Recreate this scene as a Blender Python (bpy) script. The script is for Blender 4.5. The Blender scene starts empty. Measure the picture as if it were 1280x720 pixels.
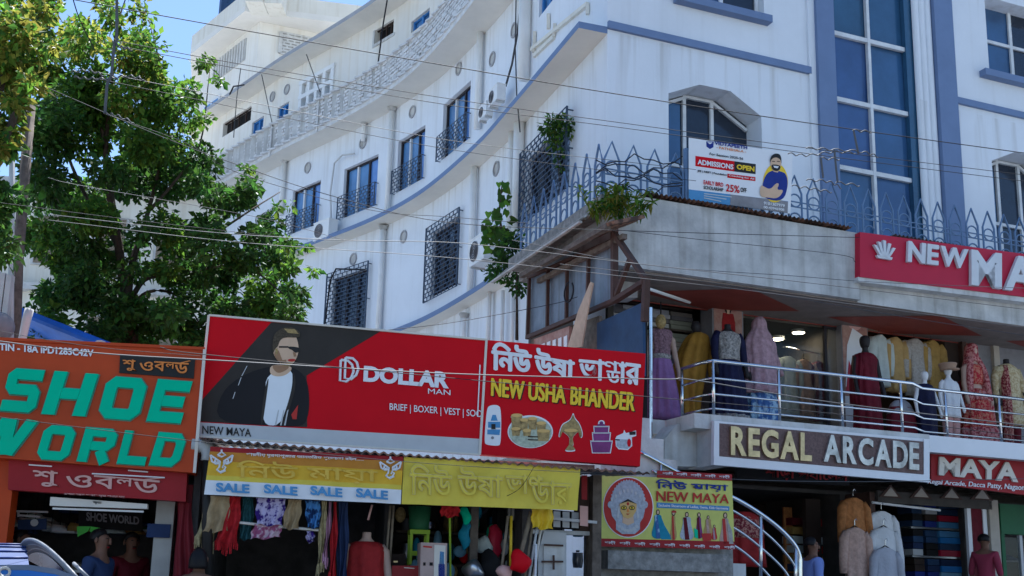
import bpy, bmesh, math, random
from mathutils import Vector, Matrix, noise
random.seed(11)
SC = bpy.context.scene
COL = SC.collection
# ------------------------------------------------------------------ camera
F_PX, CY, PITCH, ROLL = 1400.0, 440.0, math.atan(300/1400), .025
EYE = Vector((0, 0, 1.6))
cam = bpy.data.cameras.new('camera'); cam_o = bpy.data.objects.new('camera', cam); COL.objects.link(cam_o)
cam.sensor_width = 36; cam.lens = F_PX/1280*36; cam.shift_y = (CY-360)/1280
cam.clip_start = .1; cam.clip_end = 3000
CM = Matrix.Rotation(math.pi/2+PITCH, 3, 'X') @ Matrix.Rotation(ROLL, 3, 'Z')
cam_o.matrix_world = Matrix.Translation(EYE) @ CM.to_4x4()
SC.camera = cam_o
# ------------------------------------------------------------------ sky, sun, exposure
SUN_EL, SUN_AZ = math.radians(64), math.radians(-4)      # azimuth from +Y towards +X
world = bpy.data.worlds.new('World'); SC.world = world; world.use_nodes = True
nt = world.node_tree
sky = nt.nodes.new('ShaderNodeTexSky'); sky.sky_type = 'NISHITA'; sky.sun_disc = False
sky.sun_elevation = SUN_EL; sky.sun_rotation = SUN_AZ; sky.air_density = 1.0; sky.dust_density = .3; sky.ozone_density = 3.0
bg = nt.nodes['Background']; bg.inputs[1].default_value = .085
nt.links.new(sky.outputs[0], bg.inputs[0])
sun = bpy.data.lights.new('sun', 'SUN'); sun.energy = 5.0; sun.angle = math.radians(.5); sun.color = (1, .97, .91)
sun_o = bpy.data.objects.new('sun', sun); COL.objects.link(sun_o)
sd = Vector((math.sin(SUN_AZ)*math.cos(SUN_EL), math.cos(SUN_AZ)*math.cos(SUN_EL), math.sin(SUN_EL)))
sun_o.rotation_euler = sd.to_track_quat('Z', 'Y').to_euler(); sun_o.location = (0, 20, 40)
vs = SC.view_settings; vs.view_transform = 'Standard'; vs.look = 'None'; vs.gamma = 1; vs.use_curve_mapping = False
vs.exposure = 1.32
vs.use_white_balance = True; vs.white_balance_temperature = 5950; vs.white_balance_tint = 10
# ------------------------------------------------------------------ helpers
def ray(px, py): return CM @ Vector(((px-640)/F_PX, -(py-CY)/F_PX, -1))
def at(px, py, depth):
    d = ray(px, py); return EYE + d*(depth/d.y)
class Frame:
    """upright frame: x along the front (to the right seen from the street), -y out to the street, z up"""
    def __init__(s, o, deg):
        s.o = Vector(o); s.a = math.radians(deg)
        s.m = Matrix.Translation(s.o) @ Matrix.Rotation(s.a, 4, 'Z'); s.inv = s.m.inverted()
        s.n = Vector((math.sin(s.a), -math.cos(s.a), 0))
    def h(s, px, py, v=0):
        d = ray(px, py); p0 = s.o + s.n*v
        return s.inv @ (EYE + d*((p0-EYE).dot(s.n)/d.dot(s.n)))
    def pp(s, pts, v=0): return [((q := s.h(x, y, v)).x, q.z) for x, y in pts]
    def at(s, px, py, depth): return s.inv @ at(px, py, depth)
WORLD = Frame((0, 0, 0), 0)
MATS = {}
def mat(name, col, rough=.6, metal=0, var=.12, scale=4, bump=0, bscale=40, col2=None, spec=.18, streak=0, emit=None, trans=0, island=0, alpha=1):
    m = bpy.data.materials.new(name); m.use_nodes = True; MATS[name] = m
    t = m.node_tree; N, L = t.nodes, t.links; b = N['Principled BSDF']
    b.inputs['Roughness'].default_value = rough; b.inputs['Metallic'].default_value = metal
    b.inputs['Specular IOR Level'].default_value = spec
    tc = N.new('ShaderNodeTexCoord'); ge = N.new('ShaderNodeNewGeometry')
    n1 = N.new('ShaderNodeTexNoise'); n1.inputs['Scale'].default_value = scale; n1.inputs['Detail'].default_value = 6; n1.inputs['Roughness'].default_value = .65
    L.new(ge.outputs['Position'], n1.inputs['Vector'])
    r = N.new('ShaderNodeValToRGB'); r.color_ramp.elements[0].position = .3; r.color_ramp.elements[1].position = .7
    if col2 and var >= .35: r.color_ramp.elements[0].position = .44; r.color_ramp.elements[1].position = .54; n1.inputs['Detail'].default_value = 2
    c = Vector(col); c2 = Vector(col2) if col2 else c*(1-2*var)
    r.color_ramp.elements[0].color = (*c2, 1); r.color_ramp.elements[1].color = (*c, 1)
    L.new(n1.outputs[0], r.inputs[0]); out = r.outputs[0]
    if streak:
        mp = N.new('ShaderNodeMapping'); mp.inputs['Scale'].default_value = (7, 7, .35)
        L.new(ge.outputs['Position'], mp.inputs[0])
        n2 = N.new('ShaderNodeTexNoise'); n2.inputs['Scale'].default_value = 1; n2.inputs['Detail'].default_value = 5
        L.new(mp.outputs[0], n2.inputs['Vector'])
        r2 = N.new('ShaderNodeValToRGB'); r2.color_ramp.elements[0].position = .50; r2.color_ramp.elements[1].position = .72
        r2.color_ramp.elements[0].color = (1, 1, 1, 1); k = 1-streak; r2.color_ramp.elements[1].color = (k, k*.97, k*.92, 1)
        L.new(n2.outputs[0], r2.inputs[0])
        if name == 'white_wall':      # rain stains gather below the ledges (a storey is 3 m)
            sx = N.new('ShaderNodeSeparateXYZ'); L.new(ge.outputs['Position'], sx.inputs[0])
            def mth(op, a, b_):
                n_ = N.new('ShaderNodeMath'); n_.operation = op
                for k_, q_ in enumerate((a, b_)):
                    if isinstance(q_, (int, float)): n_.inputs[k_].default_value = q_
                    elif q_ is not None: L.new(q_, n_.inputs[k_])
                return n_.outputs[0]
            fr_ = mth('FRACT', mth('DIVIDE', mth('SUBTRACT', 31.45, sx.outputs[2]), 3.0), None)
            mr = N.new('ShaderNodeMapRange'); mr.inputs[1].default_value = 0; mr.inputs[2].default_value = .45; mr.inputs[3].default_value = 1; mr.inputs[4].default_value = .22
            L.new(fr_, mr.inputs[0]); mw = N.new('ShaderNodeMix'); mw.data_type = 'RGBA'; L.new(mr.outputs[0], mw.inputs[0]); mw.inputs[6].default_value = (1, 1, 1, 1); L.new(r2.outputs[0], mw.inputs[7]); r2o = mw.outputs[2]
        else: r2o = r2.outputs[0]
        mx = N.new('ShaderNodeMix'); mx.data_type = 'RGBA'; mx.blend_type = 'MULTIPLY'; mx.inputs[0].default_value = 1
        L.new(out, mx.inputs[6]); L.new(r2o, mx.inputs[7]); out = mx.outputs[2]
    if island:
        hs = N.new('ShaderNodeHueSaturation')
        ma = N.new('ShaderNodeMapRange'); ma.inputs[3].default_value = 1-island; ma.inputs[4].default_value = 1+island
        L.new(ge.outputs['Random Per Island'], ma.inputs[0]); L.new(ma.outputs[0], hs.inputs['Value'])
        mb2 = N.new('ShaderNodeMapRange'); mb2.inputs[3].default_value = .475; mb2.inputs[4].default_value = .515
        L.new(ge.outputs['Random Per Island'], mb2.inputs[0]); L.new(mb2.outputs[0], hs.inputs['Hue'])
        L.new(out, hs.inputs['Color']); out = hs.outputs[0]
    L.new(out, b.inputs['Base Color'])
    if bump:
        n3 = N.new('ShaderNodeTexNoise'); n3.inputs['Scale'].default_value = bscale; n3.inputs['Detail'].default_value = 6
        L.new(ge.outputs['Position'], n3.inputs['Vector'])
        bp = N.new('ShaderNodeBump'); bp.inputs['Strength'].default_value = bump; bp.inputs['Distance'].default_value = .02
        L.new(n3.outputs[0], bp.inputs['Height']); L.new(bp.outputs[0], b.inputs['Normal'])
    if emit:
        b.inputs['Emission Color'].default_value = (*col, 1); b.inputs['Emission Strength'].default_value = emit
    if trans:
        tr = N.new('ShaderNodeBsdfTranslucent'); ms = N.new('ShaderNodeMixShader'); ms.inputs[0].default_value = trans
        L.new(out, tr.inputs[0]); L.new(b.outputs[0], ms.inputs[1]); L.new(tr.outputs[0], ms.inputs[2])
        L.new(ms.outputs[0], N['Material Output'].inputs[0])
    if alpha < 1:
        tp = N.new('ShaderNodeBsdfTransparent'); ms = N.new('ShaderNodeMixShader'); ms.inputs[0].default_value = alpha
        L.new(tp.outputs[0], ms.inputs[1]); L.new(b.outputs[0], ms.inputs[2]); L.new(ms.outputs[0], N['Material Output'].inputs[0])
    return name
_txt = {}
def bn(s):
    """Bengali in visual order: signs written before their consonant go first, the joiner is left out"""
    o = []
    for ch in s:
        if ch == '\u09cd': continue
        if ch in '\u09bf\u09c7\u09c8' and o: o.insert(len(o)-1, ch)
        else: o.append(ch)
    return ''.join(o)
def text_geo(s, bold):
    s = bn(s)
    k = (s, bold)
    if k not in _txt:
        c = bpy.data.curves.new('lettering', 'FONT'); c.body = s; c.offset = bold; c.extrude = .5; c.resolution_u = 4
        o = bpy.data.objects.new('lettering', c); me = bpy.data.meshes.new_from_object(o)
        v = [tuple(p.co) for p in me.vertices]; f = [tuple(p.vertices) for p in me.polygons]
        xs = [p[0] for p in v]; ys = [p[1] for p in v]
        x0, x1, y0, y1 = min(xs), max(xs), min(ys), max(ys)
        _txt[k] = ([((p[0]-x0)/(x1-x0), (p[1]-y0)/(y1-y0), p[2]) for p in v], f)
        bpy.data.objects.remove(o); bpy.data.curves.remove(c); bpy.data.meshes.remove(me)
    return _txt[k]
SMOOTH = False
class MB:
    """collects shapes; build() links them as one mesh object"""
    def __init__(s): s.v, s.f, s.mi, s.ms = [], [], [], []
    def m(s, name):
        if name not in s.ms: s.ms.append(name)
        return s.ms.index(name)
    def add(s, v, f, m):
        k = len(s.v); s.v += [tuple(p) for p in v]; i = s.m(m)
        for q in f: s.f.append(tuple(k+a for a in q)); s.mi.append(i)
        return s
    def box(s, x0, x1, y0, y1, z0, z1, m):
        x0, x1 = min(x0, x1), max(x0, x1); y0, y1 = min(y0, y1), max(y0, y1); z0, z1 = min(z0, z1), max(z0, z1)
        v = [(x, y, z) for z in (z0, z1) for y in (y0, y1) for x in (x0, x1)]
        return s.add(v, [(0, 2, 3, 1), (4, 5, 7, 6), (0, 1, 5, 4), (2, 6, 7, 3), (0, 4, 6, 2), (1, 3, 7, 5)], m)
    def bar(s, p, q, w, d, m, up=(0, 0, 1)):
        p, q = Vector(p), Vector(q); t = (q-p).normalized(); u = Vector(up)
        if abs(t.dot(u)) > .95: u = Vector((0, 1, 0))
        a = t.cross(u).normalized()*w/2; b = a.cross(t).normalized()*d/2
        v = [c+sa*a+sb*b for c in (p, q) for sb in (-1, 1) for sa in (-1, 1)]
        return s.add(v, [(0, 2, 3, 1), (4, 5, 7, 6), (0, 1, 5, 4), (2, 6, 7, 3), (0, 4, 6, 2), (1, 3, 7, 5)], m)
    def tube(s, pts, r, m, n=6, cap=True):
        pts = [Vector(p) for p in pts]; rs = r if isinstance(r, (list, tuple)) else [r]*len(pts)
        ref = Vector((.123, .987, .1)); V = []
        for i, p in enumerate(pts):
            t = (pts[min(i+1, len(pts)-1)]-pts[max(i-1, 0)]).normalized()
            if abs(t.dot(ref)) > .95: ref = Vector((.9, .1, .42))
            a = t.cross(ref).normalized(); b = t.cross(a)
            V += [p+rs[i]*(math.cos(k*2*math.pi/n)*a+math.sin(k*2*math.pi/n)*b) for k in range(n)]
        f = [(i*n+k, i*n+(k+1) % n, (i+1)*n+(k+1) % n, (i+1)*n+k) for i in range(len(pts)-1) for k in range(n)]
        if cap: f += [tuple(range(n))[::-1], tuple(range((len(pts)-1)*n, len(pts)*n))]
        return s.add(V, f, m)
    def loft(s, rings, m, cap=True):
        n = len(rings[0]); V = [p for r in rings for p in r]
        f = [(i*n+k, i*n+(k+1) % n, (i+1)*n+(k+1) % n, (i+1)*n+k) for i in range(len(rings)-1) for k in range(n)]
        if cap: f += [tuple(range(n))[::-1], tuple(range((len(rings)-1)*n, len(rings)*n))]
        return s.add(V, f, m)
    def poly(s, pts, y, th, m):
        if SMOOTH and len(pts) > 4:      # printed figures: round the outline
            for _ in (0, 1): pts = [(a[0]*.75+b[0]*.25, a[1]*.75+b[1]*.25) if k == 0 else (a[0]*.25+b[0]*.75, a[1]*.25+b[1]*.75) for a, b in zip(pts, list(pts[1:])+[pts[0]]) for k in (0, 1)]
        n = len(pts); V = [(x, y, z) for x, z in pts]+[(x, y+th, z) for x, z in pts]
        return s.add(V, [tuple(range(n)), tuple(range(2*n-1, n-1, -1))]+[(i, n+i, n+(i+1) % n, (i+1) % n) for i in range(n)], m)
    def ell(s, cx, cz, rx, rz, y, th, m, n=24):
        return s.poly([(cx+rx*math.cos(2*math.pi*k/n), cz+rz*math.sin(2*math.pi*k/n)) for k in range(n)], y, th, m)
    def ball(s, c, r, m, nu=14, nv=9, jit=0):
        if not isinstance(r, (list, tuple)): r = (r, r, r)
        rings = []
        for j in range(nv+1):
            t = math.pi*(j+.001)/(nv+.002)
            rings.append([(c[0]+r[0]*math.sin(t)*math.cos(2*math.pi*k/nu), c[1]+r[1]*math.sin(t)*math.sin(2*math.pi*k/nu), c[2]-r[2]*math.cos(t)) for k in range(nu)])
        return s.loft(rings, m)
    def heavy(s, t, quad, y, m, k=.02, ext=.004, bold=0):
        """heavier lettering: the same word laid over itself with small offsets"""
        Q = [Vector(p) for p in quad]; h = (Q[0]-Q[3]).length*k; w = h*.7
        for i, (a, b) in enumerate(((0, 0), (-h, 0), (h, 0), (0, w), (0, -w), (h*.7, w*.7), (-h*.7, -w*.7), (h*.7, -w*.7), (-h*.7, w*.7))):
            s.text(t, [(p.x+a, p.y+b) for p in Q], y-i*.0004, m, ext, bold)
        return s
    def text(s, t, quad, y, m, ext=.006, bold=0, shear=0):
        """quad = TL, TR, BR, BL in (x, z)"""
        v, f = text_geo(t, bold); tl, tr, br, bl = [Vector(q) for q in quad]
        V = []
        for a, b, c in v:
            p = (bl.lerp(br, a)).lerp(tl.lerp(tr, a), b); V.append((p.x, y-(c+.5)*ext, p.y))
        return s.add(V, f, m)
    def grid(s, fn, us, vs_, m, holes=(), rev=None, mrev=None):
        """fn(u, v, depth) -> point; cells inside a hole are left out; rev = reveal depth"""
        us = sorted(set([round(u, 4) for u in us]+[round(a, 4) for h in holes for a in h[:2]]))
        vv = sorted(set([round(u, 4) for u in vs_]+[round(a, 4) for h in holes for a in h[2:4]]))
        idx = {}; V = []; Fc = []
        def g(i, j):
            if (i, j) not in idx: idx[(i, j)] = len(V); V.append(fn(us[i], vv[j], 0))
            return idx[(i, j)]
        for i in range(len(us)-1):
            for j in range(len(vv)-1):
                cu, cv = (us[i]+us[i+1])/2, (vv[j]+vv[j+1])/2
                if any(h[0] < cu < h[1] and h[2] < cv < h[3] for h in holes): continue
                Fc.append((g(i, j), g(i+1, j), g(i+1, j+1), g(i, j+1)))
        s.add(V, Fc, m)
        for h in holes:
            if rev:
                a, b, c, d = h[:4]; P = [(a, c), (b, c), (b, d), (a, d)]
                V = [fn(*p, 0) for p in P]+[fn(*p, rev) for p in P]
                s.add(V, [(0, 1, 5, 4), (1, 2, 6, 5), (2, 3, 7, 6), (3, 0, 4, 7)], mrev or m)
        return s
    def build(s, name, parent=None, off=(0, 0, 0), smooth=False):
        me = bpy.data.meshes.new(name); o = Vector(off)
        me.from_pydata([tuple(Vector(p)-o) for p in s.v], [], s.f)
        for n_ in s.ms: me.materials.append(MATS[n_])
        me.polygons.foreach_set('material_index', s.mi)
        if smooth: me.polygons.foreach_set('use_smooth', [True]*len(s.f))
        bm = bmesh.new(); bm.from_mesh(me); bmesh.ops.recalc_face_normals(bm, faces=bm.faces); bm.to_mesh(me); bm.free()
        me.update(); ob = bpy.data.objects.new(name, me); COL.objects.link(ob)
        if parent: ob.parent = parent
        return ob
def tag(o, label=None, cat=None, group=None, kind=None):
    if label: o['label'] = label
    if cat: o['category'] = cat
    if group: o['group'] = group
    if kind: o['kind'] = kind
    return o
class Thing:
    """an Empty at the thing's base; shapes are given in frame coordinates"""
    def __init__(s, name, label, cat, F, base, group=None):
        s.F = F; s.b = Vector(base); s.o = bpy.data.objects.new(name, None); COL.objects.link(s.o)
        s.o.location = F.m @ s.b; s.o.rotation_euler = (0, 0, F.a); s.o.empty_display_size = .2
        tag(s.o, label, cat, group)
    def part(s, name, mb, parent=None, smooth=False, label=None):
        o = mb.build(name, parent or s.o, s.b, smooth)
        if label: o['label'] = label
        return o
def single(name, label, cat, F, base, mb, group=None, smooth=False, kind=None):
    o = mb.build(name, None, base, smooth); o.location = F.m @ Vector(base); o.rotation_euler = (0, 0, F.a)
    return tag(o, label, cat, group, kind)
def copy_tree(o, parent=None):
    c = o.copy(); COL.objects.link(c); c.parent = parent
    for ch in list(o.children): copy_tree(ch, c)
    return c
# ------------------------------------------------------------------ materials
mat('white_wall', (.76, .785, .815), .75, var=.05, scale=.7, bump=.1, bscale=30, streak=.22)
mat('white_soffit', (.78, .74, .66), .8, var=.06, scale=1.5, bump=.08)
mat('white_paint', (.8, .8, .78), .5, var=.04)
mat('cream_wall', (.78, .74, .64), .8, var=.06, scale=1, streak=.12)
mat('trim_blue', (.17, .235, .38), .55, var=.06, scale=3)
mat('rail_blue', (.15, .235, .375), .5, var=.12, scale=8)
mat('glass_blue', (.05, .125, .27), .1, var=.25, scale=.6, spec=.8, island=.3)  # colour noise stands in for uneven reflections in the glass
mat('glass_sky', (.10, .23, .46), .12, var=.2, scale=1.2, spec=.7, island=.4)
mat('glass_dark', (.02, .03, .05), .1, var=.2, spec=.6)
mat('glass_clear', (.06, .075, .075), .05, alpha=.22, spec=.6)
mat('frame_dark', (.035, .03, .035), .5)
mat('frame_white', (.75, .76, .76), .4)
mat('alu', (.6, .61, .62), .32, metal=.9, var=.06)
mat('steel', (.72, .72, .72), .2, metal=1, var=.05)
mat('grille', (.07, .10, .15), .6, var=.15)
mat('dark', (.018, .017, .018), .8)
mat('dark_brown', (.05, .032, .025), .7)
mat('concrete', (.62, .61, .58), .85, var=.2, scale=2, bump=.3, bscale=25, streak=.30)
mat('concrete_pale', (.66, .65, .62), .85, var=.15, scale=3, bump=.3, bscale=25, streak=.2)
mat('stone', (.38, .36, .33), .9, var=.3, scale=9, bump=.8, bscale=14)
mat('parapet_white', (.72, .71, .69), .85, var=.15, scale=5, bump=.4, bscale=20)
mat('rust', (.22, .12, .08), .85, var=.35, scale=6, bump=.3, col2=(.07, .045, .035))
mat('iron_brown', (.10, .055, .042), .6, var=.2)
mat('wood', (.30, .24, .17), .8, var=.25, scale=9)
mat('wood_old', (.20, .16, .13), .9, var=.3, scale=9)
mat('tin', (.36, .35, .34), .5, metal=.5, var=.25, scale=6, col2=(.2, .15, .12))
mat('blue_panel', (.03, .07, .15), .5, var=.2)
mat('tarp_blue', (.02, .12, .50), .55, var=.15)
mat('pvc', (.55, .55, .53), .45)
mat('wire', (.025, .025, .03), .7, spec=.15)
mat('wire_grey', (.07, .07, .075), .6, spec=.2)
mat('wire_pale', (.11, .11, .115), .6, spec=.2)
mat('asphalt', (.10, .10, .10), .9, var=.15, scale=20, bump=.3)
mat('pavement', (.38, .38, .39), .9, var=.2, scale=6, bump=.3)
mat('far_ground', (.33, .36, .40), .95, var=.2, scale=.3)
mat('sign_red', (.62, .004, .012), .55, var=.06, scale=1.5, spec=.1)
mat('sign_red_dark', (.34, .012, .016), .5, var=.1, scale=3, spec=.22)
mat('sign_pink_red', (.50, .018, .05), .42, var=.06, scale=2, spec=.22)
mat('sign_orange', (.52, .06, .008), .5, var=.1, scale=2, spec=.22)
mat('sign_black', (.022, .020, .018), .5, var=.1, spec=.22)
mat('sign_grey', (.55, .55, .54), .5, var=.06, spec=.22)
mat('sign_white', (.78, .78, .78), .5, var=.03, spec=.22)
mat('sign_cream', (.72, .66, .56), .5, var=.08, spec=.22)
mat('letter_green', (.0, .52, .27), .4, var=.05, spec=.22)
mat('letter_green_edge', (.12, .30, .22), .4, spec=.22)
mat('letter_yellow', (.85, .58, .03), .45, var=.06, spec=.22)
mat('letter_orange', (.80, .25, .05), .5, var=.1, spec=.22)
mat('letter_pink', (.70, .40, .34), .55, var=.08, spec=.22)
mat('letter_gold_sheen', (.60, .58, .55), .3, metal=.7, var=.3, scale=6)  # silvery reflection on the gold lettering, put into the colour
mat('letter_gold', (.66, .50, .27), .3, metal=.7, var=.25, scale=6)
mat('letter_grey', (.66, .67, .68), .4, var=.06, spec=.22)
mat('granite', (.19, .115, .105), .35, var=.25, scale=30)
mat('banner_orange', (.58, .24, .03), .6, var=.1, scale=3, spec=.22)
mat('banner_amber', (.78, .46, .03), .6, var=.1, scale=3, spec=.22)
mat('banner_yellow', (.74, .58, .07), .6, var=.08, scale=3, spec=.22)
mat('banner_faint', (.78, .50, .07), .6, spec=.22)
mat('banner_pale', (.72, .60, .25), .6, spec=.22)
mat('banner_blue', (.10, .30, .55), .6, spec=.22)
mat('poster_lime', (.66, .66, .16), .6, var=.1, scale=4, spec=.22)
mat('poster_blue', (.02, .04, .25), .6, spec=.22)
mat('poster_red', (.52, .04, .03), .6, spec=.22)
mat('skin_print', (.68, .46, .30), .6, var=.08, spec=.22)
mat('mask_gold', (.72, .46, .16), .6, var=.1, spec=.22)
mat('mask_grey', (.50, .53, .58), .6, var=.2, scale=30, spec=.22)
mat('brass_print', (.52, .36, .14), .5, var=.35, scale=25, spec=.22)
mat('plate_print', (.55, .60, .45), .5, var=.25, scale=25, spec=.22)
mat('purple_print', (.26, .05, .20), .5, var=.2, spec=.22)
mat('teal_print', (.02, .26, .38), .6, var=.15, scale=15, spec=.22)
mat('vest', (.80, .82, .82), .6, var=.03, spec=.22)
mat('sign_charcoal', (.05, .043, .037), .6, var=.1, spec=.1)
mat('hair_print', (.115, .09, .06), .6, var=.35, scale=60, spec=.1)
mat('skin_shade', (.36, .205, .115), .6, var=.08, spec=.1)
mat('jacket', (.014, .012, .013), .6, var=.1, spec=.22)
mat('bark', (.10, .075, .055), .95, var=.3, scale=12, bump=.6)
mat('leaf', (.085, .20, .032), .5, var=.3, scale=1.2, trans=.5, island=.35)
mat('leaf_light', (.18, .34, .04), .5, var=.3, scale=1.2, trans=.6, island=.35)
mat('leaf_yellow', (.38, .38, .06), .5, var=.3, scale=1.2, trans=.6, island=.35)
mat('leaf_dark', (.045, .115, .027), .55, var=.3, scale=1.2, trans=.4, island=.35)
mat('skin', (.19, .095, .06), .55, var=.06)
mat('hair', (.012, .010, .010), .5)
mat('manne_white', (.78, .76, .74), .35)
mat('manne_skin', (.50, .34, .26), .45)
mat('manne_dark', (.03, .025, .025), .5)
# ------------------------------------------------------------------ the setting
R = Frame((1.4043, 16.5, 0), 21.5)        # street front of the white building, v = 0 is its wall
G = Frame((0, 12, 0), 10)                 # row of small shops in front
g = MB(); g.box(-900, 900, -60, 1500, -.3, -.012, 'far_ground'); single('ground', None, None, WORLD, (0, 0, 0), g, kind='structure')
g = MB(); g.box(-60, 60, -9, 10.3, -.2, 0, 'asphalt'); single('road', None, None, WORLD, (0, 0, 0), g, kind='structure')
g = MB(); g.box(-14, 16, -2.9, 7, -.2, .14, 'pavement'); single('pavement', None, None, R, (0, 0, 0), g, kind='structure')
# ------------------------------------------------------------------ the white building
WCTRL = [(1.4043, 16.5), (.88, 18.0), (.28, 19.7), (-.33, 21.36), (-1.35, 23.6), (-2.2, 25.1), (-3.28, 26.6), (-4.75, 28.25), (-6.4, 30.0), (-8.2, 32.1), (-10.95, 35.3)]
def spline(c, n=8):
    P = [Vector(p) for p in c]; P = [P[0]*2-P[1]]+P+[P[-1]*2-P[-2]]; out = []
    for i in range(1, len(P)-2):
        a, b, d, e = P[i-1:i+3]
        for k in range(n):
            t = k/n
            out.append(.5*((2*b)+(d-a)*t+(2*a-5*b+4*d-e)*t*t+(3*b-a-3*d+e)*t**3))
    return out+[P[-2]]
WL = spline(WCTRL); WS = [0]
for a, b in zip(WL, WL[1:]): WS.append(WS[-1]+(b-a).length)
STOT = WS[-1]
def wp(s):
    """point, outward normal on the side wall, s metres from the corner"""
    s = max(0, min(STOT-1e-4, s)); i = max(k for k in range(len(WS)-1) if WS[k] <= s)
    t = (WL[i+1]-WL[i]).normalized()
    i2 = min(i+1, len(WL)-2); t2 = (WL[i2+1]-WL[i2]).normalized()
    k = (s-WS[i])/(WS[i+1]-WS[i]); p = WL[i].lerp(WL[i+1], k); t = t.lerp(t2, k).normalized()
    return p, Vector((-t.y, t.x)) if (-t.y) < 0 else Vector((t.y, -t.x))
def whit(px, py, off=0):
    d = ray(px, py); best = None
    for i in range(len(WL)-1):
        a, na = wp(WS[i]); b, nb = wp(WS[i+1]-1e-3); a = a+na*off; b = b+nb*off; e = b-a
        den = d.x*e.y-d.y*e.x
        if abs(den) < 1e-9: continue
        w = a-EYE.xy; t = (w.x*e.y-w.y*e.x)/den; k = (w.x*d.y-w.y*d.x)/den
        if t > 0 and -.001 <= k <= 1.001 and (best is None or t < best[0]): best = (t, WS[i]+k*(WS[i+1]-WS[i]), EYE.z+t*d.z)
    return best[1], best[2]
def wfn(s, z, dep):
    p, n = wp(s); q = p-n*dep; return (q.x, q.y, z)
def wframe(s, off=0):
    p, n = wp(s); return Frame((p.x+n.x*off, p.y+n.y*off, 0), math.degrees(math.atan2(n.x, -n.y)))
ZL = [0, 4.0, 7.5, 10.5, 13.5, 16.5]
B = Thing('white_building', 'large white corner building with blue trim, long curved side with projecting ledges, and ornate terrace', 'building', WORLD, (1.4043, 16.5, 0))
def pxbox(pts, off=0):
    h = [whit(x, y, off) for x, y in pts]; s = [a[0] for a in h]; z = [a[1] for a in h]
    # TL, TR, BR, BL
    return min((s[1]+s[2])/2, (s[0]+s[3])/2), max((s[1]+s[2])/2, (s[0]+s[3])/2), (z[2]+z[3])/2, (z[0]+z[1])/2
side_w = {  # pixel corners TL TR BR BL, kind
    'g1': ([(418, 346), (461, 337), (455, 420), (412, 424)], 'cage'), 'g2': ([(542, 290), (576, 270), (572, 356), (537, 372)], 'cage'),
    'g3': ([(660, 192), (712, 155), (712, 238), (660, 272)], 'cage'),
    'a': ([(364, 240), (401, 225), (398, 280), (365, 292)], 'half'), 'b': ([(431, 210), (473, 194), (470, 258), (427, 272)], 'half'),
    'c': ([(499, 178), (532, 154), (529, 222), (494, 243)], 'half'), 'd': ([(556, 131), (589, 99), (586, 170), (550, 205)], 'half'),
    'e': ([(319, 270), (340, 262), (339, 300), (318, 308)], 'half'),
    'v1': ([(279, 154), (314, 133), (314, 149), (278, 172)], 'vent'), 'v2': ([(469, 37), (492, 25), (492, 42), (469, 55)], 'vent'),
    'p': ([(315, 153), (330, 145), (328, 167), (314, 175)], 'blue'), 'q': ([(347, 135), (361, 127), (360, 150), (346, 158)], 'blue'),
    'o': ([(376, 104), (417, 84), (415, 120), (377, 141)], 'ornate'), 'r': ([(514, 28), (537, 9), (537, 24), (514, 41)], 'blue'),
    't': ([(674, 16), (693, 2), (693, -16), (674, -4)], 'blue')}
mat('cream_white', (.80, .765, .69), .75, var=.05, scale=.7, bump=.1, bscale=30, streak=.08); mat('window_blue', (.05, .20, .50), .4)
holes = []
WIN = []
for k, (pts, kind) in side_w.items():
    if k == 't': pts = [(674, -14), (694, -28), (694, 0), (674, 18)]
    bx = pxbox(pts); WIN.append((k, kind, bx)); holes.append(bx)
w = MB(); ss = [STOT*i/70 for i in range(71)]
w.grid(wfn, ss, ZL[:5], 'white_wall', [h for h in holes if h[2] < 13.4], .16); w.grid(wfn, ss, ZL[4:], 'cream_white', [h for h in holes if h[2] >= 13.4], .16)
# street front
def rr(pts, v=0): q = [R.h(x, y, v) for x, y in pts]; return q
def rb(x0, x1, y0, y1, v=0): return R.h(x0, (y0+y1)/2, v).x, R.h(x1, (y0+y1)/2, v).x, R.h((x0+x1)/2, y1, v).z, R.h((x0+x1)/2, y0, v).z
AW = (R.h(836, 200).x, R.h(953, 200).x, 7.7, R.h(895, 110).z)
AW2 = (R.h(1243, 250).x, R.h(1243, 250).x+AW[1]-AW[0], 7.7, AW[3])
UW = (R.h(858, 10).x, R.h(955, 10).x, R.h(905, 11).z, R.h(905, 11).z+1.5)
UW2 = (R.h(1234, 50).x, R.h(1234, 50).x+UW[1]-UW[0]+.3, UW[2], UW[3]+.1)
CW = (R.h(1042, 120).x, R.h(1146, 120).x, 7.3, 16.2)
def rfn(u, z, dep): p = R.m @ Vector((u, dep, z)); return tuple(p)
w.grid(rfn, [0, 4, 8, 14], [7.0, 16.5], 'white_wall', [AW, AW2, UW, UW2, CW], .55)
w.grid(rfn, [0, 14], [16.5, 17.3], 'white_wall')
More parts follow.
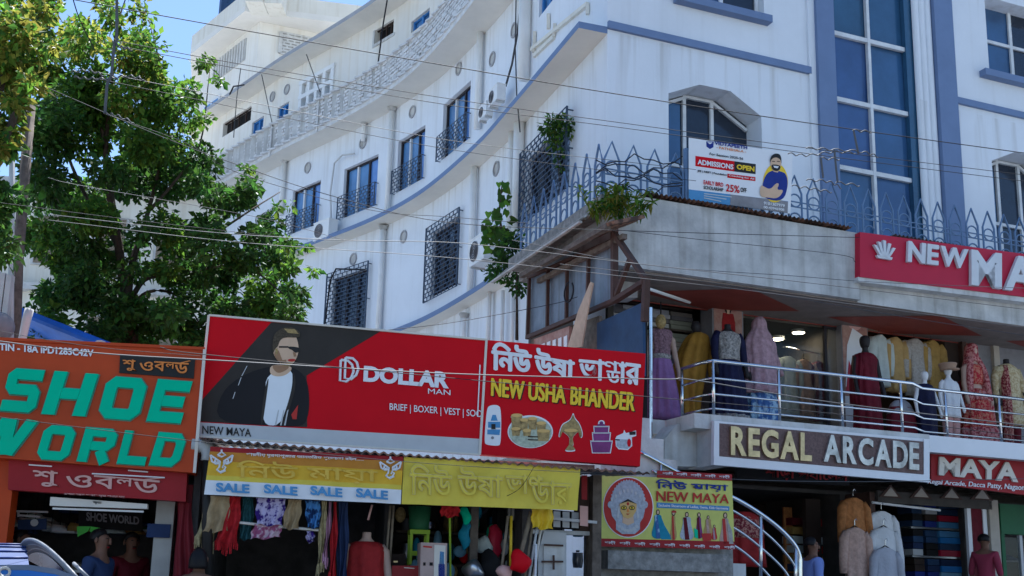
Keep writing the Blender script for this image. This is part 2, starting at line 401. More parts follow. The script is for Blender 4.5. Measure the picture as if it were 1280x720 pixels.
# back, roof and inner dark core so nothing shows through the openings
def rt(x, y, z): return tuple(R.m @ Vector((x, y, z)))
far, _ = wp(STOT)
w.add([rt(14, 0, 0), rt(14, 0, 16.5), rt(14, 14, 16.5), rt(14, 14, 0)], [(0, 1, 2, 3)], 'white_wall')
w.add([rt(14, 14, 0), rt(14, 14, 16.5), (far.x, far.y, 16.5), (far.x, far.y, 0)], [(0, 1, 2, 3)], 'white_wall')
nW = len(WL); w.add([(p.x, p.y, 16.49) for p in WL]+[rt(14, 14, 16.49), rt(14, 0, 16.49)], [tuple(range(nW+2))], 'concrete')
B.part('wall', w)
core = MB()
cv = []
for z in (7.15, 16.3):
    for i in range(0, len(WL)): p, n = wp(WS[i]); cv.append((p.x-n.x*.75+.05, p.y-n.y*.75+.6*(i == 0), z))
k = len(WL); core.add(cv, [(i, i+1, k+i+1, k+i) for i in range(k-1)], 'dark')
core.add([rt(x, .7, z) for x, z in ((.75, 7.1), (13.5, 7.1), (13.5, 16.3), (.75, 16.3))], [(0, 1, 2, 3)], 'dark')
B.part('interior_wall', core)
mat('panel_grey_vent', (.40, .40, .41), .7)
# ledges along the side
def ledge(z0, th, over, s0, s1, top, soff, trim, trimh, end=None, taper=0):
    L = MB(); n = 60; V = []
    for i in range(n+1):
        s = s0+(s1-s0)*i/n; p, nn = wp(s); o = over-(taper*i/n); q = p+nn*o
        V.append((p, q))
    A = [(p.x, p.y, z0) for p, q in V]; Bq = [(q.x, q.y, z0) for p, q in V]; Cq = [(q.x, q.y, z0+trimh) for p, q in V]; D = [(p.x, p.y, z0+th) for p, q in V]
    m = len(A); f = lambda a, b: [(a*m+i, a*m+i+1, b*m+i+1, b*m+i) for i in range(m-1)]
    L.add(A+Bq, f(0, 1), soff); L.add(Bq+Cq, f(0, 1), trim); L.add(Cq+D, f(0, 1), top)
    L.add([A[0], Bq[0], Cq[0], D[0]], [(0, 1, 2, 3)], trim); L.add([A[-1], Bq[-1], Cq[-1], D[-1]], [(0, 1, 2, 3)], soff)
    return L
B.part('ledge', ledge(10.40, .12, .50, 0.0, STOT, 'white_wall', 'white_soffit', 'trim_blue', .115, taper=.12))
B.part('ledge', ledge(7.40, .12, .36, 3.3, STOT, 'white_wall', 'white_soffit', 'trim_blue', .115, taper=.1))
B.part('balcony_slab', ledge(13.45, .16, .80, 0, STOT, 'white_wall', 'white_soffit', 'parapet_white', .14, taper=.3))
B.part('eave', ledge(16.3, .3, .72, 0, STOT, 'concrete_pale', 'white_soffit', 'panel_grey_vent', .12, taper=.2))
# open brick parapet of the balcony
P = MB(); bw = .26; over = .75
for row in range(8):
    z = 13.6+row*.095
    for i in range(int(STOT/bw)):
        s = (i+.5*(row % 2))*bw+.02; p, n = wp(s); o = over-.3*s/STOT+random.uniform(-.012, .012); p2, n2 = wp(s+bw*.86)
        if random.random() < .03: continue
        a = p+n*o; b = p2+n2*o; c = random.uniform(.055, .08)
        P.bar((a.x, a.y, z+.04), (b.x, b.y, z+.04), .07, c, 'parapet_white')
for zz in (13.59, 14.36):
    for i in range(60):
        p, n = wp(STOT*i/60); q, n2 = wp(STOT*(i+1)/60); a = p+n*(over-.3*i/60); b = q+n2*(over-.1*(i+1)/60)
        P.bar((a.x, a.y, zz), (b.x, b.y, zz), .10, .045, 'parapet_white')
for i in range(60):
    p, n = wp(STOT*i/60); q, n2 = wp(STOT*(i+1)/60); a = p+n*(over-.055-.3*i/60); b = q+n2*(over-.055-.1*(i+1)/60)
    P.bar((a.x, a.y, 13.97), (b.x, b.y, 13.97), .02, .74, 'concrete')
B.part('balcony_parapet', P)
# windows of the side
def sub(mb, name, par, smooth=False): return mb.build(name, par, B.b, smooth)
def fr_add(mb, Fm, other):      # copies shapes given in frame Fm into world coordinates
    k = len(mb.v); mb.v += [tuple(Fm.m @ Vector(p)) for p in other.v]
    for q, i in zip(other.f, other.mi): mb.f.append(tuple(k+a for a in q)); mb.mi.append(mb.m(other.ms[i]))
    return mb
def lattice(mb, x0, x1, y, z0, z1, m, dx=.17, dz=.085, t=.013):
    rows = max(2, round((z1-z0)/dz)); dz = (z1-z0)/rows; cols = max(2, round((x1-x0)/dx)); dx = (x1-x0)/cols
    for r in range(rows+1): mb.box(x0, x1, y-t/2, y+t/2, z0+r*dz-t/2, z0+r*dz+t/2, m)
    for r in range(rows):
        for c in range(cols+1):
            x = x0+(c+.5*(r % 2))*dx
            if x <= x1+.001: mb.box(x-t/2, x+t/2, y-t/2-.001, y+t/2+.001, z0+r*dz, z0+(r+1)*dz, m)
    for x in (x0, x1): mb.box(x-t, x+t, y-t, y+t, z0, z1, m)
for key, kind, (s0, s1, z0, z1) in WIN:
    sm = (s0+s1)/2; Fm = wframe(sm); wd = s1-s0; x0, x1 = -wd/2, wd/2
    fr = MB(); pn = MB(); gr = None
    if kind in ('half', 'cage'):
        nb = 3; fm = 'frame_white' if kind == 'half' else 'frame_dark'
        [pn.box(x0+wd*i/3+.001, x0+wd*(i+1)/3-.001, .13+.006*(i % 2), .15+.006*(i % 2), z0, z1, 'glass_sky' if kind == 'half' else 'glass_dark') for i in range(3)]
        for x in (x0+.025, x1-.025): fr.box(x-.025, x+.025, .08, .14, z0, z1, 'frame_dark')
        for i in (1, 2): x = x0+wd*i/nb; fr.box(x-.03, x+.03, .085, .145, z0+.05, z1-.05, fm if i == 1 else 'frame_dark')
        fr.box(x0+.05, x1-.05, .09, .14, z1-.05, z1, 'frame_dark'); fr.box(x0+.05, x1-.05, .09, .14, z0, z0+.05, 'frame_dark')
        gr = MB(); o = -.12
        if kind == 'half':
            zt = z0+(z1-z0)*.42; lattice(gr, x0-.06, x1+.06, o, z0-.03, zt, 'grille')
            for x in (x0-.06, x1+.06):
                for z in (z0-.02, zt-.02): gr.box(x-.01, x+.01, o+.008, .02, z, z+.015, 'grille')
        else:
            lattice(gr, x0-.14, x1+.14, o, z0-.1, z1+.13, 'grille', .2, .1, .016)
            for x in (x0-.14, x1+.14):
                for z in (z0-.06, (z0+z1)/2, z1+.06): gr.box(x-.01, x+.01, o+.009, .02, z, z+.018, 'grille')
    elif kind == 'vent':
        pn.box(x0, x1, .15, .155, z0, z1, 'dark')
        for i in range(1, 4):
            x = x0+wd*i/4; fr.box(x-.02, x+.02, .06, .1, z0, z1, 'dark_brown')
        fr.box(x0, x1, .055, .105, z0, z0+.03, 'dark_brown'); fr.box(x0, x1, .055, .105, z1-.03, z1, 'dark_brown')
        if key == 'v2': fr.box(x0-.08, x1+.08, -.03, -.001, z0-.08, z0, 'concrete_pale')
        if key == 'v2': fr.box(x0-.08, x0, -.03, -.001, z0, z1, 'concrete_pale')
    elif kind == 'blue':
        pn.box(x0, x1, .12, .14, z0, z1, 'glass_sky')
        for x in (x0+.02, (x0+x1)/2, x1-.02): fr.box(x-.045, x+.045, .06, .115, z0, z1, 'window_blue')
        fr.box(x0, x1, .07, .11, z1-.05, z1, 'window_blue'); fr.box(x0, x1, .07, .11, z0, z0+.05, 'window_blue')
    elif kind == 'ornate':
        pn.box(x0, x1, .14, .15, z0, z0+(z1-z0)*.52, 'glass_sky'); pn.box(x0, x1, .14, .15, z0+(z1-z0)*.52+.001, z1, 'glass_dark')
        for i in range(5):
            x = x0+wd*i/4; fr.box(x-.07, x+.07, -.04, .12, z0, z1, 'white_paint')
        for z in (z0, z0+(z1-z0)*.5, z1): fr.box(x0-.09, x1+.09, -.05, .119, z-.06, z+.06, 'white_paint')
        for i in range(4):
            x = x0+wd*(i+.5)/4; a = wd/8-.09
            fr.tube([(x+a*.8*math.cos(t*math.pi/8), .07, z1-.42+.34*math.sin(t*math.pi/8)) for t in range(9)], .035, 'white_paint', 5)
    root = sub(fr_add(MB(), Fm, fr), 'window', B.o)
    sub(fr_add(MB(), Fm, pn), 'pane', root)
    if gr: sub(fr_add(MB(), Fm, gr), 'grille', root)
# round vents
for px, py in ((385, 210), (454, 179), (516, 140), (574, 86), (616, 74), (643, 38), (442, 324), (505, 296), (621, 211), (359, 112), (341, 121)):
    s, z = whit(px, py); Fm = wframe(s); m = MB()
    ring = [[(r*math.cos(2*math.pi*k/16), y, z+r*1.05*math.sin(2*math.pi*k/16)) for k in range(16)] for r, y in ((.155, -.002), (.155, -.03), (.12, -.03), (.115, .0))]
    m.loft(ring, 'panel_grey_vent', False); m.ell(0, z, .118, .125, -.006, .003, 'concrete', 16); sub(fr_add(MB(), Fm, m), 'round_vent', B.o)
# downpipes with square hoppers under the ledges
for px, y0, y1, r, sq in ((602, 24, 161, .075, 1), (491, 135, 266, .07, 1), (356, 200, 268, .07, 1), (659, -30, 100, .13, 0), (651, 139, 290, .11, 1), (641, 152, 290, .06, 1),
                          (594, 201, 366, .07, 1), (480, 283, 415, .07, 1), (344, 330, 372, .07, 1), (581, 392, 440, .06, 1), (613, 358, 440, .05, 0), (630, 363, 440, .04, 0), (643, 368, 440, .04, 0), (456, 152, 176, .06, 1)):
    s, z1 = whit(px, y0, .08); _, z0 = whit(px-(y1-y0)*.03, y1, .08); p, n = wp(s); q = p+n*.1; m = MB()
    m.tube([(q.x, q.y, z0), (q.x, q.y, z1)], r, 'white_paint', 8)
    if sq: m.tube([(q.x, q.y, z1-.10), (q.x, q.y, z1-.02), (q.x, q.y, z1)], [r*1.05, r*1.8, r*1.8], 'concrete', 8)
    sub(m, 'downpipe', B.o, True)
# raised plaster frames above the corner ledge
m = MB()
for pts in ([(665, 62), (735, 5)], [(668, 70), (693, 46)], [(693, 46), (694, 30)], [(735, 18), (735, 5)], [(686, 36), (686, 18)], [(668, 66), (669, 40)]):
    a, b = [whit(*p, .02) for p in pts]; (p, n), (q, n2) = wp(a[0]), wp(b[0])
    m.bar((p.x+n.x*.03, p.y+n.y*.03, a[1]), (q.x+n2.x*.03, q.y+n2.y*.03, b[1]), .06, .07, 'cream_wall')
sub(m, 'plaster_frame', B.o)
# trim on the street front
def rpart(name, mb, par=None, smooth=False): return fr_add(MB(), R, mb).build(name, par or B.o, B.b, smooth)
m = MB(); xe = R.h(1012, 88).x; zt, zb = R.h(762, 28).z, R.h(762, 37).z
m.box(-.005, xe, -.06, -.001, zb, zt, 'trim_blue'); rpart('band', m)
m = MB(); a = R.h(1194, 126); m.box(a.x, 14, -.06, -.001, a.z-.06, a.z+.06, 'trim_blue'); rpart('band', m)
xs = {k: R.h(k, 150).x for k in (1012, 1020, 1042, 1093, 1143, 1146, 1155, 1162, 1169, 1192)}
m = MB(); m.box(xs[1012], xs[1020], -.05, -.001, 7.2, 17, 'white_wall'); rpart('pilaster', m)
m = MB(); m.box(xs[1020], xs[1042]-.002, -.12, -.001, 7.2, 17, 'trim_blue'); rpart('blue_column', m)
m = MB(); m.box(xs[1169], xs[1192], -.14, -.001, 7.2, 17, 'trim_blue'); rpart('blue_column', m)
m = MB()
for i in range(3):
    x = xs[1146]+(xs[1169]-xs[1146])*i/3; d = (xs[1169]-xs[1146])/3
    m.loft([[(x+d/2-d/2*math.cos(math.pi*k/8), -.01-.07*math.sin(math.pi*k/8), z) for k in range(9)] for z in (7.2, 17)], 'white_wall')
rpart('fluted_pilaster', m)
cwf = MB(); gl = MB(); 
zz = [R.h(1042, y).z for y in (205, 120, 38)]; dz = zz[1]-zz[0]
hz = [zz[0]-dz, zz[0], zz[1], zz[2], zz[2]+dz, zz[2]+2*dz]
for z in hz: cwf.box(CW[0], CW[1], .05, .115, z-.04, z+.04, 'frame_white')
for x in (CW[0]+.025, xs[1093], ): cwf.box(x-.03, x+.03, .045, .116, CW[2], CW[3], 'frame_white')
cwf.box(xs[1143]-.09, CW[1], .02, .118, CW[2], CW[3], 'glass_blue')
zc = [CW[2]]+[z for z in hz if CW[2] < z < CW[3]]+[CW[3]]
for a, b in zip(zc, zc[1:]):
    for x0, x1 in ((CW[0], xs[1093]), (xs[1093], CW[1])):
        i_, j_ = random.uniform(-.012, .012), random.uniform(-.012, .012); y_ = .13
        gl.add([(x0+.01, y_-i_-j_, a+.01), (x1-.01, y_+i_-j_, a+.01), (x1-.01, y_+i_+j_, b-.01), (x0+.01, y_-i_+j_, b-.01)], [(0, 1, 2, 3)], 'glass_blue')
root = rpart('curtain_window', cwf); rpart('pane', gl, root)
def arch_window(h):
    x0, x1, z0, z1 = h; W_ = x1-x0; c = .33*W_; dz_ = .36; f = MB()
    f.poly([(x0+.0, z1-dz_*.75), (x0+.001, z1), (x0+c, z1)], -.001, .549, 'white_wall')
    f.poly([(x1, z1-dz_*.95), (x1-c*1.02, z1-.001), (x1, z1)], -.001, .549, 'white_wall')
    fr = MB(); pn = MB(); y = .40; ztop = z1-.0
    pn.box(x0, x1, y+.05, y+.06, z0, z1, 'glass_dark')
    pn.box(x0, x0+.26*W_, y+.03, y+.04, z0, z1-.2, 'glass_blue')
    for t in (.30, .60): fr.box(x0+t*W_-.03, x0+t*W_+.03, y, y+.05, z0, z1-.02, 'frame_white')
    fr.box(x0, x1, y+.002, y+.052, z1-1.33, z1-1.27, 'frame_white')
    fr.bar((x0+.6*W_, y+.02, z1-.05), (x1-.02, y+.02, z1-dz_-.08), .05, .05, 'frame_white')
    fr.bar((x0+.02, y+.02, z1-dz_*.75-.05), (x0+c, y+.02, z1-.05), .05, .05, 'frame_white')
    fr.box(x0+c, x0+.6*W_, y+.001, y+.05, z1-.07, z1-.02, 'frame_white')
    rt_ = rpart('window', f); rpart('frame', fr, rt_); rpart('pane', pn, rt_)
arch_window(AW); arch_window(AW2)
for h in (UW, UW2):
    x0, x1, z0, z1 = h; W_ = x1-x0; fr = MB(); pn = MB(); y = .14
    if h is UW2: y = .3
    pn.box(x0, x1, y+.05, y+.06, z0, z1, 'glass_blue'); pn.box(x0+.52*W_, x1, y+.04, y+.049, z0, z1, 'glass_dark')
    for t in (.03, .5, .97): fr.box(x0+t*W_-.035, x0+t*W_+.035, y, y+.039, z0, z1, 'frame_white')
    fr.box(x0, x1, y+.001, y+.038, z0+.03, z0+.09, 'frame_white'); fr.box(x0, x1, y+.001, y+.038, z0+.85, z0+.91, 'frame_white')
    rt_ = rpart('window', fr); rpart('pane', pn, rt_); sl = MB(); sl.box(x0-.25, x1+.06, -.16, .04, z0-.13, z0-.001, 'trim_blue'); rpart('sill', sl, rt_)
# roof tower
def zhit(px_, py_, z): d = ray(px_, py_); return EYE+d*((z-EYE.z)/d.z)
zE = at(322, 20, 35.5).z; kL, kC, kR = zhit(252, 84, zE), zhit(325, 27, zE), zhit(424, 47, zE)
eL, eC, eR = zhit(238, 68, zE), zhit(306, 14, zE), zhit(470, 34, zE)
bk = (kC-EYE).normalized(); bk = Vector((bk.x, bk.y, 0))*6
def prism(q, pts, z0, z1, m):
    n = len(pts); q.add([(p.x, p.y, z0) for p in pts]+[(p.x, p.y, z1) for p in pts], [tuple(range(n)), tuple(range(n, 2*n))]+[(i, (i+1) % n, n+(i+1) % n, n+i) for i in range(n)], m); return q
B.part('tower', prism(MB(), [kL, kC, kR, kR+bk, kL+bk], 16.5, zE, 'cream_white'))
ev = prism(MB(), [eL, eC, eR, eR+bk, eL+bk], zE+.002, zE+.22, 'white_soffit'); prism(ev, [eL, eC, eR, eR+bk, eL+bk], zE+.222, zE+.75, 'cream_wall')
for c in (zhit(322, 12, zE), zhit(345, 14, zE)): ev.box(c.x-.3, c.x+.3, c.y-.55, c.y+.4, zE-.004, zE+.9, 'cream_wall')
B.part('tower_eave', ev)
T0 = Frame((kC.x, kC.y, 0), math.degrees(math.atan2(kR.y-kC.y, kR.x-kC.x))); TL = Frame((kL.x, kL.y, 0), math.degrees(math.atan2(kC.y-kL.y, kC.x-kL.x))); tz = zE; wl = (kC-kL).length
tk = MB(); tk.tube([(-.6, 2.5, tz+.76), (-.6, 2.5, tz+1.9)], .6, 'blue_panel', 12); B.part('water_tank', fr_add(MB(), T0, tk))
tf = MB(); tp = MB(); tl = MB()
for x in (.75, 1.75): tf.box(x, x+.75, -.04, -.001, tz-2.25, tz-1.2, 'frame_white'); tp.box(x+.08, x+.67, -.05, -.041, tz-2.17, tz-1.28, 'glass_dark')
lattice(tl, .75, 2.9, -.03, tz-1.05, tz-.25, 'concrete_pale', .25, .12, .06); tl.box(.75, 2.9, -.012, -.001, tz-1.05, tz-.25, 'concrete')
r_ = fr_add(MB(), T0, tf).build('window', B.o, B.b); fr_add(MB(), T0, tp).build('pane', r_, B.b); fr_add(MB(), T0, tl).build('ventilation_screen', B.o, B.b)
tf = MB(); tp = MB(); tl2 = MB(); tf.box(wl*.12, wl*.42, -.04, -.001, tz-2.9, tz-1.8, 'frame_white'); tp.box(wl*.15, wl*.26, -.05, -.041, tz-2.8, tz-1.9, 'glass_sky'); tp.box(wl*.28, wl*.39, -.05, -.041, tz-2.8, tz-1.9, 'glass_sky')
tl2.box(wl*.25, wl*.8, -.02, -.002, tz-1.1, tz-.25, 'concrete')
for i in range(12): tl2.box(wl*(.25+i*.046), wl*(.27+i*.046), -.05, -.021, tz-1.1, tz-.25, 'concrete_pale')
r_ = fr_add(MB(), TL, tf).build('window', B.o, B.b); fr_add(MB(), TL, tp).build('pane', r_, B.b); fr_add(MB(), TL, tl2).build('ventilation_screen', B.o, B.b)
# ------------------------------------------------------------------ terrace, balcony and shops of the white building
mat('soffit_red', (.34, .07, .05), .6, var=.15, scale=2); mat('soffit_brown', (.30, .25, .22), .7, var=.15)
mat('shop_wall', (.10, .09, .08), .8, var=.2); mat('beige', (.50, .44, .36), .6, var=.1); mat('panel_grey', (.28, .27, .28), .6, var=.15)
mat('poster_pink', (.46, .30, .24), .5, var=.3, scale=7, col2=(.30, .12, .09)); mat('red_cloth', (.35, .02, .02), .7, var=.2, scale=8, bump=.7, bscale=16)
mat('green_paint', (.03, .14, .06), .5); mat('floor_tile', (.32, .29, .26), .4, var=.1)
def rpart2(name, mb, par=None, label=None):
    o = rpart(name, mb, par)
    if label: o['label'] = label
    return o
m = MB()   # terrace slab with a concrete front parapet, bending back along the side
X1 = 13.9
m.box(-.55, 3.56, -1.5, .0, 6.06, 7.12, 'concrete'); m.box(3.56, X1, -1.42, .0, 6.04, 7.12, 'concrete')
m.box(-.75, -.551, -1.35, 2.2, 6.92, 7.12, 'stone'); m.box(-.549, -.02, .001, 2.2, 6.75, 7.10, 'stone')
for i in range(5): m.bar((-.80-.06*i, -1.3, 6.9-.055*i), (-.80-.06*i, 2.2, 6.9-.055*i), .05, .03, 'wood_old' if i % 2 else 'concrete')
rpart('terrace', m)
m = MB(); # painted soffit of red and brown fields
m.box(-.4, X1, -1.40, 0, 6.035, 6.055, 'soffit_brown')
for a, b, c in ((.3, 1.7, 3.1), (3.7, 5.2, 6.8), (7.4, 8.8, 10.4)):
    m.add([(a, -.5, 6.03), (b, -1.38, 6.03), (c, -.6, 6.03), (b+.1, -.02, 6.03)], [(0, 1, 2, 3)], 'soffit_red')
m.box(-.4, X1, -.03, -.001, 6.02, 6.33, 'soffit_red')
rpart('soffit', m)
m = MB()
m.box(.35, 4.3, -1.98, 4, 3.80, 4.0, 'concrete_pale'); m.box(4.3, X1, -1.75, 4, 3.80, 4.0, 'concrete_pale'); m.box(-.5, .35, -1.2, 4, 3.80, 4.0, 'concrete_pale')
m.box(4.3, X1, -1.78, -1.751, 3.78, 4.03, 'sign_white')
rpart('balcony_floor', m)
m = MB()
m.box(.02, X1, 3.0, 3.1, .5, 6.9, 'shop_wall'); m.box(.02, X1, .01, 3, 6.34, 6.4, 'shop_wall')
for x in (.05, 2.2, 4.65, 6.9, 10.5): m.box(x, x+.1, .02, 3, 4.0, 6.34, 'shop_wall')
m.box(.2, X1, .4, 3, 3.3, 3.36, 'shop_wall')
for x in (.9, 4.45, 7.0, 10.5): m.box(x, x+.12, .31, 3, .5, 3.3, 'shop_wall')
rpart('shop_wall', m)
m = MB(); m.box(-.5, X1, -1.1, 4, 0, .5, 'floor_tile'); rpart('shop_floor', m)
# pillars with posters, shutter box, doors
px = lambda x, v=0: R.h(x, 450, v).x
def pillar(a, b, v, m1): q = MB(); q.box(px(a, v), px(b, v), -v, .2, 4.0, 6.33, m1); return rpart('pillar', q)
def print_woman(mb, x, z, s, y, dress, flip=1):
    mb.poly([(x-.5*s*.3, z), (x+.5*s*.34, z), (x+.16*s, z+.62*s), (x+.12*s, z+.8*s), (x-.12*s, z+.8*s), (x-.15*s, z+.6*s)], y, .002, dress)
    mb.ell(x, z+.93*s, .085*s, .15*s, y-.001, .003, 'hair', 14); mb.ell(x, z+.92*s, .055*s, .085*s, y-.003, .003, 'skin_print', 12)
    mb.poly([(x-.03*s, z+.79*s), (x+.03*s, z+.79*s), (x+.03*s, z+.86*s), (x-.03*s, z+.86*s)], y-.002, .002, 'skin_print')
p1 = pillar(891, 930, .15, 'panel_grey'); q = MB(); a, b = px(893, .152), px(928, .152)
q.box(a, b, -.16, -.151, 4.2, 6.25, 'poster_pink'); print_woman(q, (a+b)/2, 5.35, .78, -.166, 'red_cloth'); q.box(a, b, -.163, -.161, 4.2, 5.2, 'beige'); rpart('poster', q, p1)
p2 = pillar(1053, 1086, .15, 'panel_grey'); q = MB(); a, b = px(1054, .152), px(1085, .152)
q.box(a, b, -.16, -.151, 4.2, 6.25, 'poster_pink'); q.poly([(a+.02, 5.0), (a+.33, 5.1), (a+.40, 5.9), (a+.2, 6.0), (a+.08, 5.7)], -.166, .002, 'sign_white')
q.ell(a+.25, 6.06, .13, .09, -.165, .002, 'letter_pink'); q.poly([(a+.02, 4.9), (a+.45, 4.9), (a+.35, 5.5), (a+.2, 5.2), (a+.1, 5.45)], -.170, .002, 'sign_pink_red')
q.poly([(a, 4.2), (b, 4.2), (b, 4.85), (a, 4.85)], -.164, .002, 'sign_white'); rpart('poster', q, p2)
pillar(1204, 1209, .12, 'iron_brown'); pillar(1243, 1250, .12, 'beige')
q = MB(); q.box(px(1210), X1, -.05, .2, 4.0, 6.33, 'panel_grey'); q.box(px(1086), px(1204), .9, .95, 4, 6.33, 'dark_brown'); q.box(px(1181), px(1204), -.02, .1, 4, 6.2, 'dark_brown'); rpart('shop_front', q)
q = MB(); q.box(px(930), px(1052), -.10, .25, 6.06, 6.33, 'beige'); q.box(px(930), px(1052), -.12, -.101, 6.2, 6.23, 'dark_brown')
for i in range(12):
    x = px(940)+i*.13; q.tube([(x, -.13, 6.2), (x+.03, -.14, 6.12), (x, -.13, 6.05)], .012, 'letter_orange', 5)
rpart('shutter_box', q)
q = MB(); a, b = px(1031, .02), px(1051, .02); q.box(a, a+.05, -.03, .02, 4, 6.05, 'frame_dark'); q.box(b-.05, b, -.03, .02, 4, 6.05, 'frame_dark')
q.box(a+.05, b-.05, -.029, .019, 5.98, 6.05, 'frame_dark'); q.box(a+.05, b-.05, -.029, .019, 4, 4.1, 'frame_dark'); d = rpart('glass_door', q)
q = MB(); q.box(a+.05, b-.05, -.01, 0, 4.1, 5.98, 'glass_clear'); rpart('pane', q, d)
q = MB(); q.box(px(933), px(1030), .02, .03, 4, 6.05, 'glass_clear'); rpart('shop_window', q)
def lamp(x, y, z, lab, r=.11):
    t = Thing('downlight', lab, 'lamp', R, (x, y, z), 'ceiling lamps in the upper shop')
    q = MB(); q.tube([(x, y, z), (x, y, z+.05)], r+.02, 'frame_white', 14); t.part('housing', q)
    q = MB(); q.tube([(x, y, z-.006), (x, y, z-.001)], r, 'lamp_glow', 14); t.part('diffuser', q)
mat('lamp_glow', (1, .86, .58), .5, emit=22, var=0)
for (a, b, y, lab) in ((972, 424, 1.4, 'small round lit ceiling lamp above the pink dupatta in the upper shop'), (998, 416, 1.1, 'large round lit ceiling lamp right of the pink veil'), (960, 396, .6, 'small lit ceiling lamp just under the shutter box'), (1062, 402, .5, 'lit lamp over the pillar poster beside the hanging kurtas')):
    p = R.h(a, b, -y); lamp(p.x, p.y, p.z, lab, .1)
# goods inside the upper shop
CL = ['sign_white', 'beige', 'cloth_sage', 'panel_grey']
mat('cloth_sage', (.42, .44, .36), .8, var=.15, scale=6)
t = Thing('fabric_shelf', 'shelf of pale folded fabric packs stacked to the ceiling behind the mustard dress', 'shelf', R, (.9, 1.2, 4))
q = MB()
for i in range(7): q.box(.15, 1.9, .62, 1.1, 4+i*.36, 4.03+i*.36, 'wood_old')
t.part('boards', q)
for i in range(6):
    for j in range(4):
        q = MB(); z = 4.035+i*.36; x = .2+j*.43
        for k in range(4): o = random.uniform(-.02, .02); q.box(x+o, x+.40+o, .6+random.uniform(0, .05), 1.0, z+k*.075, z+.066+k*.075, random.choice(CL))
        t.part('fabric_stack', q)
t = Thing('glass_counter', 'glass display counter inside the upper shop behind the balcony door', 'counter', R, (3.3, 1.5, 4)); q = MB()
for x in (2.75, 4.0): q.box(x, x+.04, 1.5, 1.9, 4, 5, 'alu')
for z in (4.05, 4.5, 4.98): q.box(2.791, 3.999, 1.5, 1.9, z, z+.03, 'alu')
t.part('frame', q); q = MB(); q.box(2.8, 3.99, 1.48, 1.495, 4.1, 4.97, 'glass_clear'); t.part('pane', q)
# ---- dressed figures
mat('lilac', (.30, .15, .33), .7, var=.15, scale=9, bump=.7, bscale=16); mat('lilac_lace', (.34, .19, .22), .7, var=.4, scale=40, bump=.7, bscale=16); mat('mustard', (.36, .18, .025), .75, var=.2, scale=5, bump=.7, bscale=16)
mat('navy', (.014, .014, .05), .7, var=.25, scale=9, bump=.7, bscale=16); mat('silver_lace', (.46, .42, .38), .5, var=.45, scale=30, bump=.7, bscale=16); mat('pink_net', (.48, .30, .33), .75, var=.25, scale=14, bump=.7, bscale=16)
mat('blue_print', (.05, .12, .30), .6, var=.5, scale=9, col2=(.35, .50, .62), bump=.7, bscale=16); mat('maroon', (.14, .008, .018), .7, var=.2, scale=7, bump=.7, bscale=16); mat('bridal_red', (.36, .01, .02), .6, var=.36, scale=26, col2=(.46, .16, .10), bump=.7, bscale=16)
mat('bridal_pink', (.52, .22, .20), .6, var=.35, scale=24, col2=(.26, .03, .04), bump=.7, bscale=16); mat('sherwani', (.55, .45, .27), .6, var=.35, scale=24, col2=(.40, .29, .14), bump=.7, bscale=16); mat('kurta_cream', (.62, .60, .55), .8, var=.12, scale=5, bump=.7, bscale=16)
mat('kurta_mustard', (.50, .33, .13), .8, var=.15, scale=6, bump=.7, bscale=16); mat('kurta_silver', (.48, .44, .39), .75, var=.2, scale=30, bump=.7, bscale=16); mat('kurta_gold', (.45, .28, .08), .75, var=.2, scale=8, bump=.7, bscale=16); mat('kurta_mint', (.55, .60, .56), .8, var=.1, bump=.7, bscale=16)
mat('pink_trousers', (.55, .30, .27), .8, var=.1, bump=.7, bscale=16); mat('shirt_white', (.70, .70, .70), .8, var=.08, scale=5, bump=.7, bscale=16); mat('cap_tan', (.42, .27, .18), .7); mat('denim', (.03, .05, .12), .8, var=.2)
mat('kurta_orange', (.52, .21, .07), .8, var=.25, scale=14, bump=.7, bscale=16); mat('kurta_peach', (.58, .38, .30), .8, var=.18, scale=20, bump=.7, bscale=16); mat('shirt_grey', (.46, .46, .50), .8, var=.1, bump=.7, bscale=16); mat('dot_maroon', (.16, .01, .02), .7, var=.4, scale=30, col2=(.42, .2, .15), bump=.7, bscale=16)
RIP = 1.7
def rings(x, y, spec, n=48, k=9, ph=0.):
    """spec rows: z, rx, ry, ripple, dx, dy"""
    out = []
    for row in spec:
        z, rx, ry, rp = row[:4]; dx, dy = (row[4:6] if len(row) > 4 else (0, 0))
        out.append([(x+dx+rx*(1+RIP*rp*math.sin(k*a+ph+.6*math.sin(3*a)+z*1.3))*math.cos(a), y+dy+ry*(1+RIP*rp*math.sin(k*a+ph+.6*math.sin(3*a)+z*1.3))*math.sin(a), z) for a in [2*math.pi*i/n for i in range(n)]])
    return out
def refine(spec, m=3):
    out = []
    S = [tuple(r)+(0,)*(6-len(r)) for r in spec]
    for i in range(len(S)-1):
        p0, p1, p2, p3 = S[max(i-1, 0)], S[i], S[i+1], S[min(i+2, len(S)-1)]
        for j in range(m):
            t = j/m; out.append(tuple(.5*((2*b)+(c-a)*t+(2*a-5*b+4*c-d)*t*t+(3*b-a-3*c+d)*t**3) for a, b, c, d in zip(p0, p1, p2, p3)))
    return out+[S[-1]]
def cloth(x, y, spec, m, k=9, ph=0, n=56): return MB().loft(rings(x, y, refine(spec), n, k, ph), m)
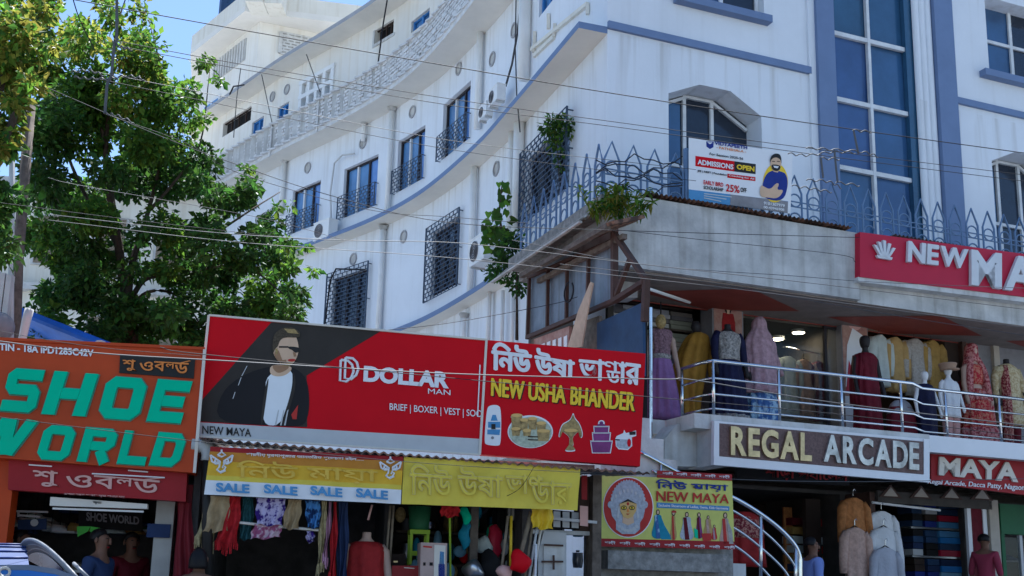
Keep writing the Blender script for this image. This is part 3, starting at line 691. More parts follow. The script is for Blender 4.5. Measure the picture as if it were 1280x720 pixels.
def body(x, y, z, h, m, head=True, arms=((.24, .30), (.24, .30)), shoulder=.19):
    """mannequin body: torso, neck, head and arms; z floor, h height"""
    s = h/1.75; q = MB()
    sp = [(z+.8*s, .14*s, .10*s, 0), (z+.95*s, .165*s, .11*s, 0), (z+1.1*s, .125*s, .09*s, 0), (z+1.28*s, .155*s, .105*s, 0), (z+1.40*s, shoulder*.85*s, .09*s, 0), (z+1.46*s, .09*s, .06*s, 0), (z+1.50*s, .05*s, .05*s, 0), (z+1.55*s, .047*s, .05*s, 0)]
    if head: sp += [(z+1.57*s, .058*s, .07*s, 0), (z+1.63*s, .075*s, .09*s, 0), (z+1.69*s, .078*s, .095*s, 0), (z+1.74*s, .055*s, .07*s, 0), (z+1.76*s, .01*s, .012*s, 0)]
    else: sp += [(z+1.56*s, .04*s, .04*s, 0)]
    q.loft(rings(x, y, refine(sp), 20), m)
    for sg, (ox, oz) in zip((-1, 1), arms):
        q.tube([(x+sg*.15*s, y, z+1.405*s), (x+sg*.2*s, y, z+1.36*s), (x+sg*ox*s, y-.02*s, z+1.1*s), (x+sg*(ox+.02)*s, y-.08*s, z+.88*s), (x+sg*(ox+.02)*s, y-.10*s, z+.80*s), (x+sg*(ox+.01)*s, y-.11*s, z+.74*s)], [.05*s, .05*s, .042*s, .032*s, .036*s, .018*s], m, 8)
    return q
def stand(x, y, z, top): return MB().tube([(x, y, z), (x, y, z+.02)], .16, 'steel', 16).tube([(x, y, z+.02), (x, y, top)], .018, 'steel', 8)
FZ = 4.0; GR = 'dressed mannequins on the balcony'
def man(name, lab, pxl, v):
    p = R.h(pxl, 500, v); return Thing(name, lab, 'mannequin', R, (p.x, p.y, FZ), GR), p.x, p.y
t, x, y = man('mannequin', 'headless mannequin in a lilac gown with lace bodice at the left end of the balcony', 826, .7); x -= .0; Z = FZ+.05
t.part('body', body(x, y, Z-.1, 1.72, 'manne_skin', False), smooth=True); t.part('stand', stand(x, y, FZ, FZ+1.0))
t.part('bodice', cloth(x, y, [(Z+.95, .15, .12, .02), (Z+1.1, .14, .115, .03), (Z+1.25, .175, .125, .02), (Z+1.34, .185, .11, .02), (Z+1.38, .15, .09, .02)], 'lilac_lace'), smooth=True)
t.part('belt', cloth(x, y, [(Z+.93, .158, .128, 0), (Z+1.0, .153, .124, 0)], 'silver_lace'))
t.part('skirt', cloth(x, y, [(Z+.05, .27, .24, .09), (Z+.4, .24, .21, .08), (Z+.75, .19, .16, .05), (Z+.95, .15, .12, .02)], 'lilac', 11), smooth=True)
t, x, y = man('mannequin', 'bending mannequin swathed in a mustard yellow gown beside the fabric shelf', 866, .55)
q = cloth(x, y, [(FZ+.02, .20, .17, .10, -.06), (FZ+.35, .17, .15, .09, -.08), (FZ+.75, .24, .2, .06, -.08), (FZ+1.05, .24, .2, .05, -.02), (FZ+1.3, .21, .17, .05, .06), (FZ+1.45, .15, .13, .04, .1), (FZ+1.50, .05, .05, 0, .1)], 'mustard', 7)
q.tube([(x+.2, y-.02, FZ+1.38), (x+.27, y-.06, FZ+1.1), (x+.27, y-.1, FZ+.8)], [.07, .06, .05], 'mustard', 8); t.part('gown', q, smooth=True)
t.part('body', MB().tube([(x+.1, y, FZ+1.45), (x+.05, y-.02, FZ+1.58), (x+.04, y-.03, FZ+1.66)], [.05, .08, .05], 'manne_dark', 10), smooth=True)
t.part('stand', stand(x, y, FZ, FZ+.6))
t, x, y = man('mannequin', 'headless mannequin in a silver embroidered blouse and long navy skirt against the poster pillar', 911, .8); Z = FZ+.05
t.part('body', body(x, y, Z, 1.75, 'manne_dark', False), smooth=True); t.part('stand', stand(x, y, FZ, FZ+1.0))
t.part('blouse', cloth(x, y, [(Z+1.0, .185, .14, .02), (Z+1.15, .18, .135, .02), (Z+1.3, .205, .14, .02), (Z+1.40, .19, .12, .01), (Z+1.44, .12, .09, .01)], 'silver_lace'), smooth=True)
q = MB()
for sg in (-1, 1): q.tube([(x+sg*.17, y, Z+1.42), (x+sg*.23, y-.01, Z+1.3), (x+sg*.25, y-.03, Z+1.08), (x+sg*.245, y-.08, Z+.92)], [.06, .065, .055, .045], 'navy', 9)
t.part('sleeve', q, smooth=True)
t.part('skirt', cloth(x, y, [(Z-.03, .29, .26, .07), (Z+.4, .27, .23, .06), (Z+.8, .23, .18, .04), (Z+1.0, .185, .14, .02)], 'navy', 13), smooth=True)
t.part('hem', cloth(x, y, [(Z-.04, .30, .27, .07), (Z+.17, .292, .262, .07)], 'silver_lace', 13), smooth=True)
t, x, y = man('mannequin', 'mannequin under a pale pink net veil and frock over a blue printed skirt', 951, .75); Z = FZ+.05
t.part('body', body(x, y, Z, 1.72, 'manne_dark'), smooth=True); t.part('stand', stand(x, y, FZ, FZ+1.0))
t.part('skirt', cloth(x, y, [(Z-.03, .27, .24, .06), (Z+.3, .25, .22, .06), (Z+.7, .22, .18, .04)], 'blue_print', 13), smooth=True)
q = cloth(x, y, [(Z+.55, .30, .26, .07), (Z+.8, .28, .24, .06), (Z+1.05, .25, .20, .05), (Z+1.3, .26, .18, .04), (Z+1.45, .20, .15, .03), (Z+1.56, .12, .12, .03), (Z+1.68, .10, .12, .02), (Z+1.75, .05, .07, 0)], 'pink_net', 10)
t.part('veil', q, smooth=True)
q = MB()
for sg in (-1, 1): q.tube([(x+sg*.24, y, Z+1.25), (x+sg*.29, y-.05, Z+1.0), (x+sg*.30, y-.12, Z+.85)], [.05, .05, .04], 'pink_net', 8)
t.part('sleeve', q, smooth=True)
t, x, y = man('mannequin', 'dark mannequin draped in a plain maroon saree in front of the pink poster pillar', 1084, .75); Z = FZ
t.part('body', body(x, y, Z, 1.72, 'manne_dark'), smooth=True)
t.part('saree', cloth(x, y, [(Z+.02, .23, .2, .06), (Z+.5, .21, .18, .06), (Z+.9, .2, .16, .04), (Z+1.15, .17, .14, .03), (Z+1.34, .2, .13, .03), (Z+1.42, .15, .1, .02), (Z+1.44, .1, .08, 0)], 'maroon', 8), smooth=True)
q = cloth(x, y, [(Z+.6, .05, .12, .1, -.22), (Z+1.0, .06, .12, .1, -.2), (Z+1.4, .07, .1, .1, -.13)], 'maroon', 6); t.part('pallu', q, smooth=True)
t, x, y = man('child_mannequin', 'white child mannequin in a navy outfit with empty white hands, left of the capped one', 1157, .95)
t.part('body', body(x, y, FZ-.08, 1.28, 'manne_white', arms=((.30, .3), (.30, .3))), smooth=True)
t.part('outfit', cloth(x, y, [(FZ+.02, .15, .12, .05), (FZ+.4, .165, .13, .05), (FZ+.65, .16, .12, .03), (FZ+.85, .165, .11, .02), (FZ+.97, .14, .08, .02), (FZ+1.0, .06, .05, 0)], 'navy', 6), smooth=True)
t, x, y = man('child_mannequin', 'white child mannequin in a tan cap, white shirt and pink trousers', 1187, .95)
t.part('body', body(x, y, FZ+.02, 1.32, 'manne_white', arms=((.27, .3), (.27, .3))), smooth=True)
q = MB()
for sg in (-1, 1): q.loft(rings(x+sg*.075, y, refine([(FZ+.05, .055, .06, .06), (FZ+.3, .07, .075, .05), (FZ+.62, .085, .10, .02)]), 16, 5), 'pink_trousers')
t.part('trousers', q, smooth=True)
t.part('shirt', cloth(x, y, [(FZ+.5, .17, .13, .05), (FZ+.7, .16, .125, .04), (FZ+.95, .175, .12, .03), (FZ+1.07, .13, .08, .02), (FZ+1.11, .06, .05, 0)], 'shirt_white', 7), smooth=True)
q = cloth(x, y, [(FZ+1.27, .11, .13, 0), (FZ+1.33, .12, .14, 0), (FZ+1.38, .13, .15, 0), (FZ+1.39, .02, .02, 0)], 'cap_tan'); q.loft(rings(x+.02, y-.1, [(FZ+1.265, .10, .09, 0), (FZ+1.28, .10, .09, 0)], 18), 'cap_tan')
t.part('cap', q, smooth=True)
t, x, y = man('mannequin', 'mannequin in a red bridal skirt and blouse with a pink veil over the head', 1219, .7); Z = FZ+.06
t.part('body', body(x, y, Z, 1.73, 'manne_skin'), smooth=True); t.part('stand', stand(x, y, FZ, FZ+1.0))
t.part('blouse', cloth(x, y, [(Z+1.08, .14, .11, .02), (Z+1.25, .175, .125, .02), (Z+1.38, .18, .1, .01), (Z+1.42, .12, .08, 0)], 'bridal_red'), smooth=True)
t.part('skirt', cloth(x, y, [(Z+.02, .37, .32, .07), (Z+.33, .32, .28, .07), (Z+.34, .31, .27, .06), (Z+.8, .22, .19, .04), (Z+1.0, .16, .13, .02)], 'bridal_red', 14), smooth=True)
t.part('skirt_border', cloth(x, y, [(Z, .38, .33, .07), (Z+.34, .325, .285, .07)], 'bridal_pink', 14), smooth=True)
t.part('waist_frill', cloth(x, y, [(Z+.8, .235, .2, .08), (Z+.98, .17, .14, .04)], 'bridal_pink', 14), smooth=True)
q = cloth(x, y, [(Z+1.48, .12, .12, .03, 0, .03), (Z+1.62, .10, .12, .03, 0, .03), (Z+1.74, .085, .11, .02, 0, .02), (Z+1.79, .03, .04, 0, 0, .01)], 'bridal_pink', 6)
q.loft(rings(x, y, refine([(Z+.35, .05, .10, .1, -.2, .0), (Z+.9, .05, .11, .1, -.18, -.02), (Z+1.3, .06, .1, .1, -.15, -.02), (Z+1.55, .06, .09, .05, -.06, .02)]), 20, 5), 'bridal_pink')
q.loft(rings(x, y, refine([(Z+.2, .05, .10, .1, .33, .0), (Z+.9, .05, .11, .1, .22, -.02), (Z+1.3, .05, .1, .1, .16, -.02), (Z+1.55, .06, .09, .05, .06, .02)]), 20, 5), 'bridal_pink')
t.part('veil', q, smooth=True)
t, x, y = man('mannequin', 'headless mannequin in a beige patterned long coat with a maroon dotted stole', 1261, .7); Z = FZ+.06
t.part('body', body(x, y, Z, 1.78, 'manne_dark', False, arms=((.27, .3), (.27, .3)), shoulder=.23), smooth=True); t.part('stand', stand(x, y, FZ, FZ+1.0))
t.part('coat', cloth(x, y, [(Z+.45, .27, .2, .03), (Z+.8, .24, .18, .03), (Z+1.1, .21, .15, .02), (Z+1.35, .245, .14, .01), (Z+1.45, .19, .1, 0), (Z+1.50, .07, .07, 0)], 'sherwani', 6), smooth=True)
q = MB()
for sg in (-1, 1): q.tube([(x+sg*.2, y, Z+1.42), (x+sg*.27, y, Z+1.25), (x+sg*.30, y-.03, Z+1.0), (x+sg*.30, y-.08, Z+.8)], [.07, .07, .06, .05], 'sherwani', 9)
t.part('sleeve', q, smooth=True)
q = cloth(x, y, [(Z+.05, .06, .08, .1, -.17, -.1), (Z+.6, .06, .08, .1, -.18, -.13), (Z+1.2, .06, .07, .08, -.15, -.1), (Z+1.46, .05, .08, .05, -.1, -.02)], 'dot_maroon', 5); t.part('stole', q, smooth=True)
q = MB()
for sg in (-1, 1): q.loft(rings(x+sg*.1, y, refine([(Z+0, .06, .06, .05), (Z+.3, .08, .08, .05), (Z+.6, .1, .1, .02)]), 16, 5), 'maroon')
t.part('trousers', q, smooth=True)
t, x, y = man('mannequin', 'dark mannequin in a deep maroon shawl half hidden behind the capped child mannequin', 1205, .35)
t.part('body', body(x, y, FZ, 1.5, 'manne_dark'), smooth=True); t.part('shawl', cloth(x, y, [(FZ+.02, .2, .17, .06), (FZ+.6, .2, .17, .06), (FZ+1.0, .2, .16, .04), (FZ+1.2, .15, .12, .03), (FZ+1.27, .07, .06, 0)], 'maroon', 8), smooth=True)
t, x, y = man('bust_form', 'small seated dark dress form with a grey top behind the middle of the railing', 1125, .8)
t.part('body', cloth(x, y, [(FZ+.01, .28, .2, .03), (FZ+.35, .25, .18, .04), (FZ+.6, .2, .14, .03), (FZ+.7, .1, .08, 0)], 'maroon', 6), smooth=True); t.part('shawl', cloth(x, y, [(FZ+.5, .23, .17, .03), (FZ+.66, .17, .12, .03), (FZ+.72, .09, .08, 0)], 'panel_grey', 6, 0), smooth=True)
# ---- hanging kurtas
def garment(t, F, x, y, zt, L, wd, m, sl=.55, d=.07, k=5):
    """a long shirt on a hanger: zt top of the hook, L length below the shoulder"""
    z = zt-.16; h = wd/2
    q = MB().loft(rings(x, y, refine([(z-L, h*.92, d, .10), (z-L*.6, h*.85, d*.95, .09), (z-L*.3, h*.8, d*.9, .05), (z-.12, h*.95, d*.85, .03), (z-.03, h*.8, d*.7, 0), (z+.02, h*.28, d*.6, 0)]), 32, k), m)
    t.part('shirt_body', q, smooth=True)
    for sg in (-1, 1):
        q = MB(); q.tube([(x+sg*h*.72, y, z-.06), (x+sg*h*.98, y-.01, z-.16), (x+sg*h*1.12, y-.02, z-.16-sl*.5), (x+sg*h*1.15, y-.02, z-.12-sl)], [d*.75, d*.85, d*.75, d*.62], m, 9); t.part('sleeve', q, smooth=True)
    q = MB(); q.tube([(x-h*.7, y, z-.03), (x, y, z+.05), (x+h*.7, y, z-.03)], .01, 'dark', 5); q.tube([(x, y, z+.05), (x, y, z+.13), (x+.03, y, zt), (x+.05, y, zt-.03)], .006, 'steel', 5); t.part('hanger', q)
def hang(lab, pxl, py, v, L, wd, m, g, F=R, **kw):
    p = F.h(pxl, py, v); t = Thing('hanging_kurta', lab, 'kurta', F, (p.x, p.y, p.z-L-.16), g); garment(t, F, p.x, p.y, p.z, L, wd, m, **kw)
GK = 'kurtas on the balcony rail'
hang('pale mint kurta hanging first in the row, next to the maroon saree', 1098, 409, .2, .85, .34, 'kurta_mint', GK, d=.12)
hang('mustard beige kurta hanging second in the row behind the railing', 1117, 412, .2, .9, .36, 'kurta_mustard', GK, d=.12)
hang('silver grey patterned kurta hanging between the two mustard ones', 1142, 414, .2, .95, .42, 'kurta_silver', GK, d=.12)
hang('deep gold kurta hanging last in the row, nearest the dark doorway', 1163, 416, .2, .95, .38, 'kurta_gold', GK, d=.12)
for lab, pxl, py, m_ in (('pale teal dress hanging behind the glass under the left ceiling lamp', 984, 436, 'kurta_mint'), ('peach dress hanging behind the glass next to the pale teal one', 1004, 440, 'kurta_peach'), ('maroon dress hanging behind the glass nearest the glass door', 1022, 443, 'maroon')):
    hang(lab, pxl, py, -.9, 1.0, .4, m_, 'dresses hung inside behind the glass', d=.12)
q = MB(); a, b = R.h(978, 433, -.9), R.h(1030, 443, -.9); q.tube([tuple(a), tuple(b)], .014, 'steel', 6); single('clothes_rail', 'steel rail inside the shop behind the glass holding three dresses', 'rail', R, tuple(a), q)
q = MB(); a, b = R.h(1088, 407, .2), R.h(1182, 415, .2); q.tube([tuple(a), tuple(b)], .014, 'steel', 6); single('clothes_rail', 'thin steel rail the kurtas hang from', 'rail', R, tuple(a), q)
# ---- steel balcony railing
t = Thing('balcony_railing', 'steel pipe railing with four bars along the balcony edge', 'railing', R, (.7, -1.9, 4.0))
xa, xb, zr = .70, 13.0, 4.76
def yr(x): return -1.9 if x <= 4.2 else -1.65
for x in [.70+i*1.06 for i in range(12)]:
    t.part('post', MB().tube([(x, yr(x), 3.99), (x, yr(x), zr)], .022, 'steel', 8), smooth=True)
for i, z in enumerate((zr, 4.52, 4.30, 4.10)):
    t.part('bar', MB().tube([(.62, -1.2, z), (.64, -1.75, z), (.7, -1.9, z), (4.1, -1.9, z), (4.5, -1.65, z), (13, -1.65, z)], .026 if i == 0 else .016, 'steel', 8), smooth=True)
t.part('post', MB().tube([(.62, -1.2, 3.99), (.62, -1.2, zr)], .022, 'steel', 8), smooth=True)
# ---- blue spear railing of the terrace
t = Thing('terrace_railing', 'blue iron terrace railing of pointed arches with rings', 'railing', R, (-.7, -1.38, 7.12))
def spear(o, d, wd=.24):
    q = MB(); o = Vector(o); d = Vector(d)
    P = lambda a, z: o+d*a+Vector((0, 0, z))
    q.tube([P(-wd/2, 0), P(-wd/2, .52), P(0, .8), P(wd/2, .52), P(wd/2, 0)], .018, 'rail_blue', 6)
    for zc, rx in ((.40, wd*.42), (.10, wd*.42)):
        q.tube([P(rx*math.cos(k*math.pi/7), zc+rx*math.sin(k*math.pi/7)) for k in range(15)], .013, 'rail_blue', 5, False)
    return q
i = 0; x = -.6
while x < 13: t.part('arch', spear((x, -1.38, 7.12), (1, 0, 0))); x += .345
y = -1.2
while y < 2.0: t.part('arch', spear((-.72, y, 7.12), (0, 1, 0))); y += .40
q = MB(); q.tube([(-.72, 2.0, 7.42), (-.72, -1.38, 7.42), (13, -1.38, 7.42)], .012, 'rail_blue', 5); q.tube([(-.72, 2.0, 7.5), (-.72, -1.38, 7.5), (13, -1.38, 7.5)], .012, 'rail_blue', 5); t.part('rail', q)
q = MB(); q.box(R.h(855, 210, 1.38).x, R.h(862, 210, 1.38).x, -1.42, -1.36, 7.12, 8.02, 'rail_blue'); t.part('post', q)
# strips of corrugated tin on the parapet
def tin(x0, x1, y0, y1, z, wv=.075, amp=.018, m='tin', dz=0):
    n = int((x1-x0)/wv*6); q = MB(); A = []; Bv = []
    for i in range(n+1):
        x = x0+(x1-x0)*i/n; w_ = amp*math.sin(2*math.pi*(x-x0)/wv); A.append((x, y0, z+w_)); Bv.append((x, y1, z+dz+w_))
    k = len(A); f = [(i, i+1, k+i+1, k+i) for i in range(n)]
    q.add(A+Bv, f, m); q.add([(a, b, c+.006) for a, b, c in A+Bv], f, m); return q
q = tin(-.15, 3.4, -1.58, -1.1, 7.16, m='rust'); single('tin_sheet', 'rusty corrugated tin strip lying along the grey terrace parapet under the banner', 'tin sheet', R, (-.15, -1.5, 7.14), q)
q = tin(4.2, 9, -1.58, -1.1, 7.16, m='tin'); single('tin_sheet', 'corrugated tin strip lying above the red shop sign', 'tin sheet', R, (4.2, -1.5, 7.14), q)
# ------------------------------------------------------------------ lettering signs of the white building
def quadF(F, pts, v): return F.pp(pts, v)
def board(F, pts, v, th, m, mb=None): return (mb or MB()).poly(F.pp(pts, v), -v, th, m)
def words(F, s, pts, v, m, ext=.006, bold=0, mb=None): return (mb or MB()).text(s, F.pp(pts, v), -v, m, ext, bold)
def start(name, lab, cat, F, px, v, group=None):
    p = F.h(px[0], px[1], v); return Thing(name, lab, cat, F, tuple(p), group)
# NEW MAYA
t = start('shop_sign', 'long red shop sign with a white crown and raised white letters under the terrace', 'sign', R, (1075, 345), 1.6)
t.part('board', board(R, [(1075, 290), (1420, 336), (1420, 388), (1075, 346)], 1.62, .12, 'sign_pink_red'))
q = MB(); P = R.pp([(1073, 346), (1420, 389), (1420, 395), (1073, 352)], 1.6); q.poly(P, -1.6, .25, 'concrete_pale'); t.part('frame', q)
def letters(t, F, s, pts, v, m, ext, bold, edge=None):
    """each letter a raised mesh of its own"""
    tl, tr, br, bl = [Vector(p) for p in F.pp(pts, v)]; wd = []
    for ch in s:
        if ch == ' ': wd.append((None, .35)); continue
        text_geo(ch, bold)
        c = bpy.data.curves.new('w', 'FONT'); c.body = ch; c.offset = bold; o = bpy.data.objects.new('w', c); me = bpy.data.meshes.new_from_object(o)
        xs = [p.co.x for p in me.vertices]; wd.append((ch, max(xs)-min(xs)+.0)); bpy.data.objects.remove(o); bpy.data.meshes.remove(me)
    gap = .07; tot = sum(w_ for _, w_ in wd)+gap*(len(wd)-1); x = 0
    for ch, w_ in wd:
        a, b = x/tot, (x+w_)/tot; x += w_+gap
        if not ch: continue
        qd = [tl.lerp(tr, a), tl.lerp(tr, b), bl.lerp(br, b), bl.lerp(br, a)]
        q = MB().text(ch, qd, -v, m, ext, bold)
        if edge:
            c = sum(qd, Vector((0, 0)))/4; q.text(ch, [c+(p-c)*1.04 for p in qd], -v+ext, edge, ext*.3, bold+.01)
        t.part('letter', q)
letters(t, R, 'NEW', [(1133, 302), (1208, 313), (1207, 337), (1132, 328)], 1.63, 'letter_grey', .05, .035)
letters(t, R, 'MAYA', [(1211, 313), (1376, 335), (1376, 380), (1211, 357)], 1.63, 'letter_grey', .06, .035)
q = MB(); O = R.h(1104, 330, 1.63)
for k in range(-2, 3):
    a = math.radians(17*k); s_, c_ = math.sin(a), math.cos(a); b0, b1, wv = .12, .36-.02*abs(k), .022
    q.poly([(O.x+.55*b0*s_*1.5-wv, O.z+b0*c_*.9), (O.x+.55*b0*s_*1.5+wv, O.z+b0*c_*.9), (O.x+b1*s_+wv*1.6, O.z+b1*c_), (O.x+b1*s_-wv*.9, O.z+b1*c_*1.02)], -1.68, .045, 'letter_grey')
q.poly([(O.x-.13, O.z+.07), (O.x+.13, O.z+.07), (O.x+.15, O.z+.112), (O.x-.15, O.z+.112)], -1.675, .04, 'letter_grey'); t.part('crown', q)
# REGAL ARCADE
t = start('shop_sign', 'brown granite fascia sign with gold metal letters in a white frame below the balcony', 'sign', R, (892, 581), 2.1)
q = MB(); q.poly(R.pp([(893, 526), (1162, 549), (1162, 603), (892, 581)], 2.06), -2.06, .07, 'sign_white')
q.poly(R.pp([(893, 570), (1162, 594), (1162, 603), (892, 581)], 2.10), -2.10, .039, 'sign_white'); q.poly(R.pp([(893, 526), (899, 527), (899, 581), (892, 580)], 2.09), -2.09, .028, 'sign_white'); q.poly(R.pp([(1155, 549), (1162, 549), (1162, 602), (1155, 601)], 2.09), -2.09, .029, 'sign_white')
a = R.h(893, 553, 2.06); q.box(a.x-.004, a.x+.25, -1.985, -1.4, R.h(893, 581, 2.06).z, 3.99, 'concrete_pale'); t.part('frame', q)
t.part('board', board(R, [(899, 529), (1155, 552), (1155, 593), (899, 570)], 2.08, .018, 'granite'))
letters(t, R, 'REGAL', [(912, 533), (1013, 542), (1013, 577), (912, 569)], 2.085, 'letter_gold', .035, .035); letters(t, R, 'ARCADE', [(1028, 543), (1147, 554), (1147, 588), (1028, 577)], 2.085, 'letter_gold_sheen', .035, .035)
# MAYA, lower
t = start('shop_sign', 'dark red sign with cream letters and an address line under the balcony at right', 'sign', R, (1162, 606), 1.6)
t.part('board', board(R, [(1164, 566), (1420, 583), (1420, 636), (1164, 604)], 1.5, .06, 'sign_red_dark'))
t.part('lettering', words(R, 'MAYA', [(1173, 571), (1271, 579), (1271, 603), (1172, 594)], 1.51, 'sign_cream', .03, .035))
t.part('address_line', words(R, 'Regal Arcade, Dacca Patty, Nagaon', [(1160, 599), (1281, 606), (1280, 615), (1159, 606)], 1.505, 'sign_white', .006, .01))
# saree shop name board in the dark under REGAL ARCADE
t = start('shop_sign', 'dark name board with dim red Bengali letters half hidden under the granite fascia', 'sign', R, (945, 605), .7)
t.part('board', board(R, [(921, 583), (1062, 592), (1062, 607), (921, 600)], .7, .05, 'dark')); t.part('lettering', words(R, 'শাড়ী প্যালেস', [(956, 581), (1060, 588), (1060, 604), (956, 599)], .71, 'sign_red_dark', .01, .02))
# ADMISSIONS banner on the terrace railing
t = start('banner', 'white admissions banner with a smiling man tied to the blue terrace railing', 'banner', R, (861, 248), 1.45)
V = 1.45; bq = [(861, 172), (991, 192), (988, 267), (861, 249)]
t.part('sheet', board(R, bq, V, .006, 'sign_white'))
def bl_px(u, v_):   # fractions of the banner (u right, v down) -> pixel
    tl, tr, br, b_l = [Vector(p) for p in bq]; p = tl.lerp(tr, u).lerp(b_l.lerp(br, u), v_); return (p.x, p.y)
def bz(pts): return [bl_px((x-85)/(856-85), (y-yb0(x))/(yb1(x)-yb0(x))) for x, y in pts]
yb0 = lambda x: 80+(x-85)*.15; yb1 = lambda x: 535+(x-85)*.155
def bpoly(q, pts, m, dv=.004, th=.003): q.poly(R.pp(bz(pts), V+dv), -(V+dv), th, m)
def btext(s, x0, y0, x1, y1, m, bold=0, sl=.15):
    h = y1-y0; return words(R, s, bz([(x0, y0), (x1, y0+(x1-x0)*sl), (x1, y0+h+(x1-x0)*sl), (x0, y0+h)]), V+.010, m, .003, bold)
q = MB(); bpoly(q, [(135, 215), (425, 255), (425, 332), (135, 290)], 'sign_red'); bpoly(q, [(426, 255), (585, 277), (585, 352), (426, 332)], 'sign_black'); bpoly(q, [(375, 348), (585, 375), (585, 405), (375, 378)], 'sign_red')
bpoly(q, [(85, 462), (835, 560), (835, 651), (85, 535)], 'banner_blue'); bpoly(q, [(400, 503), (835, 562), (835, 650), (400, 583)], 'panel_grey', .007)
for k in range(3): bpoly(q, [(200, 492+k*16), (410-40*k, 520+k*16), (410-40*k, 526+k*16), (200, 498+k*16)], 'sign_grey', .009)
t.part('panels', q)
q = MB(); bpoly(q, [(215, 108), (270, 108), (268, 150), (242, 164), (217, 145)], 'poster_blue'); bpoly(q, [(222, 114), (262, 116), (243, 128)], 'sign_white', .008); t.part('emblem', q)
for s, x0, y0, x1, y1, m, bo in (('VIDYAPEETH', 275, 105, 518, 130, 'poster_blue', .03), ('- PATHSHALA -', 290, 142, 510, 160, 'letter_orange', .01), ('For Session 2025-26', 240, 190, 490, 208, 'sign_black', .01), ('ADMISSIONS', 150, 240, 418, 278, 'sign_white', .03), ('OPEN', 443, 277, 575, 315, 'letter_yellow', .04),
                                 ('JEE | NEET | Foundation', 150, 318, 370, 336, 'sign_black', .02), ('Coaching for All', 385, 354, 575, 370, 'sign_white', .01), ('EARLY BIRD', 197, 395, 345, 425, 'sign_red', .015), ('SCHOLARSHIP', 197, 435, 345, 460, 'sign_black', .015), ('25%', 365, 425, 468, 480, 'sign_red', .015), ('OFF', 475, 452, 520, 485, 'sign_black', .02), ('9101307979', 652, 560, 810, 582, 'sign_white', .02), ('00-43946908', 652, 592, 808, 612, 'sign_white', .02)):
    t.part('lettering', btext(s, x0, y0, x1, y1, m, bo))
SMOOTH = True
q = MB(); bpoly(q, [(735+94*math.cos(k*math.pi/10), 420+150*math.sin(k*math.pi/10)) for k in range(20)], 'letter_yellow', .008)
bpoly(q, [(640, 420), (665, 350), (712, 322), (770, 330), (815, 350), (832, 440), (800, 560), (665, 545), (640, 470)], 'navy_print', .011) if 'navy_print' in MATS else bpoly(q, [(640, 420), (665, 350), (712, 322), (770, 330), (815, 350), (832, 440), (800, 560), (665, 545), (640, 470)], 'poster_blue', .011)
bpoly(q, [(620, 520), (625, 430), (655, 450), (700, 470), (740, 420), (765, 425), (745, 475), (805, 470), (760, 540), (680, 530)], 'skin_print', .014)
bpoly(q, [(700, 300), (770, 310), (750, 340), (720, 335)], 'skin_print', .014); bpoly(q, [(735+40*math.cos(k*math.pi/10), 265+62*math.sin(k*math.pi/10)) for k in range(20)], 'skin_print', .017)
bpoly(q, [(690, 270), (694, 215), (730, 192), (770, 205), (777, 280), (768, 240), (735, 222), (702, 235)], 'sign_black', .020); bpoly(q, [(698, 275), (772, 285), (765, 320), (738, 332), (708, 315)], 'sign_black', .019); bpoly(q, [(716, 288), (756, 294), (748, 308), (724, 304)], 'sign_white', .022)
for x in (716, 752): bpoly(q, [(x-11, 252), (x+11, 254), (x+11, 259), (x-11, 257)], 'sign_black', .021)
SMOOTH = False
t.part('portrait', q)
# ------------------------------------------------------------------ glazed annex at the corner, on the lane side
RL = Frame(R.m @ Vector((-.75, 0, 0)), 21.5-90)
t = Thing('glazed_annex', 'lean-to with dusty glass panes, rusty tin roof and brown iron posts at the building corner', 'annex', RL, (-1.0, 0, 4.0))
lp = lambda a, b, v=0: RL.h(a, b, v)
def lbar(q, a, b, w_, d, m, v=0): q.bar(tuple(lp(*a, v)), tuple(lp(*b, v)), w_, d, m)
q = MB(); q.poly(RL.pp([(662, 347), (766, 301), (766, 380), (661, 420)]), .03, .01, 'glass_sky_dull') if 'glass_sky_dull' in MATS else None
mat('glass_sky_dull', (.22, .27, .33), .35, var=.2, scale=3, streak=.3)
t.part('pane', MB().poly(RL.pp([(662, 347), (766, 301), (766, 380), (661, 420)]), .03, .01, 'glass_sky_dull'))
q = MB()
for a, b in (((662, 342), (659, 424)), ((685, 338), (684, 410)), ((709, 326), (708, 400)), ((736, 315), (734, 392))): lbar(q, a, b, .045, .05, 'iron_brown', .02)
lbar(q, (659, 422), (768, 376), .07, .06, 'iron_brown', .03); lbar(q, (660, 347), (768, 300), .05, .05, 'iron_brown', .03)
lbar(q, (768, 290), (768, 378), .08, .08, 'iron_brown', .05); lbar(q, (768, 292), (806, 348), .07, .06, 'iron_brown', .06); lbar(q, (769, 372), (787, 325), .06, .05, 'iron_brown', .05); lbar(q, (808, 346), (806, 402), .08, .08, 'iron_brown', .05); lbar(q, (768, 376), (806, 352), .09, .06, 'iron_brown', .055)
t.part('post', q)
q = MB(); a, b, c, d = [RL.h(x, y, v) for x, y, v in ((652, 345, .3), (760, 283, .3), (798, 279, -.25), (700, 318, -.6))]
n = 40; A = []; Bv = []
for i in range(n*3+1):
    f = i/(n*3); p = a.lerp(b, f); r_ = d.lerp(c, f); wv = .02*math.sin(i*2.1); A.append((p.x, p.y, p.z+wv)); Bv.append((r_.x, r_.y, r_.z+wv+.05))
k = len(A); q.add(A+Bv, [(i, i+1, k+i+1, k+i) for i in range(k-1)], 'rust'); q.bar(tuple(a), tuple(b), .08, .07, 'wood_old'); q.bar(tuple(a+Vector((.1, .25, -.08))), tuple(b+Vector((0, .25, -.10))), .07, .07, 'wood_old'); q.bar(tuple(b+Vector((.06, 0, .02))), tuple(c+Vector((.06, 0, .06))), .16, .05, 'rust')
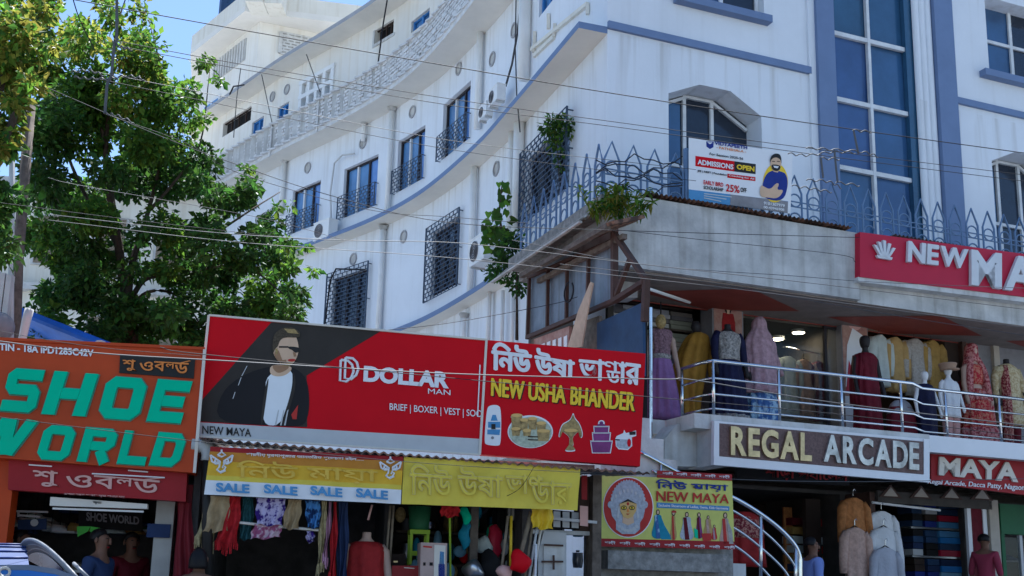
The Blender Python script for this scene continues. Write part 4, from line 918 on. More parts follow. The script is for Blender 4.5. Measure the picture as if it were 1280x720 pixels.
t.part('roof', q)
t.part('lower_panel', board(RL, [(746, 404), (803, 378), (804, 470), (746, 470)], .02, .04, 'blue_panel'))
q = MB(); q.poly(RL.pp([(660, 424), (745, 394), (745, 470), (660, 470)]), .05, .05, 'wood_old'); q.poly(RL.pp([(668, 424), (712, 408), (712, 450), (668, 460)], .0), -.01, .05, 'poster_pink')
for k in range(6): a_ = 670+k*7; q.poly(RL.pp([(a_, 433-k*2.4), (a_+4, 431-k*2.4), (a_+4, 450-k*2), (a_, 452-k*2)], .02), -.025, .01, 'sign_white')
t.part('lower_wall', q)
q = MB(); q.poly(R.pp([(775, 293), (797, 297), (797, 372), (776, 372)], .9), -.9, .3, 'concrete_pale'); single('pillar', 'short whitewashed pillar behind the brown iron truss of the annex', 'pillar', R, tuple(R.h(786, 372, .9)), q)
mat('paper_cream', (.60, .46, .33), .8, var=.15, scale=5)
q = MB(); q.poly(RL.pp([(741, 354), (738, 352), (722, 390), (709, 436), (727, 433), (733, 395)], .25), -.25, .02, 'paper_cream'); single('paper_sheet', 'torn pale sheet standing up like a horn above the red sign', 'sheet', RL, tuple(RL.h(718, 436, .25)), q)
q = MB(); c = RL.h(711, 365, .15); q.tube([(c.x+.2*math.cos(k*.42+1.6)*.8, c.y, c.z+.15*math.sin(k*.42+1.6)) for k in range(14)], .012, 'wire', 5); single('cable_loop', 'loose black cable loop hanging in front of the annex panes', 'cable', RL, tuple(c), q)
q = MB(); q.tube([tuple(R.h(811, 361, 1.3)), tuple(R.h(862, 378, .3))], .025, 'white_paint', 6); single('tube_light', 'thin white tube light slanting under the soffit above the lilac mannequin', 'tube light', R, tuple(R.h(811, 361, 1.3)), q)
q = MB(); a = R.h(813, 470, 1.2); q.tube([(a.x, a.y, 3.6), (a.x, a.y, 5.6)], .03, 'steel', 8); q.tube([(a.x-.1, a.y, 3.6), (a.x-.1, a.y, 6.0)], .05, 'dark', 8); single('shutter_post', 'slim steel shutter post beside the lilac gown', 'post', R, (a.x, a.y, 3.6), q)
q = MB(); a = R.h(826, 402, .8); q.ball((a.x, a.y, a.z), (.08, .08, .11), 'brass_print'); q.tube([(a.x, a.y, a.z+.1), (a.x, a.y, a.z+.3)], .01, 'dark', 5); single('lantern', 'small bulbous hanging lantern over the lilac mannequin', 'lantern', R, tuple(a), q, smooth=True)
# air conditioners
def ac(px, py, off, s, lab, rot=0):
    ss, z = whit(px, py, off); Fm = wframe(ss, off); t = Thing('air_conditioner', lab, 'air conditioner', Fm, (0, 0, z), 'air conditioners on the long side')
    q = MB(); q.box(-.42*s, .42*s, -.16*s, .16*s, z, z+.56*s, 'white_paint'); q.box(-.44*s, .44*s, -.17*s, .17*s, z+.56*s, z+.59*s, 'white_paint'); t.part('casing', q)
    q = MB(); q.tube([(-.12*s, -.162*s, z+.28*s), (-.12*s, -.18*s, z+.28*s)], .22*s, 'panel_grey', 20)
    for k in range(4): q.tube([(-.12*s+.05*(k+1)*s*math.cos(j*math.pi/10), -.185*s, z+.28*s+.05*(k+1)*s*math.sin(j*math.pi/10)) for j in range(21)], .006*s, 'wire', 4, False)
    t.part('fan_grille', q)
    for x in (-.3*s, .3*s): t.part('bracket', MB().box(x-.02, x+.02, -.16*s, .16*s, z-.04, z-.001, 'pvc'))
ac(621, 130, .28, .58, 'air conditioner sitting on the blue ledge near the corner pipes'); ac(607, 148, .25, .5, 'smaller air conditioner unit left of another on the blue ledge near the corner'); ac(406, 300, .3, .85, 'air conditioner on the blue ledge just beside the tree foliage'); ac(604, 330, .28, .95, 'air conditioner beside the heart leaved climber under the grilled window')
# ------------------------------------------------------------------ stairs, stone wall and yellow sign
SV = 2.45
t = Thing('staircase', 'concrete stair climbing from the shop floor to the balcony behind the yellow sign', 'stairs', R, (-.6, -1.9, 0)); q = MB()
for i in range(13):
    x = 1.9-i*.2; z = .5+.27*(i+1) if False else .5+i*.255
    q.box(x-.2, x, -2.3, -1.3, max(0, z-.5), z+.255, 'concrete_pale')
t.part('steps', q)
q = MB(); q.poly(R.pp([(832, 548), (846, 530), (862, 530), (862, 524), (892, 525), (891, 583), (830, 583)], 1.6), -1.6, .5, 'concrete_pale'); q.poly(R.pp([(800, 583), (830, 583), (840, 600), (800, 600)], 1.2), -1.2, .5, 'dark'); t.part('landing', q)
q = MB(); q.poly([(R.h(742, 690, 2.4).x, .0), (R.h(915, 690, 2.4).x, 0), (R.h(915, 690, 2.4).x, 2.28), (R.h(905, 690, 2.4).x, 2.34), (R.h(742, 690, 2.4).x, 2.34)], -2.42, .3, 'stone')
q.box(R.h(752, 700, 2.45).x, R.h(900, 700, 2.45).x, -2.62, -2.43, 1.9, 2.12, 'stone'); q.box(R.h(757, 700, 2.45).x, R.h(895, 700, 2.45).x, -2.6, -2.43, .0, 1.78, 'wood_old'); t.part('stone_base', q)
t = Thing('stair_railing', 'steel pipe stair railing sloping down to the shop entrance', 'railing', R, (1.7, -2.3, 2.0))
def arcpts(pts): return [tuple(p) for p in catm_([R.h(*p, 2.32) for p in pts])]
def catm_(pts, n=6):
    P = [pts[0]*2-pts[1]]+pts+[pts[-1]*2-pts[-2]]; out = []
    for i in range(1, len(P)-2):
        a, b, c, d_ = P[i-1:i+3]
        for k in range(n): u = k/n; out.append(.5*((2*b)+(c-a)*u+(2*a-5*b+4*c-d_)*u*u+(3*b-a-3*c+d_)*u**3))
    return out+[P[-2]]
for i, pts in enumerate((((800, 565), (860, 597), (922, 625), (965, 653), (990, 677), (999, 694), (1000, 712), (1000, 740)), ((815, 588), (865, 615), (921, 641), (960, 669), (985, 695), (996, 712)), ((830, 612), (870, 637), (921, 662), (955, 688), (978, 710), (990, 728)), ((840, 640), (880, 664), (921, 684), (950, 708), (970, 730)))):
    t.part('bar', MB().tube(arcpts(pts), .03 if i == 0 else .016, 'steel', 8), smooth=True)
for a, b in (((951, 646), (951, 735)), ((995, 684), (994, 745)), ((826, 578), (826, 640))): t.part('post', MB().tube([tuple(R.h(*a, 2.32)), tuple(R.h(*b, 2.32))], .024, 'steel', 8), smooth=True)
t = start('shop_sign', 'yellow flex sign with a red oval mask face, saree figures and blue and red lettering', 'sign', R, (750, 682), 2.6)
V = 2.6; q = board(R, [(751, 594), (915, 600), (918, 677), (750, 674)], V, .05, 'poster_lime'); q.poly(R.pp([(822, 588), (915, 593), (915, 601), (822, 597)], V+.01), -V-.01, .02, 'sign_red_dark'); q.poly(R.pp([(750, 673), (918, 677), (919, 687), (750, 683)], V+.01), -V-.01, .02, 'sign_red_dark'); t.part('board', q)
Z = lambda pts: [(740+x/6, 580+y/6) for x, y in pts]
def yp(q, pts, m, dv): q.poly(R.pp(Z(pts), V+dv), -(V+dv), .003, m)
def yo(q, cx, cy, rx, ry, m, dv, n=28): yp(q, [(cx+rx*math.cos(2*math.pi*k/n), cy+ry*math.sin(2*math.pi*k/n)) for k in range(n)], m, dv)
q = MB(); yo(q, 272, 325, 190, 228, 'sign_white', .004, 40); yo(q, 272, 325, 183, 221, 'poster_red', .008, 40); crown = []
for k in range(41):
    a = math.pi*(1+k/40); r = 1+.06*(k % 2); crown.append((270+128*r*math.cos(a), 300+175*r*math.sin(a)))
yp(q, crown+[(400, 330), (385, 400), (360, 440), (360, 490), (320, 525), (225, 525), (180, 490), (180, 430), (150, 390), (140, 330)], 'mask_grey', .012)
for k in range(9): yo(q, 150+30*k, 268-70*math.sin(math.pi*k/8), 9, 14, 'sign_grey', .016, 10)
yo(q, 142, 305, 24, 28, 'mask_grey', .014); yo(q, 396, 305, 24, 28, 'mask_grey', .014)
for s_ in (-1, 1): yp(q, [(270+s_*70, 310), (270+s_*85, 400), (270+s_*70, 410), (270+s_*58, 330)], 'sign_grey', .016)
yp(q, [(232, 380), (310, 380), (316, 440), (270, 460), (228, 440)], 'skin_print', .015); yp(q, [(207, 300), (270, 268), (336, 300), (332, 350), (305, 395), (270, 410), (236, 395), (212, 350)], 'mask_gold', .019)
yp(q, [(205, 300), (270, 262), (338, 300), (270, 280)], 'sign_black', .022); yo(q, 270, 298, 9, 12, 'poster_red', .022, 10)
for s_ in (-1, 1): yo(q, 270+s_*30, 328, 22, 17, 'sign_black', .022, 12); yo(q, 270+s_*30, 328, 17, 10, 'letter_yellow', .025, 12); yo(q, 270+s_*30, 328, 6, 8, 'sign_black', .028, 8)
yp(q, [(265, 335), (275, 335), (278, 360), (262, 360)], 'letter_orange', .022); yp(q, [(255, 372), (285, 372), (270, 382)], 'poster_red', .022)
for k in range(7): yo(q, 205+22*k, 470+30*math.sin(math.pi*k/6), 14, 12, 'sign_grey', .016, 10)
t.part('mask_print', q)
SMOOTH = True
q = MB()
def pgirl(x, y0, y1, wd, m, m2, skin='skin_print'):
    h = y1-y0; wd *= 1.25
    yp(q, [(x-wd*.25, y0+h*.18), (x+wd*.25, y0+h*.18), (x+wd*.2, y0+h*.42), (x+wd*.5, y1), (x-wd*.5, y1), (x-wd*.2, y0+h*.42)], m, .006)
    yp(q, [(x-wd*.2, y0+h*.2), (x-wd*.02, y0+h*.2), (x+wd*.15, y1-3), (x-wd*.1, y1-3)], m2, .010); yo(q, x, y0+h*.1, h*.065, h*.10, 'sign_black', .007, 12); yo(q, x, y0+h*.10, h*.04, h*.065, skin, .011, 10)
pgirl(495, 340, 560, 95, 'teal_print', 'blue_print'); yp(q, [(515, 385), (545, 460), (605, 565), (520, 565)], 'teal_print', .005); pgirl(612, 345, 570, 48, 'kurta_mustard', 'poster_red'); yp(q, [(600, 350), (630, 350), (635, 365), (598, 365)], 'poster_red', .013); pgirl(712, 358, 570, 105, 'mask_grey', 'maroon'); pgirl(803, 362, 560, 55, 'purple_print', 'maroon'); yp(q, [(765, 480), (800, 500), (795, 560), (770, 550)], 'letter_green', .009)
pgirl(872, 385, 530, 70, 'kurta_mustard', 'kurta_peach'); pgirl(918, 455, 570, 45, 'poster_red', 'pink_net'); yp(q, [(820, 520), (895, 520), (895, 575), (835, 578)], 'poster_red', .012); pgirl(1000, 362, 600, 85, 'kurta_peach', 'poster_red'); yp(q, [(1010, 400), (1050, 500), (1062, 600), (1030, 600)], 'kurta_silver', .012)
SMOOTH = False
t.part('figure_print', q)
for s, pts, m, bo in (('নিউ', [(482, 112), (708, 130), (712, 192), (484, 182)], 'poster_blue', .014), ('মায়া', [(745, 145), (1018, 158), (1016, 212), (745, 195)], 'poster_blue', .014), ('NEW MAYA', [(484, 202), (1028, 230), (1024, 296), (484, 278)], 'poster_red', .04)):
    t.part('lettering', MB().heavy(s, R.pp(Z(pts), V+.012), -V-.012, m, .04 if ord(s[0]) > 255 else .02, .004, 0))
q = MB(); yp(q, [(486, 288), (1030, 318), (1030, 352), (486, 328)], 'banner_blue', .008); q.text('Exclusive Showroom of Ladies, Gents, Kids Garments', R.pp(Z([(498, 298), (1020, 325), (1020, 346), (498, 322)]), V+.014), -V-.014, 'sign_white', .003, .02); t.part('strip', q)
q = MB()
for k in range(9): a = 95+k*112; q.text('শাড়ী', R.pp(Z([(a, 575+k*4.5), (a+80, 578+k*4.5), (a+80, 606+k*4.5), (a, 603+k*4.5)]), V+.014), -V-.014, 'sign_white', .003, .02)
for k in range(5): a = 528+k*106; q.text('শাড়ী', R.pp(Z([(a, 58+k*6), (a+80, 60+k*6), (a+80, 86+k*6), (a, 84+k*6)]), V+.014), -V-.014, 'sign_white', .003, .02)
t.part('border_lettering', q)
# ------------------------------------------------------------------ row of small shops in front: big boards
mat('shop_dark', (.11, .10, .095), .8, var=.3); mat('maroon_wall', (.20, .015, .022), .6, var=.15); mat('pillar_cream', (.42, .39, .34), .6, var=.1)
def sheet_sign(lab, corners, v, th, m):
    t = start('signboard', lab, 'sign', G, corners[3], v); t.part('board', board(G, corners, v, th, m)); return t
# SHOE WORLD
t = start('signboard', 'orange board with big slanted green letters at the left edge', 'sign', G, (243, 590), .25); V = .25
q = board(G, [(-120, 419), (256, 437), (243, 591), (-120, 563)], V, .3, 'sign_orange'); t.part('board', q)
q = MB(); q.bar(tuple(G.h(256, 437, V+.012)), tuple(G.h(243, 591, V+.012)), .03, .03, 'sign_cream'); q.bar(tuple(G.h(-120, 418, V+.01)), tuple(G.h(256, 436, V+.01)), .03, .03, 'sign_orange'); t.part('edge', q)
GL = {'S': [([(1, .87), (.22, .87), (.14, .8), (.14, .6), (.22, .52), (.78, .52), (.86, .44), (.86, .2), (.78, .13), (0, .13)], 0)],
      'H': [([(.15, 0), (.15, 1)], 0), ([(.85, 0), (.85, 1)], 0), ([(.30, .5), (.70, .5)], 0)],
      'O': [([(.14, .24), (.25, .13), (.75, .13), (.86, .24), (.86, .76), (.75, .87), (.25, .87), (.14, .76)], 1)],
      'E': [([(1, .87), (.15, .87), (.15, .13), (1, .13)], 0), ([(.30, .5), (.92, .5)], 0)],
      'W': [([(.04, 1), (.20, 0)], 0), ([(.26, 0), (.46, 1)], 0), ([(.52, 1), (.66, 0)], 0), ([(.72, 0), (.92, 1)], 0)],
      'R': [([(.15, 0), (.15, .87), (.76, .87), (.86, .78), (.86, .58), (.76, .48), (.30, .48)], 0), ([(.60, .36), (.84, 0)], 0)],
      'L': [([(.15, 1), (.15, .13), (1, .13)], 0)],
      'D': [([(.15, .13), (.72, .13), (.86, .28), (.86, .72), (.72, .87), (.15, .87)], 1)]}
def ribbon(q, pts, closed, Q, y, th, m, w=.29):
    P = [Vector(p) for p in pts]; n = len(P); A = []; Bq = []; tl, tr, br, bl = [Vector(p) for p in Q]
    mp = lambda p: (bl.lerp(br, p.x)).lerp(tl.lerp(tr, p.x), p.y)
    for i, p in enumerate(P):
        a = P[i-1] if (closed or i) else None; b = P[(i+1) % n] if (closed or i < n-1) else None
        d1 = (p-a).normalized() if a else (b-p).normalized(); d2 = (b-p).normalized() if b else d1
        n1 = Vector((-d1.y, d1.x)); n2 = Vector((-d2.y, d2.x)); k = (n1+n2).normalized(); k = k/max(.5, k.dot(n1))
        k = Vector((k.x*w/2, k.y*w*.42)); A.append(mp(p+k)); Bq.append(mp(p-k))
    V_ = [(p.x, y, p.y) for p in A+Bq]+[(p.x, y+th, p.y) for p in A+Bq]; f = []
    for i in range(n if closed else n-1):
        j = (i+1) % n; f += [(i, j, n+j, n+i), (2*n+i, 3*n+i, 3*n+j, 2*n+j), (i, 2*n+i, 2*n+j, j), (n+i, n+j, 3*n+j, 3*n+i)]
    if not closed: f += [(0, n, 3*n, 2*n), (n-1, 3*n-1, 4*n-1, 2*n-1)]
    q.add(V_, f, m)
def slant(t, s, bounds, m, edge, cuts):
    """blocky letters of a line, each between its own pixel corners"""
    for ch, pts in zip(s, cuts):
        q = MB(); Q = G.pp(pts, V+.012)
        for i_, (pl, c) in enumerate(GL[ch]): wd_ = .22 if ch == 'W' else .29; ribbon(q, pl, c, Q, -V-.04-.001*i_, .03, m, wd_); ribbon(q, pl, c, Q, -V-.012-.0005*i_, .008, edge, wd_+.06)
        t.part('letter', q)
sk = lambda x0, y0, x1, y1, h0, h1, s=15: [(x0+s, y0), (x1+s, y0+(x1-x0)*.075), (x1, y0+h1+(x1-x0)*.075), (x0, y0+h0)]
slant(t, 'SHOE', None, 'letter_green', 'letter_green_edge', [sk(0, 460, 43, 0, 54, 54, 14), sk(52, 464, 107, 0, 54, 53, 17), sk(122, 470, 172, 0, 53, 53, 14), sk(183, 474, 226, 0, 53, 53, 15)])
slant(t, 'WORLD', None, 'letter_green', 'letter_green_edge', [sk(-40, 521, 27, 0, 45, 44, 20), sk(45, 531, 84, 0, 43, 43, 13), sk(96, 534, 137, 0, 43, 43, 12), sk(146, 538, 181, 0, 42, 42, 11), sk(186, 540, 222, 0, 42, 42, 13)])
t.part('registration_line', words(G, 'GSTIN - 18A IPD1285C42V', [(-14, 428), (117, 437), (117, 446), (-14, 437)], V+.01, 'sign_white', .006, .03))
q = board(G, [(150, 443), (244, 448), (242, 473), (149, 466)], V+.02, .02, 'sign_black'); t.part('name_plate', q)
def bn_shoe(pts, v, m):      # the Bengali shop name; the last cluster is stacked by hand
    q = MB(); tl, tr, br, bl = [Vector(p) for p in G.pp(pts, v)]
    def qd(a, b, c, d): f = lambda u, w_: (bl.lerp(br, u)).lerp(tl.lerp(tr, u), w_); return [tuple(f(a, d)), tuple(f(b, d)), tuple(f(b, c)), tuple(f(a, c))]
    for ch, w_ in (('শু', (0, .2, 0, .92)), ('ও', (.25, .44, .08, .82)), ('ব', (.46, .62, .1, .9)), ('ল', (.625, .76, .35, .9)), ('ড', (.76, .96, 0, .9))): q.heavy(ch, qd(*w_), -v, m, .03, .006)
    q.poly([tuple((bl.lerp(br, u)).lerp(tl.lerp(tr, u), w_)) for u, w_ in ((.84, .93), (.97, 1.16), (1.0, 1.12), (.87, .9))], -v-.006, .005, m); return q
t.part('lettering', bn_shoe([(154, 448), (239, 453), (238, 467), (153, 463)], V+.03, 'letter_orange'))
# lower shoe board and shop
t = start('signboard', 'dark red board with pale Bengali lettering below the orange board', 'sign', G, (12, 613), .1)
t.part('board', board(G, [(11, 573), (234, 590), (232, 627), (10, 612)], .12, .15, 'sign_red_dark')); t.part('lettering', bn_shoe([(42, 585), (206, 600), (205, 617), (41, 607)], .135, 'letter_pink'))
t.part('small_print', words(G, 'এখানে সকল প্রকার জুতা পাওয়া যায়', [(80, 616), (156, 620), (156, 623), (80, 619)], .13, 'letter_pink', .003, .02))
for a, b in (((36, 581), (65, 583)), ((115, 592), (206, 597)), ((160, 588), (185, 590))): t.part('trim_strip', MB().bar(tuple(G.h(*a, .15)), tuple(G.h(*b, .15)), .012, .012, 'sign_white'))
t = start('light_box', 'long white tube light casing hung below the dark red board', 'light', G, (62, 632), .05); q = board(G, [(63, 621), (184, 630), (184, 636), (62, 632)], .06, .1, 'sign_cream'); q.box(G.h(66, 632).x, G.h(180, 632).x, -.0, .03, G.h(120, 636).z-.02, G.h(120, 636).z-.002, 'sign_white'); t.part('casing', q); t.part('lettering', words(G, 'জুতা', [(116, 626), (127, 627), (127, 631), (116, 630)], .065, 'dark', .003, .01))
xg = lambda x, v=0: G.h(x, 650, v).x
t = Thing('shoe_shop', 'open shoe shop with red and cream pillars under the orange board', 'shop', G, (xg(120), .5, 0)); X0 = -6.6
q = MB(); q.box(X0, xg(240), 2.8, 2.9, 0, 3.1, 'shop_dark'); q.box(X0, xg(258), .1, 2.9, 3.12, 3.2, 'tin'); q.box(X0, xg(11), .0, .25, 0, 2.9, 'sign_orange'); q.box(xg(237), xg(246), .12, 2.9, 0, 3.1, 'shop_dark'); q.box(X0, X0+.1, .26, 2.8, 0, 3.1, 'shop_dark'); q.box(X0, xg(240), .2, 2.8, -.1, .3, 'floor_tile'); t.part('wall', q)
q = MB(); q.box(xg(194, -.2), xg(217, -.2), .2, .5, 0, 2.62, 'pillar_cream'); q.box(xg(185, -.18), xg(214, -.18), .17, .199, G.h(200, 672, -.18).z, G.h(200, 655, -.18).z, 'denim'); t.part('pillar', q)
q = MB(); q.box(xg(220), xg(236), .15, .4, 0, 2.6, 'maroon_wall'); t.part('pillar', q)
for z, lab in ((1.2, 0), (1.7, 0), (2.2, 0)):
    q = MB(); q.box(X0+.2, xg(185, -2), 2.4, 2.78, z, z+.03, 'alu'); t.part('shelf', q)
mats_ = ['sign_grey', 'dark_brown', 'blue_panel', 'sign_red_dark', 'sign_black', 'green_paint', 'kurta_silver']
def shoe(q, x, y, z, m):
    q.loft([[(x+dx*.27-.13, y+ry*math.cos(a), z+max(0, rz*math.sin(a))) for a in [math.pi*2*k/10 for k in range(10)]] for dx, ry, rz in ((0, .02, .05), (.1, .045, .10), (.4, .045, .09), (.6, .042, .055), (.9, .045, .045), (1, .02, .02))], m)
for z in (1.23, 1.73, 2.23):
    for i in range(9):
        q = MB(); x = X0+.45+i*.36
        if x > xg(180, -2): break
        m_ = random.choice(mats_)
        shoe(q, x, 2.52, z, m_); shoe(q, x+.02, 2.42, z, m_); g_ = G.m
        single('shoes', 'pair of shoes on the dark back shelf of the shoe shop', 'shoes', G, (x, 2.5, z), q, 'shoes on the back shelf', True)
t = Thing('display_rack', 'wire rack of white and blue packets hanging at the left of the shoe shop', 'rack', G, (xg(30), 1, 1.6)); q = MB()
for a, b in (((20, 639), (60, 640)), ((22, 644), (50, 646)), ((23, 639), (23, 646))): q.bar(tuple(G.h(*a, -.9)), tuple(G.h(*b, -.9)), .02, .02, 'sign_grey')
t.part('rack', q); q = MB(); q.poly(G.pp([(22, 650), (58, 648), (58, 662), (22, 662)], -.95), .95, .02, 'denim'); q.ell(G.h(42, 653, -.9).x, G.h(42, 653, -.9).z, .04, .04, .93, .01, 'sign_grey', 10); t.part('packet', q)
q = MB(); q.poly(G.pp([(96, 659), (113, 657), (120, 662), (125, 660), (118, 670), (109, 664), (97, 672)], -.6), .6, .04, 'leaf_flag') if 'leaf_flag' in MATS else None
mat('leaf_flag', (.08, .42, .05), .6); q = MB(); q.poly(G.pp([(96, 658), (113, 658), (110, 664), (97, 671)], -.6), .6, .03, 'leaf_flag'); q.poly(G.pp([(113.2, 658), (125, 660), (120, 671), (112, 664)], -.6), .6, .03, 'leaf_flag'); single('paper_flag', 'bright green paper flag hanging inside the shoe shop', 'flag', G, tuple(G.h(110, 671, -.6)), q)
t = start('signboard', 'dim dark board reading the shop name inside the shoe shop', 'sign', G, (108, 660), -1.4); t.part('board', board(G, [(98, 633), (178, 640), (178, 664), (98, 660)], -1.4, .03, 'dark')); t.part('lettering', words(G, 'SHOE WORLD', [(108, 640), (174, 646), (174, 656), (108, 651)], -1.38, 'panel_grey', .01, .03))
# pvc elbow
q = MB(); q.tube([tuple(G.h(*p, .2)) for p in ((240, 556), (252, 557), (258, 560), (261, 568), (260, 576))], .075, 'pvc', 10); q.tube([tuple(G.h(*p, .2)) for p in ((260, 574), (259, 640), (259, 760))], .055, 'sign_black', 10); single('drain_pipe', 'grey plastic elbow pipe leading into a black downpipe beside the orange board', 'pipe', G, tuple(G.h(259, 760, .2)), q, smooth=True)
# DOLLAR
V = .1; dq = [(262, 395), (608, 425), (599, 568), (246, 545)]
t = sheet_sign('huge red and black billboard of a man in dark glasses with a white strip below', dq, V, .12, 'sign_red'); Zd = lambda pts: [(240+x/3, 380+y/3) for x, y in pts]
def dp(q, pts, m, dv): q.poly(G.pp(Zd(pts), V+dv), -(V+dv), .003, m)
q = MB(); dp(q, [(298, 68), (708, 102), (430, 268), (432, 462), (20, 440), (24, 375)], 'sign_charcoal', .004); dp(q, [(18, 443), (1084, 506), (1077, 562), (13, 494)], 'sign_grey', .007); t.part('panels', q)
q = MB(); c = (63, 42), (1104, 134), (1079, 565), (17, 496)
for a, b in zip(c, c[1:]+c[:1]): A_, B_ = [G.h(*Zd([p])[0], V+.012) for p in (a, b)]; q.bar(tuple(A_), tuple(B_), .025, .02, 'sign_cream')
t.part('frame', q)
SMOOTH = True
q = MB()
dp(q, [(85, 445), (108, 330), (190, 265), (290, 232), (375, 232), (432, 275), (442, 370), (432, 440), (400, 462), (300, 456)], 'jacket', .008)
dp(q, [(278, 262), (375, 238), (378, 300), (360, 372), (330, 458), (262, 452), (275, 345)], 'vest', .011)
dp(q, [(290, 262), (295, 225), (372, 232), (374, 248), (350, 268), (318, 273)], 'skin_print', .0135)
dp(q, [(304, 140), (325, 108), (385, 108), (400, 150), (399, 185), (388, 212), (370, 232), (335, 228), (303, 190)], 'skin_print', .0165)
dp(q, [(303, 190), (302, 140), (310, 108), (345, 86), (387, 88), (408, 110), (401, 127), (350, 124), (330, 134), (322, 160), (312, 167)], 'hair_print', .0195) if 'hair_print' in MATS else dp(q, [(303, 190), (303, 140), (312, 108), (345, 88), (385, 90), (408, 110), (400, 125), (350, 122), (330, 132), (322, 158), (312, 165)], 'sign_black', .0195)
dp(q, [(360, 158), (400, 162), (404, 170), (396, 184), (382, 180), (376, 172), (362, 168)], 'sign_black', .0195); dp(q, [(326, 158), (362, 158), (362, 164), (326, 164)], 'sign_black', .0192)
dp(q, [(362, 206), (386, 205), (389, 212), (374, 217), (358, 213)], 'poster_red', .0195); dp(q, [(330, 215), (372, 224), (368, 233), (338, 230)], 'brass_print', .0192)
dp(q, [(312, 168), (321, 166), (322, 186), (314, 190)], 'brass_print', .0199)
dp(q, [(303, 190), (322, 165), (335, 200), (345, 228), (335, 228)], 'skin_shade', .0192); dp(q, [(296, 228), (335, 230), (368, 233), (352, 250), (318, 262)], 'skin_shade', .0165); dp(q, [(335, 212), (352, 208), (356, 222), (348, 226)], 'skin_shade', .0196)
dp(q, [(345, 92), (385, 94), (400, 112), (360, 108)], 'brass_print', .0215); dp(q, [(378, 180), (388, 182), (392, 196), (382, 198)], 'skin_shade', .0192)
dp(q, [(290, 262), (270, 330), (256, 456), (264, 456), (280, 345)], 'sign_charcoal', .0135); dp(q, [(378, 240), (382, 300), (350, 400), (338, 458), (348, 458), (372, 372), (392, 300)], 'sign_charcoal', .0137)
dp(q, [(372, 415), (398, 378), (392, 432), (378, 432)], 'poster_red', .0135)
for a, b in (((205, 232), (185, 270)), ((183, 275), (172, 305)), ((160, 330), (152, 355))): dp(q, [a, (a[0]+3, a[1]), (b[0]+3, b[1]), b], 'sign_grey', .0135)
for a in (310, 330, 345): dp(q, [(a, 455), (a+12, 400), (a+17, 395), (a+6, 455)], 'sign_grey', .0145)
SMOOTH = False
t.part('portrait', q)
for s, pts, m, bo in (('DOLLAR', [(455, 457), (562, 465), (561, 486), (454, 477)], 'sign_white', .05), ('MAN', [(535, 485.5), (563, 487.5), (563, 494), (535, 492)], 'sign_white', .0), ('BRIEF | BOXER | VEST | SOC', [(487, 504), (601, 513), (601, 524), (487, 515)], 'sign_white', .005), ('NEW MAYA', [(253, 532), (314, 536), (314, 546), (253, 542)], 'sign_black', .01), ('5422/2025', [(532, 556), (560, 558), (560, 563), (532, 561)], 'alu', .0)):
    if s[0] != '5': t.part('lettering', words(G, s, pts, V+.012, m, .004, bo))
q = MB(); mk = MB()
def ring_px(mb, pts, r, m, dv): mb.tube([tuple(G.h(*p, V+dv)) for p in pts], r, m, 5, False)
for ox, oy, s_ in ((426, 450, 1), (432, 447, 1)):
    ring_px(mk, [(ox, oy), (ox+9, oy+1), (ox+14, oy+6), (ox+16, oy+14), (ox+13, oy+22), (ox+7, oy+27), (ox-1, oy+26), (ox, oy)], .014, 'sign_white', .02)
t.part('emblem', mk)
q = MB(); a, b = G.h(600.5, 455, V+.012), G.h(597, 520, V+.012); q.bar(tuple(G.h(600, 456, V+.014)), tuple(G.h(597, 521, V+.014)), .012, .004, 'sign_white'); t.part('divider', q)
# USHA BHANDER
uq = [(609, 425), (807, 442), (800, 583), (600, 568)]
t = sheet_sign('square red board with white Bengali and yellow English shop name over pictures of kitchenware', uq, V, .12, 'sign_red'); Zu = lambda pts: [(590+x/4.3636, 420+y/4.3636) for x, y in pts]
def up(q, pts, m, dv): q.poly(G.pp(Zu(pts), V+dv), -(V+dv), .003, m)
def uo(q, cx, cy, rx, ry, m, dv, n=20): up(q, [(cx+rx*math.cos(2*math.pi*k/n), cy+ry*math.sin(2*math.pi*k/n)) for k in range(n)], m, dv)
def uw(s, pts, m, bo, dv=.012): return MB().text(s, G.pp(Zu(pts), V+dv), -(V+dv), m, .006, bo)
for s, pts in (('নিউ', [(112, 35), (322, 62), (318, 200), (110, 182)]), ('উষা', [(346, 66), (556, 108), (552, 226), (344, 204)]), ('ভা', [(586, 120), (718, 132), (715, 244), (584, 225)]), ('ণ', [(722, 134), (800, 142), (800, 196), (722, 188)]), ('ড', [(735, 190), (806, 197), (804, 258), (733, 250)]), ('া', [(806, 142), (838, 146), (836, 258), (804, 254)]), ('র', [(840, 148), (916, 158), (912, 268), (836, 258)])):
    t.part('lettering', MB().heavy(s, G.pp(Zu(pts), V+.012), -(V+.012), 'sign_white', .045, .006))
for s, pts in (('NEW', [(108, 232), (284, 250), (280, 346), (106, 325)]), ('USHA', [(312, 252), (510, 274), (506, 368), (308, 348)]), ('BHANDER', [(542, 278), (888, 312), (882, 408), (538, 372)])):
    t.part('shadow_lettering', MB().heavy(s, G.pp(Zu([(x+6, y+5) for x, y in pts]), V+.006), -(V+.006), 'sign_black', .045, .002)); t.part('lettering', MB().heavy(s, G.pp(Zu(pts), V+.014), -(V+.014), 'letter_yellow', .04, .006))
SMOOTH = True
q = MB(); up(q, [(80, 400), (95, 378), (140, 375), (160, 398), (158, 590), (140, 600), (80, 594), (66, 580)], 'sign_white', .006); up(q, [(88, 468), (154, 468), (154, 500), (88, 500)], 'banner_blue', .010); up(q, [(84, 510), (154, 510), (150, 540), (84, 536)], 'banner_blue', .010); up(q, [(106, 480), (128, 480), (128, 508), (106, 508)], 'sign_black', .014)
